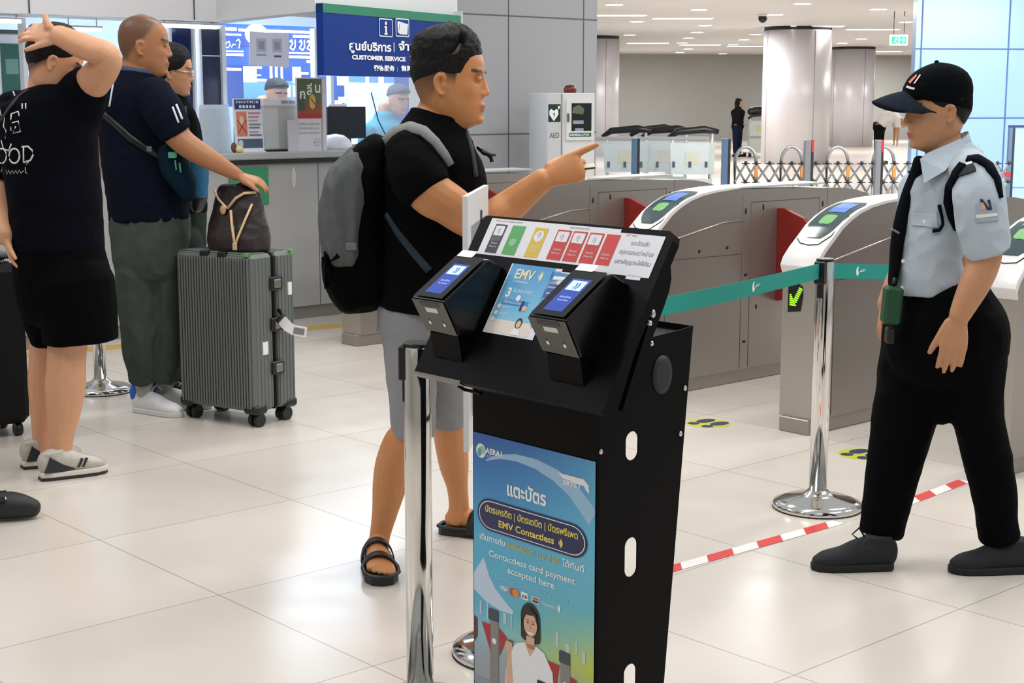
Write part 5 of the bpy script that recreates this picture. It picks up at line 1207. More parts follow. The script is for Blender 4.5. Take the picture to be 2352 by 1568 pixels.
# ------------------------------------------------------------------ hands
def hand(mb, wrist, D, N, T, size=.19, curls=((.2, .3, .2),) * 4, thumb=(.5, .2), spread=.06, r0=.0088, tcurl=.3):
    """D fingers' direction, N back-of-hand normal, T thumb side; curls per finger (index..little) in radians per joint"""
    D, N, T = Vector(D).normalized(), Vector(N), Vector(T); N = (N - D * N.dot(D)).normalized(); T = (T - D * T.dot(D) - N * T.dot(N)).normalized()
    k = size / .19; W = Vector(wrist)
    limb(mb, [(W - D * .02 * k, .027 * k, .020 * k), (W + D * .012 * k, .029 * k, .018 * k), (W + D * .05 * k, .038 * k, .0155 * k), (W + D * .082 * k, .041 * k, .0135 * k), (W + D * .094 * k, .039 * k, .011 * k)], lat=T, n=16)
    tips = []
    for i, (o, L) in enumerate(((.029, .070), (.0095, .079), (-.0105, .074), (-.029, .058))):
        b = W + D * (.088 - .004 * abs(i - 1.2)) * k + T * o * k; d = (D + T * spread * (1.4 - i)).normalized(); nn = N; c = curls[i]; pts = [(b - d * .012 * k, r0 * 1.12 * k, r0 * 1.05 * k)]; p = b
        for j, f in enumerate((.44, .31, .25)):
            a = c[j]; d2 = (d * math.cos(a) - nn * math.sin(a)).normalized(); nn = (nn * math.cos(a) + d * math.sin(a)).normalized(); d = d2
            pts.append((p + d * .004 * k, r0 * (1.06 - .1 * j) * k, r0 * (1.04 - .1 * j) * k)); p = p + d * L * f * k
        pts.append((p, r0 * .74 * k, r0 * .66 * k)); limb(mb, pts, sub=3, n=10, lat=T.cross(N).cross(N) if False else None if abs(d.cross(Vector((0, 1, 0))).length) > .3 else T); tips.append(p)
    b = W + D * .022 * k + T * .026 * k - N * .006 * k; d = (D * math.cos(thumb[0]) + T * math.sin(thumb[0]) - N * thumb[1]).normalized()
    p1 = b + d * .042 * k; d2 = (d + D * tcurl - N * .15).normalized(); p2 = p1 + d2 * .032 * k; d3 = (d2 + D * tcurl * .6 - N * .1).normalized(); p3 = p2 + d3 * .024 * k
    limb(mb, [(b - d * .01 * k, .016 * k, .014 * k), (b + d * .02 * k, .0145 * k, .013 * k), (p1, .0115 * k, .0108 * k), (p2, .0105 * k, .0095 * k), (p3, .0078 * k, .007 * k)], sub=3, n=10)
    return tips
# ------------------------------------------------------------------ materials of people
def skin_mat(name, base, dark='#1d1714', lip='#a4564a'):
    m = M(name, base, .48, 0, .07, 30, bump=.05, bscale=350)
    nt = m.node_tree; b = nt.nodes['Principled BSDF']; src = b.inputs['Base Color'].links[0].from_socket
    at_ = nt.nodes.new('ShaderNodeAttribute'); at_.attribute_name = 'paint'; sp = nt.nodes.new('ShaderNodeSeparateColor'); nt.links.new(at_.outputs['Color'], sp.inputs[0])
    tc = nt.nodes.new('ShaderNodeTexCoord'); nz = nt.nodes.new('ShaderNodeTexNoise'); nz.inputs['Scale'].default_value = 420; nt.links.new(tc.outputs['Object'], nz.inputs['Vector'])
    def mixin(src, fac, col):
        x = nt.nodes.new('ShaderNodeMix'); x.data_type = 'RGBA'; nt.links.new(fac, x.inputs[0]); nt.links.new(src, x.inputs[6]); x.inputs[7].default_value = lin(col); return x.outputs[2]
    mu = nt.nodes.new('ShaderNodeMath'); mu.operation = 'MULTIPLY'; ad = nt.nodes.new('ShaderNodeMapRange'); ad.inputs[1].default_value = .3; ad.inputs[2].default_value = .7; ad.inputs[3].default_value = .86; ad.inputs[4].default_value = 1.0
    nt.links.new(nz.outputs[0], ad.inputs[0]); nt.links.new(ad.outputs[0], mu.inputs[0]); nt.links.new(sp.outputs[0], mu.inputs[1])
    s1 = mixin(src, sp.outputs[1], lip); s2 = mixin(s1, sp.outputs[2], dark); s3 = mixin(s2, mu.outputs[0], dark); nt.links.new(s3, b.inputs['Base Color']); return m
def cloth(name, col, var=.12, rough=.85, scale=40): return M(name, col, rough, 0, var, scale, bump=.25, bscale=700, spec=.06)
m_hair = M('black_hair', '#0a0909', .55, 0, .5, 160, bump=.9, bscale=330, spec=.3, aniso=(1, 1, .12))
def shoe(name, mb_upper, parent, root, mat, voxel=.006, smooth=4): return fuse(name, mb_upper, mat, voxel, smooth, parent, root)
def sneaker(t, root, heel, toe, ml, m_sole, m_lace, kind='shoe'):
    d = toe - heel; d.z = 0; L = d.length; d.normalize(); s = Vector((-d.y, d.x, 0)); A = Vector((heel.x, heel.y, 0)); m = MB()
    limb(m, [(A + d * .012 + Vector((0, 0, .055)), .034, .050), (A + d * L * .2 + Vector((0, 0, .058)), .038, .056), (A + d * L * .42 + Vector((0, 0, .052)), .042, .050), (A + d * L * .62 + Vector((0, 0, .040)), .046, .037), (A + d * L * .82 + Vector((0, 0, .033)), .045, .029), (A + d * (L - .02) + Vector((0, 0, .027)), .03, .020)], lat=s, n=18)
    limb(m, [(A + d * L * .20 + Vector((0, 0, .05)), .036, .046), (A + d * L * .19 + Vector((0, 0, .09)), .037, .048), (A + d * L * .19 + Vector((0, 0, .112)), .037, .046)], lat=s, n=16, flat1=True)
    o = fuse(kind, m, ml, .0055, 4, t, root)
    so = MB(); out = []
    for f, w_ in ((-.0, .024), (.05, .036), (.3, .040), (.55, .046), (.8, .046), (.93, .034), (1.0, .012)): out.append((f * L, w_))
    poly = out + [(x, -y) for x, y in out[::-1]]; so.prism(poly, 'z', 0, .026, 0, Matrix(((d.x, s.x, 0, A.x), (d.y, s.y, 0, A.y), (0, 0, 1, 0), (0, 0, 0, 1)))); q = so.build('sole', m_sole, o, root, bevel=.006); q.parent = o; q.location = (0, 0, 0)
    lc = MB()
    for k in range(4):
        f = .36 + .07 * k; c_ = A + d * L * f + Vector((0, 0, .104 - .036 * (k / 2.2))); lc.tube([c_ - s * .03 - Vector((0, 0, .012)), c_ + Vector((0, 0, .004)), c_ + s * .03 - Vector((0, 0, .012))], .0035, 6)
    c_ = A + d * L * .36 + Vector((0, 0, .11)); lc.tube([c_, c_ + d * .02 + Vector((0, 0, .03)) + s * .01, c_ + d * .045 + Vector((0, 0, .012)) + s * .02, c_ + d * .03 + s * .025], .003, 6)
    lc.build('laces', m_lace, o, root)
    return o
# ================================================================== man in black pointing, centre
def man_pointing():
    Y = 4.80; root = gp(960, 1290); root.z = 0
    t = thing('person', 'man in a black T-shirt and grey shorts pointing right, wearing a grey and black backpack', 'person', root)
    sk = skin_mat('skin_tan', '#c68552')
    hd = Head(at(1013, 196, Y - .10), (1, -.12, -.03), (-.02, 0, 1), 204 * Y / F_PX, .95, .95)
    b = MB(); hd.skin(b)
    px_limb(b, [(985, 330, Y, 80, 90), (1000, 290, Y, 62, 66), (1012, 255, Y, 52, 52), (1022, 225, Y, 54, 50), (1030, 200, Y, 46, 46)])
    px_limb(b, [(990, 700, Y, 80, 90), (990, 560, Y, 90, 95), (992, 420, Y, 95, 105), (990, 330, Y, 60, 80)])
    # right arm to the pointing hand
    px_limb(b, [(945, 385, Y - .20, 46, 46), (985, 440, Y - .225, 53, 50), (1028, 468, Y - .20, 49, 46), (1075, 500, Y - .12, 46, 44), (1108, 510, Y - .09, 43, 42), (1140, 494, Y - .09, 41, 40), (1175, 470, Y - .08, 38, 36), (1215, 438, Y - .10, 32, 30), (1250, 411, Y - .12, 27, 23)])
    W = at(1256, 409, Y - .12); D = at(1330, 378, Y - .14) - W
    hand(b, W, D, (0, -1, .35), (.1, .3, 1), .225, ((-.02, .05, .04), (1.15, 1.5, .9), (1.3, 1.5, .9), (1.35, 1.5, .9)), (.30, .55), .02, .0100, .5)
    # left arm hangs hidden on the far side, lifted towards the chest strap
    px_limb(b, [(1040, 380, Y + .22, 44, 46), (1075, 470, Y + .20, 42, 42), (1085, 560, Y + .14, 38, 38), (1100, 600, Y + .05, 30, 30)])
    hand(b, at(1104, 606, Y + .05), (.3, -.3, -.8), (1, .2, 0), (0, -1, .2), .19, ((.5, .7, .4),) * 4)
    # legs
    px_limb(b, [(950, 740, Y - .02, 55, 60), (945, 860, Y - .04, 46, 50), (938, 980, Y - .05, 40, 44), (920, 1020, Y - .04, 43, 43), (903, 1068, Y + .01, 43, 42), (894, 1120, Y + .03, 40, 38), (884, 1175, Y + .03, 31, 30), (873, 1228, Y + .02, 25, 24), (868, 1262, Y + .01, 26, 27)])
    px_limb(b, [(1015, 740, Y + .10, 55, 60), (1022, 860, Y + .14, 46, 50), (1030, 950, Y + .20, 42, 44), (1036, 1010, Y + .26, 40, 42), (1043, 1070, Y + .30, 35, 36), (1050, 1115, Y + .32, 26, 28), (1054, 1160, Y + .33, 24, 26), (1050, 1190, Y + .33, 26, 28)])
    # feet with toes
    h1 = gp(862, 1283); t1 = gp(886, 1368); d = (t1 - h1); d.z = 0; d.normalize(); s_ = Vector((-d.y, d.x, 0))
    A = h1 + d * .015
    limb(b, [(A + Vector((0, 0, .05)), .033, .035), (A + d * .05 + Vector((0, 0, .06)), .034, .038), (A + d * .11 + Vector((0, 0, .052)), .038, .03), (A + d * .17 + Vector((0, 0, .042)), .045, .022), (A + d * .205 + Vector((0, 0, .036)), .045, .016)], lat=s_, n=14)
    for k, (o, L, r) in enumerate(((.032, .052, .0135), (.012, .050, .0098), (-.006, .045, .0092), (-.022, .038, .0088), (-.037, .028, .0082))):
        q = A + d * (.20 - .006 * k) + s_ * o * 1 + Vector((0, 0, .034)); limb(b, [(q - d * .02, r, r), (q + d * L * .5 + Vector((0, 0, .004)), r, r), (q + d * L - Vector((0, 0, .004)), r * .9, r * .8)], lat=s_, n=10, sub=3)
    h2 = gp(1012, 1222); d2 = Vector((.93, -.30, 0)).normalized(); s2 = Vector((-d2.y, d2.x, 0)); A2 = h2 + d2 * .045
    limb(b, [(A2 + Vector((0, 0, .05)), .033, .036), (A2 + d2 * .05 + Vector((0, 0, .058)), .034, .038), (A2 + d2 * .11 + Vector((0, 0, .05)), .038, .03), (A2 + d2 * .19 + Vector((0, 0, .036)), .045, .018), (A2 + d2 * .23 + Vector((0, 0, .03)), .042, .013)], lat=s2, n=14)
    px_limb(b, [(868, 1262, Y + .01, 26, 27), (864, 1285, Y + .0, 24, 26)]); limb(b, [(at(1050, 1185, Y + .33), .035, .038), (A2 + d2 * .02 + Vector((0, 0, .07)), .032, .036), (A2 + d2 * .02 + Vector((0, 0, .05)), .032, .034)])
    def stub(az, z):
        zl = np.interp(az, [0, .8, 1.0, 1.12, 1.35, 1.5, 1.75, 2.1, 3.14], [.80, .74, .64, .40, .42, .46, .34, .20, .12]); top = np.clip((z - zl) / .12, 0, 1) * np.where((np.abs(z - .80 + (az - 1.2) * .35) < .022) & (az > .95) & (az < 1.45), .1, 1)
        return np.clip(top * (.55 + .42 * np.clip((z - .32) / .22, 0, 1)), 0, .965)
    body = fuse('body', b, sk, .0042, 3, t, root, None, hd.paint(stub))
    hd.eyes(t, root)
    zl = lerp_tab([(0, .77), (.5, .76), (.8, .73), (1.0, .66), (1.15, .56), (1.4, .55), (1.6, .56), (2.2, .50), (2.7, .45), (3.14, .42)])
    def off(az, z, sg):
        tt = .005 + .015 * min(1, (z - zl(az)) / .1) + .075 * min(1, max(0, z - .68) / .2) ** 1.2 + (.03 * max(0, math.cos(az)) if z > .8 else 0)
        # shaved notch above the temple on the camera side
        if sg * (1 if hd.L.y < 0 else -1) > 0 and .9 < az < 1.5:
            dd = abs((z - .80) - (az - 1.2) * -.35)
            if dd < .05: tt = min(tt, -.02 + max(0, dd - .014) * 2.2 + max(0, .76 - z) * 2 + max(0, z - .87) * 2)
        return max(-.04, min(tt, (z - zl(az)) * .7))
    hair(hd, 'hair', m_hair, off, t, root, 130, 80, .016, .38)
    # T-shirt
    sh = MB(); mk = cloth('black_cotton', '#070708', .25)
    px_limb(sh, [(974, 709, Y, 107, 122), (981, 640, Y, 113, 125), (988, 560, Y, 119, 118), (994, 470, Y, 124, 116), (994, 400, Y, 121, 130), (994, 345, Y, 102, 145), (998, 305, Y, 84, 112), (1002, 278, Y, 68, 76), (1006, 262, Y, 59, 60)], flat0=True, flat1=True, n=28)
    px_limb(sh, [(935, 345, Y - .15, 52, 50), (955, 390, Y - .205, 64, 60), (974, 428, Y - .22, 64, 62), (984, 443, Y - .225, 62, 60)], flat1=True)
    px_limb(sh, [(1035, 345, Y + .2, 52, 50), (1055, 420, Y + .22, 60, 58), (1070, 470, Y + .2, 58, 58)], flat1=True)
    sf = Surf(fuse('t_shirt', sh, mk, .007, 5, t, root, folds(.0055, 6, 9, 3)), root)
    cl = MB(); c0 = at(1006, 263, Y); pts = [c0 + Vector((.080 * math.cos(a), .082 * math.sin(a), -.018 * math.cos(a) - .004)) for a in [2 * math.pi * k / 28 for k in range(28)]]
    cl.tube(pts, .008, 8, closed=True); cl.build('collar', mk, t, root)
    # shorts
    s = MB(); mg = cloth('grey_jersey', '#8e8f92', .10)
    px_limb(s, [(968, 695, Y, 100, 112), (970, 750, Y, 100, 112), (968, 800, Y, 88, 100)], flat0=True, n=24)
    px_limb(s, [(945, 770, Y - .03, 66, 78), (945, 880, Y - .05, 58, 66), (950, 1003, Y - .06, 48, 58)], flat1=True, n=20)
    px_limb(s, [(1010, 770, Y + .1, 66, 78), (1024, 870, Y + .14, 56, 62), (1030, 962, Y + .20, 46, 54)], flat1=True, n=20)
    fuse('shorts', s, mg, .007, 5, t, root, folds(.006, 7, 5, 9))
    # sandals
    m_sd = M('sandal_black', '#1c1d1f', .5, 0, .1, 30)
    def sandal(A, d, s_, strap, side):
        m = MB(); out = [(-.045, .022), (-.03, .036), (.03, .04), (.10, .043), (.17, .054), (.23, .053), (.268, .035), (.280, .008)]
        out = [(x, y) for x, y in out] + [(x, -y) for x, y in out[::-1]]
        mat = Matrix(((d.x, s_.x, 0, A.x), (d.y, s_.y, 0, A.y), (0, 0, 1, 0), (0, 0, 0, 1)))
        m.prism(out, 'z', 0, .024, 0, mat); rim = [mat @ Vector((x * 1.01, y * 1.02, .03)) for x, y in out]; m.tube(rim, .0075, 8, closed=True)
        q = m.build('sandal', m_sd, t, root, bevel=.003)
        for x, h, w in strap:
            pts = [mat @ Vector((x + .012 * math.cos(g), .050 * math.cos(g), .02 + h * math.sin(g))) for g in [math.pi * k / 14 for k in range(15)]]
            MB().tube(pts, 0, flat=(w, .003), up=mat.to_3x3() @ Vector((0, 1, .01))).build('strap', m_sd, q, root) if False else strapm(pts, w, d, q)
        return q
    def strapm(pts, w, d, q):
        m = MB(); vs = []; fs = []
        for p in pts:
            for (o, r) in ((-w, 0), (w, 0), (w, .005), (-w, .005)):
                c = sum(pts, Vector()) / len(pts); n_ = (p - c); n_ -= d * n_.dot(d); n_.normalize(); vs.append(p + d * o + n_ * r)
        for k in range(len(pts) - 1):
            for i in range(4): j = (i + 1) % 4; fs.append((k * 4 + i, k * 4 + j, k * 4 + 4 + j, k * 4 + 4 + i))
        m.add(vs, fs, 0, True); return m.build('strap', m_sd, q, root)
    sandal(A, d, s_, ((.085, .075, .020), (.165, .052, .020)), 1)
    sandal(A2, d2, s2, ((.10, .07, .020), (.18, .05, .02)), 1)
    # strap of a bag with blue edge crossing the chest, dangling cord
    sf.band([(1070, 300), (1084, 350), (1092, 405)], 7, M('slate_strap', '#232f38', .7), 'chest_strap', t, root, Y)
    sf.band([(888, 492), (915, 535), (950, 580), (985, 622)], [6, 8, 9, 9], M('blue_strap', '#152a38', .8), 'sling_strap', t, root, Y)
    MB().tube([at(1098, 338, Y - .03), at(1112, 350, Y - .05), at(1128, 356, Y - .06), at(1140, 356, Y - .06)], [.007, .009, .006, .003], 8).tube([at(1118, 352, Y - .05), at(1128, 362, Y - .05), at(1130, 372, Y - .05)], .006, 8).build('strap_end', m_black, t, root)
    # ---------------- backpack
    r2 = at(820, 725, Y + .02)
    bp = thing('backpack', 'large grey and black travel backpack on the back of the man pointing', 'backpack', r2)
    mgr = cloth('pack_grey', '#5d6060', .25); mbl = cloth('pack_black', '#060606', .3)
    m = MB(); px_limb(m, [(838, 672, Y + .02, 58, 90), (828, 630, Y + .02, 72, 105), (822, 540, Y + .02, 74, 110), (830, 450, Y + .02, 72, 108), (845, 385, Y + .02, 58, 95), (868, 340, Y + .02, 36, 70)], n=24, sq=.8)
    fuse('main_bag', m, mbl, .008, 4, bp, r2, folds(.008, 7, 4, 2))
    m = MB(); px_limb(m, [(798, 575, Y + .0, 52, 108), (800, 500, Y + .0, 60, 118), (810, 425, Y + .0, 54, 114), (832, 372, Y + .0, 36, 92)], n=20, sq=.75)
    fuse('grey_pocket', m, mgr, .007, 4, bp, r2, folds(.016, 11, 3, 5))
    m = MB(); px_limb(m, [(812, 684, Y + .0, 44, 86), (796, 640, Y + .0, 50, 95), (785, 590, Y + .0, 46, 95)], n=20, sq=.8); fuse('bottom_pocket', m, mbl, .008, 4, bp, r2, folds(.006, 8, 6, 8))
    for (p, q_) in (((742, 600), (816, 556)), ((746, 580), (752, 660))):
        MB().tube([at(*p, Y - .12), at((p[0] + q_[0]) / 2 - 3, (p[1] + q_[1]) / 2 + 6, Y - .15), at(*q_, Y - .14)], 0, flat=(.012, .003), up=(0, 0, 1)).build('compression_strap', mbl, bp, r2)
    MB().bbox(-.018, .018, -.004, .004, -.012, .012, .003, mat=Matrix.Translation(at(806, 566, Y - .15))).build('buckle', M('buckle_grey', '#6a6c6e', .4), bp, r2)
    # shoulder strap over the near shoulder: grey strip
    pts = [at(*p) for p in ((880, 330, Y - .03), (905, 305, Y - .10), (940, 292, Y - .16), (972, 300, Y - .195), (1000, 325, Y - .215), (1022, 355, Y - .215), (1035, 378, Y - .205))]
    wd = [13, 15, 15, 13, 11, 10, 9]; m = MB(); vs = []; fs = []
    for k, p in enumerate(pts):
        tg = (pts[min(k + 1, 6)] - pts[max(k - 1, 0)]).normalized(); nn = Vector((0, -1, .35)).normalized(); l = tg.cross(nn).normalized(); nn = l.cross(tg); r = wd[k] * Y / F_PX
        vs += [p + l * r - nn * .004, p - l * r - nn * .004, p - l * r * .8 + nn * .007, p + l * r * .8 + nn * .007]
    for k in range(6):
        for i in range(4): j = (i + 1) % 4; fs.append((4 * k + i, 4 * k + j, 4 * k + 4 + j, 4 * k + 4 + i))
    fs += [(0, 1, 2, 3), (27, 26, 25, 24)]
    m.add(vs, fs, 0, True).build('shoulder_strap', M('strap_grey', '#8a8c8a', .8, 0, .1, 40, bump=.3, bscale=600), bp, r2)
    # card held under the pointing finger
    c = at(1345, 382, Y - .13); tg = thing('bank_card', 'cream card with a dark edge held under the pointing finger', 'card', c)
    m = MB(); R = Matrix.Rotation(-.12, 4, 'Y') @ Matrix.Rotation(.35, 4, 'X'); m.bbox(-.034, .028, -.016, .016, -.001, .001, .0006, mat=Matrix.Translation((0, 0, .0)) @ R); m.build('card', M('card_cream', '#cfc3a2', .5), tg)
    MB().box(-.034, .028, -.019, -.016, -.0035, .0015, mat=R).build('dark_edge', m_dark, tg)
man_pointing()
# ================================================================== security guard walking left
def guard():
    Y = 4.76; root = gp(2120, 1312); root.z = 0
    t = thing('person', 'guard in a black cap, pale blue-grey uniform shirt and black trousers walking left', 'person', root)
    sk = skin_mat('skin_guard', '#b98560')
    hd = Head(at(2181, 262, Y - .085), (-1, -.10, -.12), (.10, 0, 1), 172 * Y / F_PX, .98, .95)
    b = MB(); hd.skin(b)
    px_limb(b, [(2180, 410, Y, 56, 60), (2172, 365, Y, 44, 48), (2164, 325, Y, 43, 44), (2160, 295, Y, 42, 42), (2160, 270, Y, 36, 36)])
    px_limb(b, [(2170, 690, Y, 70, 85), (2165, 560, Y, 78, 85), (2175, 440, Y, 78, 90), (2178, 390, Y, 46, 60)])
    # near (left) arm
    px_limb(b, [(2234, 420, Y - .17, 34, 34), (2252, 480, Y - .24, 44, 42), (2262, 560, Y - .25, 41, 40), (2258, 606, Y - .25, 38, 37), (2240, 650, Y - .26, 36, 34), (2218, 695, Y - .265, 30, 28), (2203, 727, Y - .27, 25, 21)])
    hand(b, at(2201, 733, Y - .27), (-.13, 0, -1), (-.1, -1, .05), (-1, .1, .1), .196, ((.10, .2, .15), (.12, .22, .15), (.12, .22, .15), (.08, .2, .15)), (.42, .10), .03, .0092, .25)
    # far (right) arm
    px_limb(b, [(2135, 410, Y + .18, 40, 42), (2112, 500, Y + .20, 36, 38), (2086, 590, Y + .18, 31, 32), (2058, 650, Y + .15, 27, 26), (2035, 702, Y + .13, 22, 20)])
    hand(b, at(2033, 706, Y + .13), (-.10, -.05, -1), (-.75, .6, 0), (.3, -1, 0), .165, ((.35, .6, .4), (.4, .6, .4), (.45, .65, .4), (.5, .6, .4)), (.45, .2), .03, .0085, .3)
    # legs
    px_limb(b, [(2140, 720, Y + .05, 60, 70), (2090, 900, Y + .06, 52, 60), (2050, 1080, Y + .05, 40, 46), (2025, 1245, Y + .04, 26, 28), (2012, 1285, Y + .04, 28, 28)])
    px_limb(b, [(2200, 720, Y - .05, 60, 70), (2240, 900, Y - .05, 50, 60), (2270, 1080, Y - .04, 38, 44), (2298, 1250, Y - .03, 26, 28), (2302, 1285, Y - .03, 28, 28)])
    def stub(az, z):
        zl = np.interp(az, [0, .8, 1.2, 1.45, 1.75, 2.2, 3.14], [.85, .78, .60, .46, .40, .26, .20]); return np.clip((z - zl) / .06, 0, 1) * .92
    fuse('body', b, sk, .0042, 3, t, root, None, hd.paint(stub)); hd.eyes(t, root)
    zl = lerp_tab([(0, .80), (.9, .76), (1.2, .58), (1.5, .50), (1.8, .42), (2.3, .28), (3.14, .22)])
    hair(hd, 'hair', m_hair, lambda az, z, sg: max(-.04, min(.006 + .03 * min(1, (z - zl(az)) / .15), (z - zl(az)) * .7)), t, root, 80, 50, .008, .12)
    # ---- cap
    mc = cloth('cap_navy_black', '#07090d', .25)
    zc_ = lerp_tab([(0, .655), (.9, .64), (1.4, .58), (2.0, .48), (2.6, .40), (3.14, .38)])
    cap = hair(hd, 'cap', mc, lambda az, z, sg: (-.05 if z < zc_(az) else (.04 + .05 * min(1, max(0, (z - .62)) / .3) ** .7)), t, root, 72, 60, 0., .30)
    br = MB(); vs = []; fs = []; n = 21; K = 7
    for k in range(K):
        f = k / (K - 1)
        for j in range(n):
            az = math.radians(-72 + 144 * j / (n - 1)); x, y, z = hsurf(az, .665); x += .05 * math.cos(az); y += .05 * math.sin(az)
            ext = .43 * f * math.cos(az) ** .8; X = x + ext; yy = y * (1 - .12 * f); zz = .775 - .02 * f - 2.3 * y * y * (1 - .30 * f) - .06 * f * f
            vs.append(hd.w(X, yy, zz))
    o = len(vs); vs += [v - hd.Up * .004 for v in vs]
    for k in range(K - 1):
        for j in range(n - 1):
            q = k * n + j; fs += [(q, q + 1, q + n + 1, q + n), (o + q, o + q + n, o + q + n + 1, o + q + 1)]
    for j in range(n - 1): q = (K - 1) * n + j; fs.append((q, q + 1, o + q + 1, o + q))
    for k in range(K - 1): q = k * n; fs.append((q, q + n, o + q + n, o + q)); q += n - 1; fs.append((q, o + q, o + q + n, q + n))
    br.add(vs, fs, 0, True); br.build('brim', cloth('brim_dark', '#232a33', .2), cap, root)
    m = MB(); hd.blob(m, -.03, 0, 1.10, .03, .03, .018); m.build('button', mc, cap, root)
    def capmark(name, mat, pts, lift=.155):
        m = MB(); vs = []
        for az, z in pts:
            x, y, zz = hsurf(az, z); nx, ny, nz = x + .02, y, (z - .5) * .9; l = math.sqrt(nx * nx + ny * ny + nz * nz); k = .04 + .05 * min(1, max(0, z - .62) / .3) ** .7 + .010
            vs.append(hd.w(x + nx / l * k, y + ny / l * k, zz + nz / l * k))
        fs = [tuple(range(len(vs)))] if len(vs) == 4 else [(i, i + 1, len(vs) - 2 - i, len(vs) - 1 - i) for i in range(len(vs) // 2 - 1)]
        m.add(vs, fs); return m.build(name, mat, cap, root)
    sd = 1 if hd.L.y < 0 else -1; A = lambda a: (a if sd > 0 else -a)
    mo = M('badge_orange', '#d9694a', .6); mw = M('badge_white', '#e3e0da', .6)
    capmark('cap_badge', mo, [(A(.10), .83), (A(.28), .81), (A(.42), .88), (A(.30), .90)]); capmark('cap_badge', mw, [(A(.46), .81), (A(.53), .81), (A(.62), .885), (A(.54), .895)]); capmark('cap_lettering', mw, [(A(.12 + .46 * i / 8), .775 - .03 * i / 8) for i in range(9)] + [(A(.60 - .46 * i / 8), .765 + .03 * i / 8) for i in range(9)])
    # ---- shirt
    sh = MB(); ms = cloth('uniform_blue_grey', '#b3bec8', .05, .8)
    px_limb(sh, [(2125, 672, Y, 76, 90), (2128, 630, Y, 80, 94), (2140, 580, Y, 84, 96), (2156, 520, Y, 97, 98), (2172, 460, Y, 106, 104), (2184, 415, Y, 98, 116), (2184, 382, Y, 74, 112), (2178, 362, Y, 62, 84), (2170, 345, Y, 52, 60)], flat0=True, flat1=True, n=28)
    px_limb(sh, [(2226, 388, Y - .14, 48, 48), (2240, 410, Y - .20, 56, 54), (2247, 445, Y - .235, 59, 54), (2255, 500, Y - .25, 58, 52), (2265, 560, Y - .255, 52, 48), (2271, 583, Y - .255, 47, 46)], flat1=True)
    px_limb(sh, [(2136, 400, Y + .14, 46, 46), (2114, 480, Y + .20, 48, 48), (2094, 560, Y + .19, 44, 44)], flat1=True)
    px_limb(sh, [(2188, 662, Y, 60, 84), (2160, 640, Y, 76, 92), (2150, 600, Y, 80, 92)])
    shirt = fuse('uniform_shirt', sh, ms, .006, 5, t, root, folds(.009, 8, 7, 21))
    # collar: folded band round the neck, near wing pointing down the chest
    c = MB()
    def sheet(pts, th, up=(0, -1, 0)):
        v = [Vector(p) for p in pts]; n_ = Vector(up) * th; k = len(v); c.add([p - n_ * 0 for p in v] + [p + n_ for p in v], [tuple(range(k)), tuple(range(k, 2 * k))[::-1]] + [(i, (i + 1) % k, k + (i + 1) % k, k + i) for i in range(k)])
    ring = []
    for k in range(22):
        f = k / 21; g = math.radians(200 + 320 * f)
        ring.append(g)
    # band
    vs = []; fs = []
    cen0, cen1 = at(2164, 330, Y), at(2172, 352, Y)
    for k in range(25):
        g = 2 * math.pi * k / 24; ca, sa = math.cos(g), math.sin(g)
        dz = .040 * ca      # back (right) higher
        for (r, h) in ((.066, .0), (.070, -.012), (.084, -.05), (.079, -.052)):
            ex = 1.0 + (0.25 if h < -.02 else 0) * max(0, -ca)
            vs.append(cen1 + Vector((r * ca * ex, r * sa * .98, dz + h + .028 - (.03 if h < -.02 else 0) * max(0, -ca))))
    for k in range(24):
        for i in range(4): j = (i + 1) % 4; fs.append((4 * k + i, 4 * k + j, 4 * k + 4 + j, 4 * k + 4 + i))
    c.add(vs, fs, 0, True)
    sheet([at(2206, 318, Y - .075), at(2218, 332, Y - .098), at(2170, 392, Y - .155), at(2122, 420, Y - .135), at(2113, 365, Y - .085), at(2128, 352, Y - .07)], .004)
    c.build('collar', ms, t, root)
    # tie, clip, placket buttons
    tie = MB(); mt = cloth('tie_black', '#0b0d10', .2)
    tp = [(2112, 368, .05), (2104, 400, .02), (2090, 440, .0), (2075, 490, -.01), (2063, 545, -.01), (2056, 600, -.01), (2050, 650, 0), (2052, 662, 0)]
    px_limb(tie, [(a, q, Y - .04 + o * 0, w_, 22) for (a, q, o), w_ in zip(tp, (13, 15, 17, 17, 16, 13, 9, 5))], lat=(1, .0, .3), n=12); tie.build('tie', mt, t, root)
    MB().bbox(-.014, .014, -.006, .006, -.003, .003, .001, mat=Matrix.Translation(at(2056, 530, Y - .11)) @ Matrix.Rotation(.5, 4, 'Y')).build('tie_clip', M('clip_grey', '#8c9196', .3, .7), t, root)
    for px, py in ((2125, 510), (2075, 525), (2076, 600), (2073, 662)):
        MB().ell(Surf(shirt, root)(px, py, Y, .002)[0], .007, .004, .007).build('button', M('button_white', '#e6e9ec', .3), t, root)
    # breast pocket flap, sleeve badge, epaulette and harness, all lying on the cloth
    sf = Surf(shirt, root)
    sf.patch([(2093, 490), (2152, 488), (2154, 522), (2095, 517)], ms, 'pocket_flap', t, root, Y, .004)
    bd = sf.patch([(2242, 466), (2288, 468), (2293, 506), (2243, 511)], cloth('badge_grey', '#a2aeb9', .05), 'sleeve_badge', t, root, Y, .003)
    def mark(mat, pts):
        o = sf.patch(pts, mat, 'badge_mark', t, root, Y, .0012, .0045, 2); o.parent = bd; return o
    mk_ = M('badge_navy', '#232845', .6); mark(mk_, [(2250, 458), (2256, 457), (2272, 480), (2267, 483)]); mark(mk_, [(2268, 460), (2272, 458), (2277, 481), (2272, 482)]); mark(M('badge_peach', '#e0a184', .6), [(2252, 466), (2258, 466), (2264, 479), (2254, 482)]); mark(mw, [(2242, 493), (2288, 489), (2289, 496), (2243, 501)])
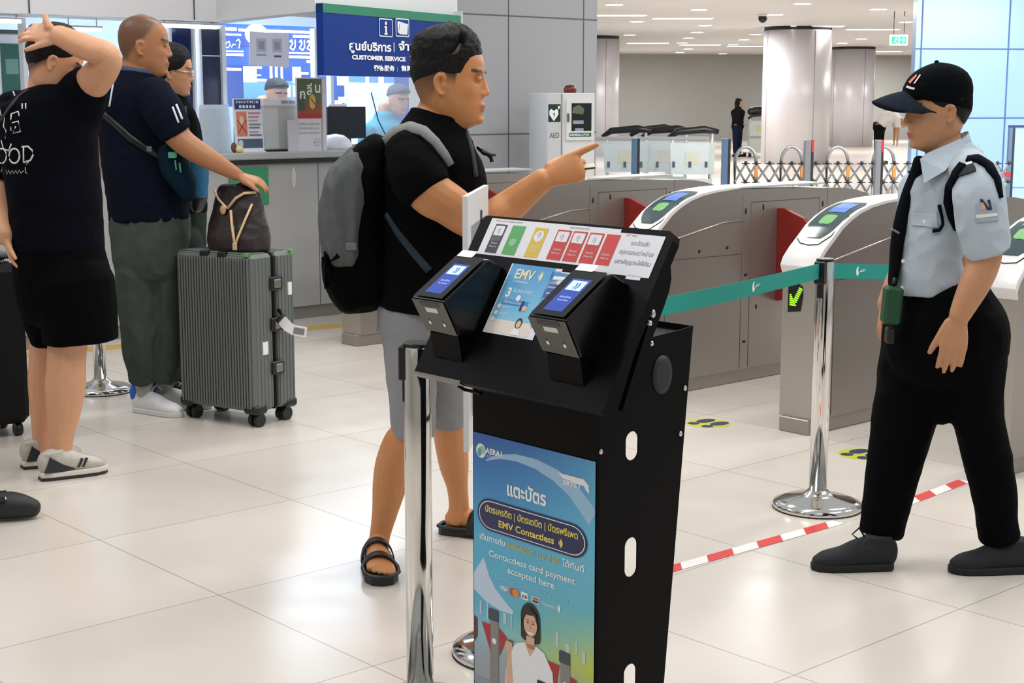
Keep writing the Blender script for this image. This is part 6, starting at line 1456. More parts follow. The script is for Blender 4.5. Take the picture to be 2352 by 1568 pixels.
    sf.patch([(2198, 388), (2236, 378), (2241, 394), (2204, 406)], M('epaulette_black', '#0d0f13', .7), 'epaulette', t, root, Y, .006); sf.patch([(2197, 382), (2233, 373), (2235, 378), (2200, 388)], mw, 'epaulette_edge', t, root, Y, .006)
    mh = cloth('harness_navy', '#0b1018', .25)
    sf.band([(2193, 528), (2186, 500), (2180, 465), (2184, 430), (2197, 400), (2214, 378)], [3, 9, 13, 13, 12, 11], mh, 'harness_strap', t, root, Y, .008)
    sf.band([(2222, 368), (2245, 366), (2270, 382), (2288, 412), (2297, 455)], [9, 11, 12, 9, 3], mh, 'harness_strap', t, root, Y - .1, .008)
    sf.band([(2158, 470), (2163, 495), (2166, 515), (2158, 528), (2142, 530)], 3.5, mh, 'whistle_cord', t, root, Y, .008)
    sf.band([(2087, 374), (2098, 362), (2112, 354)], 7, mh, 'far_epaulette', t, root, Y, .006)
    # ---- trousers
    tr = MB(); mk = cloth('guard_trousers', '#060608', .3)
    px_limb(tr, [(2148, 655, Y, 95, 100), (2162, 690, Y, 112, 112), (2172, 750, Y, 140, 120), (2172, 810, Y, 140, 118)], flat0=True, n=24)
    px_limb(tr, [(2120, 760, Y + .04, 92, 90), (2100, 850, Y + .055, 82, 84), (2078, 960, Y + .06, 74, 76), (2056, 1060, Y + .05, 63, 64), (2036, 1150, Y + .045, 54, 56), (2022, 1228, Y + .04, 48, 54)], flat1=True, n=20)
    px_limb(tr, [(2225, 760, Y - .05, 92, 90), (2232, 850, Y - .055, 76, 84), (2246, 960, Y - .05, 58, 72), (2264, 1040, Y - .045, 56, 60), (2282, 1130, Y - .035, 50, 54), (2298, 1240, Y - .03, 46, 52)], flat1=True, n=20)
    px_limb(tr, [(2160, 800, Y, 100, 90), (2158, 880, Y, 60, 70), (2160, 960, Y, 20, 40)], n=16)
    fuse('trousers', tr, mk, .007, 16, t, root, folds(.007, 7, 5, 4))
    # ---- shoes
    ml = M('shoe_black', '#14161b', .75, 0, .3, 60, bump=.4, bscale=300)
    sneaker(t, root, gp(2058, 1316) + Vector((0, .05, 0)), gp(1868, 1316) + Vector((0, .04, 0)), ml, M('sole_black', '#101114', .7), m_black); sneaker(t, root, gp(2366, 1312) - Vector((0, .0, 0)), gp(2178, 1314), ml, M('sole_black', '#101114', .7), m_black)
    MB().bbox(-.012, .012, -.003, .003, -.009, .009, .003, mat=Matrix.Translation(at(2000, 1240, Y - .03))).build('sock_patch', M('sock_tan', '#a6957f', .8), t, root)
    # green pouch hanging at the hip
    pc = at(2046, 700, Y - .10); pt = thing('green_pouch', 'dark green pouch hanging in front of the guard\'s hip', 'pouch', pc)
    MB().bbox(-.024, .030, -.03, .03, -.058, .058, .008, mat=Matrix.Rotation(.06, 4, 'Y')).build('pouch_body', M('pouch_green', '#0e4226', .6, 0, .15, 20), pt); MB().tube([(0.004, 0, .056), (.010, 0, .085)], .006, 6).build('strap', m_black, pt)
    MB().bbox(-.012, .014, -.02, .02, -.12, -.07, .005).build('radio_tip', m_black, pt)
guard()
# ================================================================== man with hand on head (left)
def man_hand_on_head():
    Y = 6.0; root = gp(140, 1092); root.z = 0
    t = thing('person', 'man in black shorts and lettered T-shirt seen from behind, hand on his head', 'person', root)
    sk = skin_mat('skin_pale', '#d39c78')
    hd = Head(at(118, 146, Y - .09), (.80, .30, -.42), (.38, .12, 1), 150 * Y / F_PX, .95, .95)
    b = MB(); hd.skin(b)
    px_limb(b, [(108, 250, Y, 56, 56), (104, 215, Y, 40, 42), (106, 180, Y, 38, 40), (114, 150, Y, 36, 38)])
    px_limb(b, [(135, 600, Y, 80, 72), (125, 440, Y, 85, 70), (115, 300, Y, 80, 60), (110, 250, Y, 48, 48)])
    px_limb(b, [(180, 215, Y - .02, 42, 42), (205, 196, Y - .06, 40, 40), (232, 165, Y - .13, 37, 37), (250, 140, Y - .19, 30, 31), (244, 122, Y - .21, 27, 30), (218, 116, Y - .21, 29, 31), (185, 104, Y - .205, 29, 30), (155, 90, Y - .20, 26, 26), (132, 80, Y - .19, 23, 20)])
    hand(b, at(134, 80, Y - .19), (-1, .15, .12), (.1, -.9, .6), (-.1, -.4, -1), .20, ((.15, .3, .3), (.15, .35, .3), (.2, .4, .3), (.2, .4, .3)), (.55, .05), .04, .0096, .3)
    # finger knuckle pointing up over the head
    px_limb(b, [(112, 62, Y - .19, 11, 11), (106, 48, Y - .19, 8, 8), (104, 36, Y - .185, 6, 6)])
    px_limb(b, [(40, 280, Y + .05, 42, 42), (10, 380, Y + .12, 38, 38), (0, 470, Y + .05, 34, 34), (15, 540, Y - .05, 28, 28)])
    hand(b, at(16, 545, Y - .05), (.3, -.2, -1), (-1, 0, 0), (0, -1, 0), .18)
    px_limb(b, [(155, 640, Y - .04, 70, 66), (158, 740, Y - .05, 56, 56), (155, 790, Y - .05, 46, 46), (152, 840, Y - .05, 45, 46), (150, 890, Y - .05, 47, 48), (146, 950, Y - .04, 39, 40), (142, 1000, Y - .04, 29, 30), (141, 1035, Y - .04, 26, 27), (146, 1070, Y - .04, 27, 30)])
    px_limb(b, [(110, 640, Y + .05, 60, 60), (108, 760, Y + .10, 44, 46), (104, 810, Y + .12, 36, 40), (100, 870, Y + .13, 36, 40), (98, 940, Y + .13, 29, 30), (96, 1000, Y + .13, 22, 24), (97, 1040, Y + .13, 24, 26)])
    def stub(az, z):
        zl = np.interp(az, [0, .8, 1.2, 1.5, 1.8, 2.4, 3.14], [.84, .78, .60, .46, .34, .14, .02]); return np.clip((z - zl) / .15, 0, 1) * .93
    fuse('body', b, sk, .0048, 3, t, root, None, hd.paint(stub)); hd.eyes(t, root)
    zl = lerp_tab([(0, .80), (.8, .74), (1.2, .62), (1.6, .52), (2.2, .34), (3.14, .26)])
    hair(hd, 'hair', m_hair, lambda az, z, sg: max(-.04, min(.005 + .06 * min(1, (z - zl(az)) / .18), (z - zl(az)) * .7)), t, root, 80, 50, .018, .2)
    mk = cloth('navy_black_cotton', '#080a12', .25)
    sh = MB(); px_limb(sh, [(134, 575, Y, 106, 88), (130, 520, Y, 104, 90), (122, 420, Y, 106, 90), (112, 330, Y, 110, 88), (108, 275, Y, 114, 84), (110, 238, Y, 96, 74), (106, 212, Y, 66, 60), (103, 198, Y, 50, 50)], flat0=True, flat1=True, n=28)
    px_limb(sh, [(168, 262, Y, 62, 60), (186, 220, Y - .03, 58, 54), (200, 200, Y - .065, 50, 48), (208, 191, Y - .08, 46, 46)], flat1=True)
    px_limb(sh, [(45, 255, Y + .04, 56, 56), (22, 330, Y + .09, 56, 54), (8, 400, Y + .11, 50, 50)], flat1=True)
    sf = Surf(fuse('t_shirt', sh, mk, .008, 5, t, root, folds(.006, 5, 7, 31)), root)
    s = MB(); ms = cloth('black_jersey', '#050506', .3)
    px_limb(s, [(134, 555, Y, 100, 84), (140, 620, Y, 110, 92), (150, 690, Y, 110, 90)], flat0=True, n=24); px_limb(s, [(165, 650, Y - .04, 98, 86), (178, 720, Y - .05, 90, 80), (186, 783, Y - .05, 86, 78)], flat1=True, n=20); px_limb(s, [(108, 650, Y + .07, 70, 76), (112, 730, Y + .1, 56, 70), (116, 786, Y + .11, 44, 62)], flat1=True, n=20)
    fuse('shorts', s, ms, .008, 5, t, root, folds(.006, 6, 4, 33))
    # white lettering on the back: O, D and neighbours set out as strokes, following the cloth
    mw = M('print_white', '#dcdad6', .7); pr = MB(); hmid = lambda x: Y - .125 * math.sqrt(max(.05, 1 - ((x - 118) / 150) ** 2)) - .006
    def st(pts, w_):
        P_ = [sf(x, y, Y, -.0010)[0] for x, y in pts]; pr.tube(P_, w_ * Y / F_PX / 2, 6)
    def ringp(cx, cy, rx, ry, a0=0, a1=360, n=14): return [(cx + rx * math.cos(math.radians(a0 + (a1 - a0) * k / n)), cy + ry * math.sin(math.radians(a0 + (a1 - a0) * k / n))) for k in range(n + 1)]
    st(ringp(4, 358, 11, 17), 4.5); st(ringp(33, 358, 12, 17), 4.5); st([(54, 336), (54, 372)], 4.5); st([(50, 337), (64, 336), (74, 345), (76, 356), (70, 368), (54, 373)], 4.5)
    st([(26, 262), (25, 300)], 4.5); st([(25, 262), (42, 256), (44, 266)], 4); st([(28, 282), (42, 278), (47, 302), (30, 306), (36, 290)], 4); st([(12, 258), (8, 290), (14, 300), (12, 318)], 4); st([(3, 322), (8, 342), (20, 346), (26, 330)], 4); st([(0, 252), (3, 266)], 4)
    st([(51, 238), (51, 250)], 4); st([(59, 237), (59, 250)], 4)
    st([(2, 395), (6, 385), (8, 400), (14, 390), (16, 400), (20, 391), (24, 400), (28, 391), (32, 399), (36, 391), (40, 399), (44, 390), (48, 398), (54, 392)], 2); st([(58, 384), (58, 396), (62, 398)], 2.4); st([(60, 378), (66, 372)], 2); st([(30, 210), (34, 220)], 4)
    pr.build('back_lettering', mw, t, root)
    sf.band([(66, 205), (44, 222), (22, 248), (2, 278)], 3, M('purple_cord', '#3c2438', .7), 'neck_cord', t, root, Y)
    # trainers
    def trainer(heel, toe, nm):
        d = toe - heel; d.z = 0; L = d.length; d.normalize(); s = Vector((-d.y, d.x, 0)); A = Vector((heel.x, heel.y, 0)); m = MB(); Z = Vector((0, 0, 1))
        limb(m, [(A + d * .015 + Z * .065, .034, .046), (A + d * L * .2 + Z * .07, .038, .056), (A + d * L * .42 + Z * .064, .041, .050), (A + d * L * .62 + Z * .054, .045, .038), (A + d * L * .82 + Z * .046, .044, .030), (A + d * (L - .02) + Z * .04, .03, .020)], lat=s, n=18)
        limb(m, [(A + d * L * .2 + Z * .06, .037, .046), (A + d * L * .19 + Z * .10, .038, .049), (A + d * L * .18 + Z * .118, .037, .046)], lat=s, n=16, flat1=True)
        o = fuse('trainer', m, M('trainer_silver', '#b9b3a8', .45, .1, .15, 50), .0055, 4, t, root); mat = Matrix(((d.x, s.x, 0, A.x), (d.y, s.y, 0, A.y), (0, 0, 1, 0), (0, 0, 0, 1)))
        q = MB(); out = [(-.006, .026), (.04, .038), (.3 * L, .040), (.55 * L, .046), (.8 * L, .046), (.94 * L, .033), (L + .004, .010)]; poly = out + [(x, -y) for x, y in out[::-1]]
        q.prism(poly, 'z', .012, .034, 0, mat); q.build('midsole', M('midsole_white', '#d6d0c4', .5), o, root, bevel=.005)
        q = MB(); q.prism([(x * .985, y * .97) for x, y in poly], 'z', 0, .0125, 0, mat); q.build('outsole', M('outsole_dark', '#26282b', .6), o, root)
        for sg in (-1, 1):
            q = MB(); y_ = lambda x: sg * (.042 if x < .5 * L else .047)
            q.prism([(.005, .036), (.30 * L, .036), (.48 * L, .040), (.30 * L, .062), (.12 * L, .095), (.03, .10)], 'y', sg * .030, sg * .0415, 0, mat); q.build('heel_panel', M('trainer_navy', '#1f242b', .45), o, root)
            for f in (.5, .57): q = MB(); q.prism([(f * L, .045), (f * L + .009, .045), (f * L + .026, .078), (f * L + .017, .08)], 'y', sg * .036, sg * .0475, 0, mat); q.build('stripe', _M['trainer_navy'], o, root)
        lc = MB()
        for k in range(4):
            f = .38 + .075 * k; c_ = A + d * L * f + Z * (.112 - .013 * k); lc.tube([c_ - s * .028 - Z * .01, c_ + Z * .004, c_ + s * .028 - Z * .01], .0035, 6)
        lc.build('laces', M('lace_white', '#dcd8cf', .7), o, root)
    trainer(gp(95, 1103), gp(246, 1083), 1); trainer(gp(54, 1076), gp(190, 1058), 2)
man_hand_on_head()

# ================================================================== man in navy holding the bag
def man_navy():
    Y = 7.2; root = gp(355, 944); root.z = 0
    t = thing('person', 'cropped-haired man in navy T-shirt and green trousers, hand on the brown bag', 'person', root)
    sk = skin_mat('skin_brown', '#a8714b')
    hd = Head(at(322, 112, Y - .11), (1, .18, -.05), (.03, 0, 1), 134 * Y / F_PX, .98, .98)
    b = MB(); hd.skin(b)
    px_limb(b, [(320, 220, Y, 60, 66), (318, 180, Y, 46, 48), (322, 150, Y, 43, 44), (330, 120, Y, 38, 40)])
    px_limb(b, [(345, 520, Y, 70, 62), (338, 400, Y, 76, 66), (320, 280, Y, 72, 70), (318, 220, Y, 50, 60)])
    px_limb(b, [(365, 240, Y - .18, 34, 34), (395, 295, Y - .22, 32, 32), (420, 325, Y - .23, 29, 29), (452, 348, Y - .23, 27, 26), (490, 370, Y - .22, 23, 22), (530, 393, Y - .20, 17, 15), (548, 403, Y - .19, 14, 11)])
    hand(b, at(550, 404, Y - .19), (1, .05, -.28), (.2, -.35, 1), (.1, -1, -.2), .185, ((.25, .4, .3), (.25, .4, .3), (.3, .4, .3), (.3, .4, .3)), (.5, .1), .03, .0092, .3)
    px_limb(b, [(262, 215, Y + .05, 34, 34), (232, 280, Y + .10, 29, 30), (222, 325, Y + .08, 23, 24), (226, 352, Y + .05, 19, 18), (232, 372, Y + .03, 15, 13)])
    hand(b, at(232, 372, Y + .03), (.35, -.1, -1), (-1, -.2, 0), (0, -1, .2), .17)
    px_limb(b, [(320, 640, Y, 40, 40), (320, 780, Y - .02, 28, 30), (324, 870, Y + .06, 16, 18), (325, 912, Y + .08, 16, 18)]); px_limb(b, [(375, 640, Y + .02, 36, 36), (376, 780, Y + .04, 26, 28), (364, 862, Y + .10, 15, 16), (358, 908, Y + .14, 14, 15)])
    def stub(az, z):
        zl = np.interp(az, [0, .8, 1.15, 1.5, 1.8, 2.4, 3.14], [.84, .80, .66, .50, .40, .20, .12]); k = np.clip((z - zl) / .12, 0, 1); return k * np.where(z > .95, .45, np.where(az < .9, .85, .74))
    fuse('body', b, sk, .0052, 3, t, root, None, hd.paint(stub)); hd.eyes(t, root)
    mk = cloth('navy_cotton', '#0e1320', .22); sh = MB()
    px_limb(sh, [(344, 505, Y, 92, 80), (340, 450, Y, 94, 82), (334, 380, Y, 98, 84), (326, 300, Y, 96, 88), (318, 240, Y, 94, 96), (316, 200, Y, 72, 88), (316, 175, Y, 52, 60), (316, 160, Y, 42, 44)], flat0=True, flat1=True, n=26)
    px_limb(sh, [(352, 215, Y - .15, 42, 42), (380, 262, Y - .205, 46, 44), (402, 298, Y - .225, 40, 38), (408, 307, Y - .225, 37, 36)], flat1=True)
    px_limb(sh, [(272, 200, Y + .04, 44, 44), (240, 262, Y + .09, 40, 42), (226, 312, Y + .085, 30, 32)], flat1=True)
    sf = Surf(fuse('t_shirt', sh, mk, .008, 5, t, root, folds(.006, 6, 7, 41)), root)
    c = MB(); c0 = at(317, 163, Y); c.tube([c0 + Vector((.088 * math.cos(a), .09 * math.sin(a), -.012 * math.cos(a))) for a in [2 * math.pi * k / 24 for k in range(24)]], .016, 8, closed=True); c.build('collar', M('collar_blue', '#3a4a63', .8, 0, .1), t, root)
    mw = M('stripe_white', '#d5d8dc', .6)
    for a, q in (((396, 246), (410, 282)), ((404, 240), (418, 274))): sf.band([a, q], 2, mw, 'sleeve_stripe', t, root, Y)
    sf.band([(261, 192), (257, 215), (252, 245)], 1.4, mw, 'back_piping', t, root, Y)
    # trousers
    tr = MB(); mt = cloth('olive_grey', '#434b45', .15)
    px_limb(tr, [(344, 492, Y, 88, 76), (344, 540, Y, 88, 78), (342, 600, Y, 82, 74)], flat0=True, n=24)
    px_limb(tr, [(318, 580, Y - .01, 52, 62), (318, 680, Y - .02, 46, 56), (320, 760, Y - .03, 40, 48), (326, 830, Y + .0, 38, 42), (332, 868, Y + .03, 32, 42)], flat1=True, n=18); px_limb(tr, [(378, 580, Y + .02, 52, 62), (380, 680, Y + .04, 44, 54), (382, 760, Y + .04, 40, 46), (380, 830, Y + .05, 38, 42), (374, 870, Y + .06, 32, 42)], flat1=True, n=18)
    fuse('trousers', tr, mt, .008, 5, t, root, folds(.017, 8, 4, 43))
    # white trainers with blue heel tabs
    for (h, tx, ty) in (((312, 944), 372, 952), ((345, 940), 445, 938)):
        heel, toe = gp(*h), gp(tx, ty); d = toe - heel; d.z = 0; d.normalize(); toe = heel + d * .30; s = Vector((-d.y, d.x, 0)); A = Vector((heel.x, heel.y, 0)); Z = Vector((0, 0, 1))
        o = sneaker(t, root, heel, toe, M('trainer_white', '#dcdcde', .5, 0, .03), M('sole_white', '#d3d3d2', .5), M('lace_pale', '#cfcfcf', .7), 'trainer')
        q = MB(); limb(q, [(A + d * .012 + Z * .075, .037, .03), (A + d * .014 + Z * .10, .041, .034), (A + d * .03 + Z * .122, .041, .04)], lat=s, n=14); q.build('heel_tab', M('heel_blue', '#2b56c4', .5), o, root)
        q = MB(); limb(q, [(A + d * .065 + Z * .09, .040, .042), (A + d * .06 + Z * .14, .044, .046), (A + d * .06 + Z * .18, .044, .046)], lat=s, n=14); q.build('sock', M('sock_grey', '#a3a39c', .8), o, root)
    # crossbody bag on the hip
    r2 = at(408, 400, Y - .14); bg = thing('crossbody_bag', 'dark teal crossbody bag hanging at the waist of the man in navy', 'bag', r2)
    m = MB(); px_limb(m, [(392, 352, Y - .13, 30, 30), (404, 385, Y - .14, 34, 34), (424, 425, Y - .14, 26, 32), (434, 450, Y - .13, 16, 24)], n=18, sq=.8); fuse('bag_body', m, cloth('bag_teal', '#0e2230', .25), .007, 4, bg, r2, folds(.005, 9, 7, 51))
    MB().bbox(-.018, .018, -.012, .012, -.014, .014, .003, mat=Matrix.Translation(at(396, 356, Y - .225))).build('buckle', M('buckle_green', '#4fa68e', .4), bg, r2)
    for a in ((402, 368), (412, 374)): MB().tube([at(a[0], a[1], Y - .22), at(a[0] + 3, a[1] + 22, Y - .215)], .004, 6).build('cord', _M['buckle_green'], bg, r2)
    sf.band([(238, 262), (265, 285), (300, 318), (340, 343), (376, 362)], 8, m_black, 'shoulder_strap', bg, r2, Y)
    MB().bbox(-.012, .012, -.004, .004, -.012, .012, .002, mat=Matrix.Translation(at(343, 342, Y - .21))).build('strap_ring', M('ring_grey', '#7e827f', .35, .6), bg, r2)
man_navy()

# ================================================================== person with glasses behind the man in navy
def person_glasses():
    Y = 7.75; root = at(420, 700, Y); root.z = 0
    t = thing('person', 'black haired person with glasses in black, mostly hidden behind the man in navy', 'person', root)
    sk = skin_mat('skin_glasses', '#bf8a68')
    hd = Head(at(390, 170, Y - .09), (1, .15, -.12), (.06, 0, 1), 106 * Y / F_PX, .95, .95)
    b = MB(); hd.skin(b); px_limb(b, [(395, 270, Y, 40, 50), (394, 230, Y, 30, 32), (396, 195, Y, 28, 30)]); px_limb(b, [(414, 480, Y, 42, 42), (402, 330, Y, 46, 48), (396, 260, Y, 38, 46)])
    px_limb(b, [(420, 280, Y - .10, 26, 26), (424, 370, Y - .10, 20, 20), (408, 440, Y - .12, 15, 15)]); hand(b, at(406, 446, Y - .12), (.3, 0, -1), (0, -1, 0), (1, 0, 0), .165)
    for o in (-.09, .09): px_limb(b, [(420, 500, Y + o * .7, 24, 22), (422, 700, Y + o, 22, 20), (424, 850, Y + o, 18, 18)])
    fuse('body', b, sk, .0055, 3, t, root, None, hd.paint(lambda az, z: np.clip((z - np.interp(az, [0, .9, 1.3, 1.6, 3.14], [.86, .75, .55, .35, .1])) / .06, 0, 1) * .9)); hd.eyes(t, root)
    zl = lerp_tab([(0, .80), (.7, .76), (1.1, .58), (1.5, .48), (1.9, .30), (3.14, .12)])
    hair(hd, 'hair', m_hair, lambda az, z, sg: max(-.04, min(.01 + .09 * min(1, (z - zl(az)) / .12), (z - zl(az)) * .7)), t, root, 72, 44, .015, .06)
    sh = MB(); px_limb(sh, [(415, 490, Y, 60, 62), (410, 400, Y, 62, 64), (404, 300, Y, 56, 66), (400, 255, Y, 44, 56), (396, 225, Y, 30, 34)], flat0=True, n=22); px_limb(sh, [(422, 265, Y - .1, 28, 28), (428, 320, Y - .10, 30, 28), (427, 352, Y - .10, 27, 26)], flat1=True); fuse('top', sh, cloth('black_top', '#0c0c0e', .3), .009, 4, t, root, folds(.005, 7, 6, 61))
    tr = MB(); px_limb(tr, [(418, 470, Y, 56, 58), (420, 560, Y, 54, 56)], flat0=True)
    for o in (-.09, .09): px_limb(tr, [(420, 550, Y + o, 44, 40), (424, 700, Y + o, 36, 34), (426, 870, Y + o, 28, 28)], flat1=True)
    fuse('trousers', tr, cloth('dark_green_trousers', '#2c342f', .2), .009, 4, t, root, folds(.006, 7, 5, 63))
    for o in (-.09, .09):
        m = MB(); c_ = at(426, 870, Y + o); c_.z = .045; limb(m, [(c_ - Vector((.06, 0, 0)), .036, .045), (c_ + Vector((.05, 0, -.005)), .042, .04), (c_ + Vector((.16, 0, -.015)), .036, .028)], lat=(0, 1, 0)); fuse('shoe', m, m_black, .008, 3, t, root)
    g = MB(); s_ = 1 if hd.L.y < 0 else -1
    for sg in (-1, 1): g.tube([hd.w(.44, sg * (.15 + .09 * math.cos(a)), .49 + .065 * math.sin(a)) for a in [2 * math.pi * k / 16 for k in range(16)]], .0022, 6, closed=True); g.tube([hd.w(.42, sg * .24, .51), hd.w(.2, sg * .33, .51), hd.w(-.02, sg * .34, .50)], .0025, 6)
    g.tube([hd.w(.45, -.06, .5), hd.w(.46, 0, .51), hd.w(.45, .06, .5)], .0025, 6); g.build('glasses', M('glasses_metal', '#c9c6c0', .2, .7), t, root)
    l = MB(); l.ell(hd.w(.44, s_ * .15, .49), .004, .02, .014, 0, 12, 8); l.build('lens', glass_mat('lens', '#dfe8ee', .05, .4), t, root)
    r2 = at(456, 400, Y - .25); bg = thing('shoulder_bag', 'blue shoulder bag with black base carried by the person with glasses', 'bag', r2)
    m = MB(); px_limb(m, [(458, 360, Y - .25, 17, 30), (457, 400, Y - .25, 20, 36), (455, 450, Y - .25, 19, 34)], n=18, sq=.7); fuse('bag_body', m, cloth('bag_blue', '#2f5f80', .2), .008, 4, bg, r2, folds(.004, 9, 7, 71))
    m = MB(); px_limb(m, [(456, 452, Y - .25, 20, 35), (452, 480, Y - .25, 12, 28)], n=18, sq=.7); fuse('bag_base', m, m_black, .008, 3, bg, r2)
    MB().tube([at(444, 362, Y - .25), at(432, 300, Y - .22), at(424, 245, Y - .16)], .008, 8).build('strap', m_black, bg, r2)
person_glasses()

# ================================================================== seated-off-frame traveller: clog and jeans at the left edge
def person_edge():
    h, tt = gp(-98, 1202), gp(74, 1190); d = (tt - h); d.z = 0; d.normalize(); s = Vector((-d.y, d.x, 0)); Z = Vector((0, 0, 1)); A = Vector((h.x, h.y, 0))
    t = thing('person', 'person at the left edge, only a black clog with a white charm in view', 'person', A)
    sk = skin_mat('skin_edge', '#c99a78'); b = MB(); K = A + d * .06; LN = lambda z: Vector((-.34, .05, 0)) * min(1, z / .7)
    hd = Head(K + LN(1) + Vector((.0, -.06, 1.60)), (1, .3, -.1), (0, 0, 1), .235); hd.skin(b)
    limb(b, [(K + LN(1) + Z * .85, .16, .12), (K + LN(1) + Z * 1.1, .15, .11), (K + LN(1) + Z * 1.35, .17, .11), (K + LN(1) + Z * 1.45, .08, .08), (K + LN(1) + Z * 1.58, .055, .055)], lat=s)
    for o in (-.10, .10):
        P_ = K + s * (o - .10) + (Vector((-.3, 0, 0)) if o < 0 else Vector()); limb(b, [(P_ + LN(.9) + Z * .9, .085, .09), (P_ + LN(.5) + Z * .5, .06, .065), (P_ + LN(.3) + Z * .3, .055, .06), (P_ + LN(.1) + Z * .1, .036, .038), (P_ + Z * .05 + d * .02, .036, .04), (P_ + Z * .04 + d * .15, .042, .022)], lat=s)
        Q_ = K + LN(1) + s * o * 2.1; limb(b, [(Q_ + Z * 1.4, .05, .05), (Q_ + Z * 1.1 + s * o * .3, .042, .042), (Q_ + Z * .86 + d * .05 + s * o * .2, .027, .025)], lat=s); hand(b, Q_ + Z * .85 + d * .06 + s * o * .2, d * .2 - Z, s * o, d, .18)
    fuse('body', b, sk, .006, 3, t, A, None, hd.paint(lambda az, z: np.clip((z - .75) / .1, 0, 1)))
    hair(hd, 'hair', m_hair, lambda az, z, sg: (-.04 if z < .62 + .15 * math.cos(az) else .05), t, A, 60, 40, .012, .3)
    m = MB(); limb(m, [(K + LN(1) + Z * .82, .17, .13), (K + LN(1) + Z * 1.1, .17, .13), (K + LN(1) + Z * 1.36, .19, .13), (K + LN(1) + Z * 1.44, .09, .09)], lat=s, flat0=True)
    for o in (-.1, .1): Q_ = K + LN(1) + s * o * 1.9; limb(m, [(Q_ + Z * 1.4, .07, .07), (Q_ + Z * 1.15 + s * o * .3, .075, .07)], lat=s, flat1=True)
    fuse('t_shirt', m, cloth('edge_shirt', '#2a2c33', .2), .01, 4, t, A)
    m = MB(); limb(m, [(K + LN(1) + Z * .95, .16, .125), (K + LN(1) + Z * .8, .17, .14)], lat=s, flat0=True)
    for o in (-.10, .10): P_ = K + s * (o - .10) + (Vector((-.3, 0, 0)) if o < 0 else Vector()); limb(m, [(P_ + LN(.85) + Z * .85, .1, .11), (P_ + LN(.5) + Z * .5, .08, .085), (P_ + LN(.14) + Z * .14, .065, .07)], lat=s, flat1=True)
    fuse('jeans', m, cloth('denim', '#2f5688', .2), .01, 4, t, A, folds(.005, 7, 5, 81))
    mc = M('clog_black', '#17181a', .55, 0, .15, 40)
    for o in (0., -.20):
        B_ = A + s * o + (Vector((-.3, 0, 0)) if o < 0 else Vector()); m = MB(); limb(m, [(B_ + d * .02 + Z * .035, .036, .030), (B_ + d * .10 + Z * .038, .044, .034), (B_ + d * .16 + Z * .055, .049, .050), (B_ + d * .215 + Z * .05, .050, .046), (B_ + d * .262 + Z * .038, .036, .034)], lat=s, n=18)
        c_ = fuse('clog', m, mc, .006, 4, t, A); q = MB(); q.tube([B_ + d * .17 + s * .045 + Z * .09, B_ + d * .07 + s * .05 + Z * .085, B_ - d * .005 + Z * .08, B_ + d * .07 - s * .05 + Z * .085, B_ + d * .17 - s * .045 + Z * .09], 0, flat=(.009, .004)); q.build('heel_strap', mc, c_, A)
        q = MB(); q.ell(B_ + d * .165 - s * .034 + Z * .088, .010, .006, .009); q.ell(B_ + d * .205 - s * .03 + Z * .082, .007, .006, .006); q.build('charm', M('charm_white', '#d9d9d6', .4), c_, A)
person_edge()
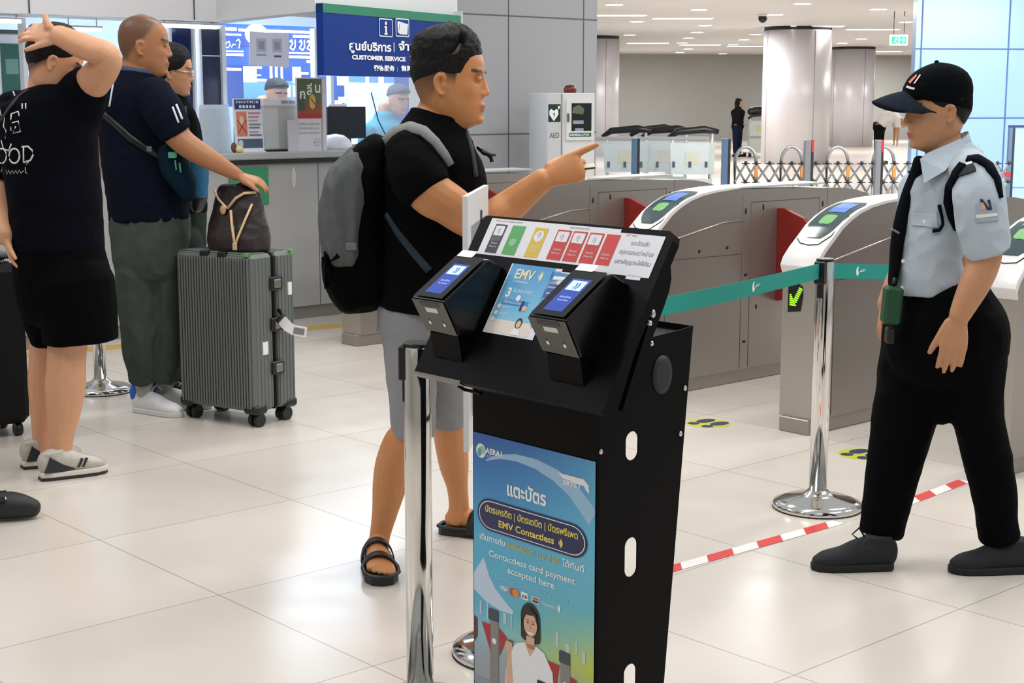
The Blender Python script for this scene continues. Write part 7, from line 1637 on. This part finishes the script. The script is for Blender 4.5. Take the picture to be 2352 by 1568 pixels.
# ================================================================== suitcases and bag
def big_suitcase():
    A = Vector((-1.573, 7.093, 0)); B = Vector((-1.189, 6.85, 0)); ex = (B - A).normalized(); ey = Vector((-ex.y, ex.x, 0)); L, Dp = (B - A).length + .03, .29; rz = math.atan2(ex.y, ex.x)
    t = thing('suitcase', 'large grey ribbed suitcase with black clasps carrying the brown bag', 'suitcase', A - ex * .015, rz); z0, z1 = .075, .805
    m1 = M('case_grey', '#6a6f6d', .42, .15, .05, 30); m2 = M('case_black', '#141516', .4, 0, .2, 30)
    def shell(y0, y1):
        m = MB(); m.bbox(0, L, y0, y1, z0, z1, .016)
        n = 26
        for k in range(n):
            x = .03 + (L - .06) * k / (n - 1)
            if y0 < .01: m.bbox(x - .0048, x + .0048, y0 - .009, y0 + .004, z0 + .017, z1 - .017, .002)
            else: m.bbox(x - .0042, x + .0042, y1 - .004, y1 + .009, z0 + .017, z1 - .017, .002)
        for k in range(5):
            y = y0 + (y1 - y0) * (k + .8) / 5.8
            for X in (0, L): m.bbox(X - .004, X + .004, y - .004, y + .004, z0 + .017, z1 - .017, .002)
            m.bbox(.03, L - .03, y - .004, y + .004, z1 - .004, z1 + .004, .002)
        return m.build('shell', m1, t)
    shell(0, Dp * .47); shell(Dp * .53, Dp)
    MB().bbox(-.003, L + .003, Dp * .46, Dp * .54, z0 - .003, z1 + .003, .018).build('frame', m2, t)
    for z in (.27, .475, .665):
        c = MB(); c.bbox(L, L + .018, Dp * .36, Dp * .64, z - .032, z + .032, .006); o = c.build('clasp', m2, t); MB().bbox(L + .016, L + .023, Dp * .42, Dp * .58, z - .02, z + .02, .004).build('clasp_plate', M('clasp_metal', '#8c8a80', .3, .7), o)
    for x in (.03, L - .05):
        for y in (.03, Dp - .05): MB().bbox(x - .035 if x > .1 else x - .034, x + .055 if x > .1 else x + .045, y - .034, y + .05, z0 - .012, z0 + .035, .012).build('corner_guard', m2, t)
    for x in (.045, L - .045):
        for y in (.05, Dp - .05):
            w = MB(); w.bbox(x - .014, x + .014, y - .014, y + .014, .04, z0 - .005, .004); o = w.build('wheel_fork', m2, t)
            for sx in (-.018, .018): MB().cyl((x + sx - .009, y, .032), (x + sx + .009, y, .032), .032, 18).build('wheel', M('wheel_black', '#1b1c1d', .5), o)
    for x in (.16, .27): MB().bbox(x, x + .05, -.006, .03, z1 - .02, z1 + .007, .004).build('top_clip', m2, t)
    mw = M('sticker_white', '#e6e6e6', .5)
    MB().bbox(L - .001, L + .006, .05, .085, .34, .40, .001).build('sticker', mw, t); MB().bbox(L - .001, L + .006, .235, .26, .60, .66, .001).build('sticker', mw, t)
    mgn = M('green_tab', '#58a04a', .5); MB().bbox(L - .06, L - .03, -.004, .01, z1 - .01, z1 + .006, .002).build('ribbon', mgn, t); MB().bbox(L - .02, L + .004, Dp - .03, Dp - .01, z1 - .02, z1 + .006, .002).build('ribbon', mgn, t)
    tg = MB(); P_ = [Vector((L + .024 + .845 * f, Dp * .5 + .535 * f, z)) for f, z in ((0, .50), (.02, .485), (.04, .462), (.065, .447), (.095, .441), (.125, .437))]
    tg.tube(P_, 0, flat=(.024, .0012), up=(0, 0, 1)); o = tg.build('luggage_tag', mw, t); MB().tube([P_[3] + Vector((.001, -.002, -.001)), P_[4] + Vector((.001, -.002, 0)), P_[4].lerp(P_[5], .7) + Vector((.001, -.002, 0))], 0, flat=(.015, .0012), up=(0, 0, 1)).build('barcode', M('barcode_grey', '#7c7c80', .6), o)
    MB().tube([Vector((L + .022, Dp * .5, .54)), Vector((L + .06, Dp * .45, .52)), Vector((L + .035, Dp * .4, .49))], .010, 8).build('tag_loop', m_black, o)
    MB().prism([(.03, z1), (L - .03, z1), (L - .03, z1 + .002), (.03, z1 + .002)], 'y', .0, .004).build('top_trim', m2, t)
    # handbag standing on the case
    c = A - ex * .015 + ex * .275 + ey * .14; c.z = z1 + .005
    h = thing('handbag', 'dark brown handbag with cream piping standing on the grey suitcase', 'bag', c, rz)
    mb_ = M('bag_brown', '#2c2223', .4, 0, .3, 14, bump=.15, bscale=90); mc = M('piping_cream', '#d3b48c', .5)
    m = MB(); limb(m, [(Vector((0, 0, .0)), .158, .10), (Vector((0, 0, .06)), .16, .105), (Vector((.003, 0, .13)), .15, .085), (Vector((.006, 0, .20)), .135, .065), (Vector((.010, 0, .25)), .128, .05), (Vector((.012, 0, .272)), .124, .042)], lat=(1, 0, 0), n=24, flat0=True, sq=.8)
    fuse('bag_body', m, mb_, .006, 3, h, (0, 0, 0), folds(.006, 8, 8, 91))
    for pts, r in (([(-.108, -.04, .275), (-.06, -.062, .235), (-.005, -.078, .205), (.012, -.082, .197)], .0055), ([(.012, -.082, .197), (.05, -.066, .245), (.09, -.052, .268), (.136, -.025, .272)], .0065), ([(.035, -.085, .19), (.055, -.103, .13), (.075, -.115, .07), (.083, -.116, .03)], .0065), ([(.130, -.045, .22), (.115, -.085, .14), (.095, -.108, .07), (.083, -.116, .03)], .0055)):
        MB().tube([Vector(p) for p in pts], r, 8).build('piping', mc, h)
    MB().bbox(-.035, .0, -.102, -.094, .20, .235, .006, mat=Matrix.Rotation(.4, 4, 'X') @ Matrix.Translation((.0, .10, .02)) @ Matrix.Identity(4)).build('tag', M('tag_tan', '#c9a27a', .5), h) if False else MB().ell((-.015, -.084, .19), .018, .006, .022).build('tag', M('tag_tan', '#c9a27a', .5), h)
    MB().bbox(.07, .096, -.122, -.114, .01, .045, .003).build('strap_end', mc, h)
    MB().tube([Vector((-.0, -.01, .26)), Vector((.005, -.012, .295)), Vector((.05, -.014, .307)), Vector((.10, -.014, .303)), Vector((.115, -.01, .265))], .013, 8).build('handle', m_black, h)
    mk = MB(); mk.bbox(.0, .12, -.03, .02, .26, .292, .01); mk.build('dark_flap', m_black, h)
big_suitcase()
def black_suitcase():
    p = gp(76, 1000); L, D_, Hh = .52, .30, .78; rz = math.radians(38)
    R = Matrix.Rotation(rz, 3, 'Z'); o = Vector((p.x, p.y, 0)) - R @ Vector((L, 0, 0))
    t = thing('suitcase', 'black suitcase cut off by the left edge of the picture', 'suitcase', o, rz); m2 = M('case_jet', '#070708', .6, 0, .2, 30, spec=.2)
    MB().bbox(0, L, 0, D_, .06, Hh, .03).build('shell', m2, t); MB().bbox(-.004, L + .004, D_ * .47, D_ * .53, .058, Hh + .003, .03).build('zip_band', M('zip_black', '#1d1e20', .5), t)
    for x in (.05, L - .05):
        for y in (.05, D_ - .05): MB().cyl((x - .015, y, .03), (x + .015, y, .03), .03, 16).build('wheel', m_black, t)
    MB().bbox(L * .5, L - .02, .08, D_ - .08, Hh + .02, Hh + .045, .008).build('handle', M('handle_grey', '#4b4e52', .3, .6), t); MB().cyl((L - .06, .12, Hh - .02), (L - .06, .12, Hh + .03), .012, 10).cyl((L * .55, .12, Hh - .02), (L * .55, .12, Hh + .03), .012, 10).build('handle_tube', m_chrome, t)
black_suitcase()
# ================================================================== far people, staff behind the booth glass
def far_person(px, ytop, ybot, Y, label, top, trousers, hairm, bend=False, face=1, long_hair=False):
    foot = at(px, ybot, Y); root = Vector((foot.x, Y, 0)); Hh = at(px, ytop, Y).z
    t = thing('person', label, 'person', root); sk = skin_mat('skin_far', '#b98a6a'); b = MB(); k = Hh / 1.7 if not bend else 1.0; X = Vector((face, 0, 0)); Z = Vector((0, 0, 1)); O = root
    if not bend:
        hd = Head(O + Z * 1.58 * k + Vector((0, -.07, 0)), (face, -.5, -.1), (0, 0, 1), .225 * k)
        sp = [(O + Z * .85 * k, .15, .12), (O + Z * 1.1 * k, .13, .11), (O + Z * 1.33 * k, .17, .11), (O + Z * 1.43 * k, .07, .07), (O + Z * 1.54 * k, .055, .055)]
    else:
        hip = O + Z * .92; sh = hip + X * .38 + Z * .16; hd = Head(sh + X * .22 - Z * .10 + Vector((0, -.07, 0)), (face * .5, -.1, -1), (face, 0, .5), .22)
        sp = [(hip, .12, .16), (hip + X * .12 + Z * .14, .13, .16), (hip + X * .27 + Z * .18, .13, .17), (sh, .11, .13), (sh + X * .14 - Z * .04, .055, .055)]
    hd.skin(b); limb(b, sp)
    for sg in (-1, 1):
        F = O + Vector((.06 * sg, .09 * sg, 0)); limb(b, [(F + Z * .9 * k, .085, .085), (F + Z * .5 * k, .06, .06), (F + Z * .1, .038, .04), (F + Z * .05 + X * .05, .04, .035), (F + Z * .04 + X * .14, .035, .025)])
        if not bend: W_ = O + X * .16 + Vector((0, -.19 if sg < 0 else .19, .98 * k)); limb(b, [(O + Vector((0, .17 * sg, 1.36 * k)), .05, .05), (O + Vector((-.02, .21 * sg, 1.1 * k)), .042, .042), (W_, .027, .025)]); hand(b, W_, X - Z * .3, Z, (0, -sg, 0), .17)
        else: S_ = sh + Vector((0, .15 * sg, -.02)); W_ = S_ + X * .02 - Z * .52; limb(b, [(S_, .05, .05), (S_ - Z * .27 + X * .03, .04, .04), (W_, .027, .025)]); hand(b, W_, -Z, X, (0, -1, 0), .17)
    fuse('body', b, sk, .011, 2, t, root, None, hd.paint(lambda az, z: np.clip((z - .72) / .1, 0, 1)))
    hair(hd, 'hair', m_hair, lambda az, z, sg: (-.04 if z < (.70 + .2 * math.cos(az) - (.5 if long_hair and az > 1.2 else 0)) else .06), t, root, 48, 30, .01, -.05 if long_hair else .1)
    if long_hair: m = MB(); limb(m, [(hd.w(-.2, 0, .8), .08, .09), (hd.w(-.32, 0, .4), .075, .10), (hd.w(-.30, 0, -.05), .06, .11), (hd.w(-.28, 0, -.5), .04, .09)], lat=X); m.build('long_hair', m_hair, t, root)
    m = MB(); limb(m, [(p, a + .025, c + .03) for p, a, c in sp[:4]], flat0=True)
    for sg in (-1, 1):
        if not bend: limb(m, [(O + Vector((0, .165 * sg, 1.37 * k)), .07, .07), (O + Vector((-.02, .205 * sg, 1.12 * k)), .06, .06), (O + X * .12 + Vector((0, .19 * sg, 1.0 * k)), .045, .045)], flat1=True)
        else: S_ = sh + Vector((0, .15 * sg, -.02)); limb(m, [(S_, .07, .07), (S_ - Z * .2 + X * .02, .065, .065)], flat1=True)
    fuse('top', m, top, .014, 3, t, root)
    m = MB(); limb(m, [(O + Z * .98 * k, .15, .14), (O + Z * .84 * k, .16, .15)], flat0=True)
    for sg in (-1, 1): F = O + Vector((.06 * sg, .09 * sg, 0)); limb(m, [(F + Z * .88 * k, .10, .10), (F + Z * .5 * k, .08, .08), (F + Z * .09, .06, .06)], flat1=True)
    fuse('trousers', m, trousers, .014, 3, t, root)
    for sg in (-1, 1): F = O + Vector((.06 * sg, .09 * sg, .035)); m = MB(); limb(m, [(F - X * .06, .04, .035), (F + X * .06, .045, .035), (F + X * .18, .035, .025)]); fuse('shoe', m, m_black, .012, 2, t, root)
    return t
far_person(1693, 228, 345, 41, 'long haired woman in dark clothes standing by the far wall with a luggage cart', cloth('far_dark', '#1c1a1e', .2), cloth('far_navy', '#1b2236', .2), None, False, 1, True)
far_person(2018, 250, 345, 36.5, 'person in a white top and black trousers bending over behind the right column', cloth('far_white', '#d9d6d3', .05), cloth('far_black', '#121214', .2), None, True, 1)
p = at(1742, 345, 40.6); tr = dup(c0, (p.x, 40.6, 0), .3, 'luggage cart loaded with a dark bag beside the far woman'); del tr['group']
bg = thing('travel_bag', 'dark travel bag on the luggage cart beside the far woman', 'bag', (p.x, 40.7, 1.08)); m = MB(); limb(m, [(Vector((-.22, 0, .12)), .1, .13), (Vector((0, 0, .14)), .13, .15), (Vector((.22, 0, .11)), .1, .13)]); fuse('bag_body', m, m_black, .012, 3, bg)
def staff(px, ytop, Y, label, topm, capm=None):
    c = cw(s_at(px, Y), Y); Z = Vector((0, 0, 1)); root = c; t = thing('person', label, 'person', root); sk = skin_mat('skin_far', '#b98a6a'); b = MB(); Hh = at(px, ytop, c.y).z; k = Hh
    F = (-V).normalized(); hd = Head(c + Z * (k - .12) + Vector((.05, -.06, 0)), (F.x, F.y, -.2), (0, 0, 1), .215); hd.skin(b)
    sp = [(c + Z * .5, .16, .14), (c + Z * (k - .6), .15, .12), (c + Z * (k - .36), .18, .12), (c + Z * (k - .26), .07, .07), (c + Z * (k - .16), .055, .055)]; limb(b, sp)
    L = Vector((-F.y, F.x, 0))
    for sg in (-1, 1): S_ = c + L * .19 * sg + Z * (k - .35); W_ = c + L * .15 * sg + F * .33 + Z * (k - .62); limb(b, [(S_, .05, .05), (c + L * .23 * sg + F * .05 + Z * (k - .62), .042, .042), (W_, .028, .026)]); hand(b, W_, F - Z * .2, Z, L * -sg, .17)
    for sg in (-1, 1): P_ = c + L * .09 * sg; limb(b, [(P_ + Z * .55, .08, .08), (P_ + F * .1 + Z * .3, .06, .06), (P_ + F * .1 + Z * .04, .04, .04)])
    fuse('body', b, sk, .009, 2, t, root, None, hd.paint(lambda az, z: np.clip((z - .72) / .1, 0, 1)))
    hair(hd, 'hair', capm or m_hair, lambda az, z, sg: (-.04 if z < .66 + .16 * math.cos(az) else .07), t, root, 48, 30, .008, .1)
    m = MB(); limb(m, [(p, a + .03, q + .03) for p, a, q in sp[:4]], flat0=True)
    for sg in (-1, 1): limb(m, [(c + L * .185 * sg + Z * (k - .35), .07, .07), (c + L * .22 * sg + F * .03 + Z * (k - .56), .062, .062)], flat1=True)
    fuse('top', m, topm, .012, 3, t, root)
    ch = thing('office_stool', 'stool of the staff member ' + ('left of the monitor' if px < 700 else 'right of the monitor') + ' behind the booth glass', 'stool', c - F * .03); MB().lathe([(.18, .42), (.2, .45), (.18, .5)], n=20).build('seat', m_dark, ch); MB().lathe([(.22, 0), (.05, .06), (.03, .42)], n=16).build('stand', m_dark, ch)
staff(606, 183, 1.25, 'staff member with dark hair behind the booth glass left of the monitor', cloth('staff_navy', '#26386e', .2))
staff(885, 197, 1.0, 'staff member in a teal top behind the booth glass right of the monitor', cloth('staff_teal', '#3c8aa0', .2), cloth('staff_hair', '#4c515c', .2))
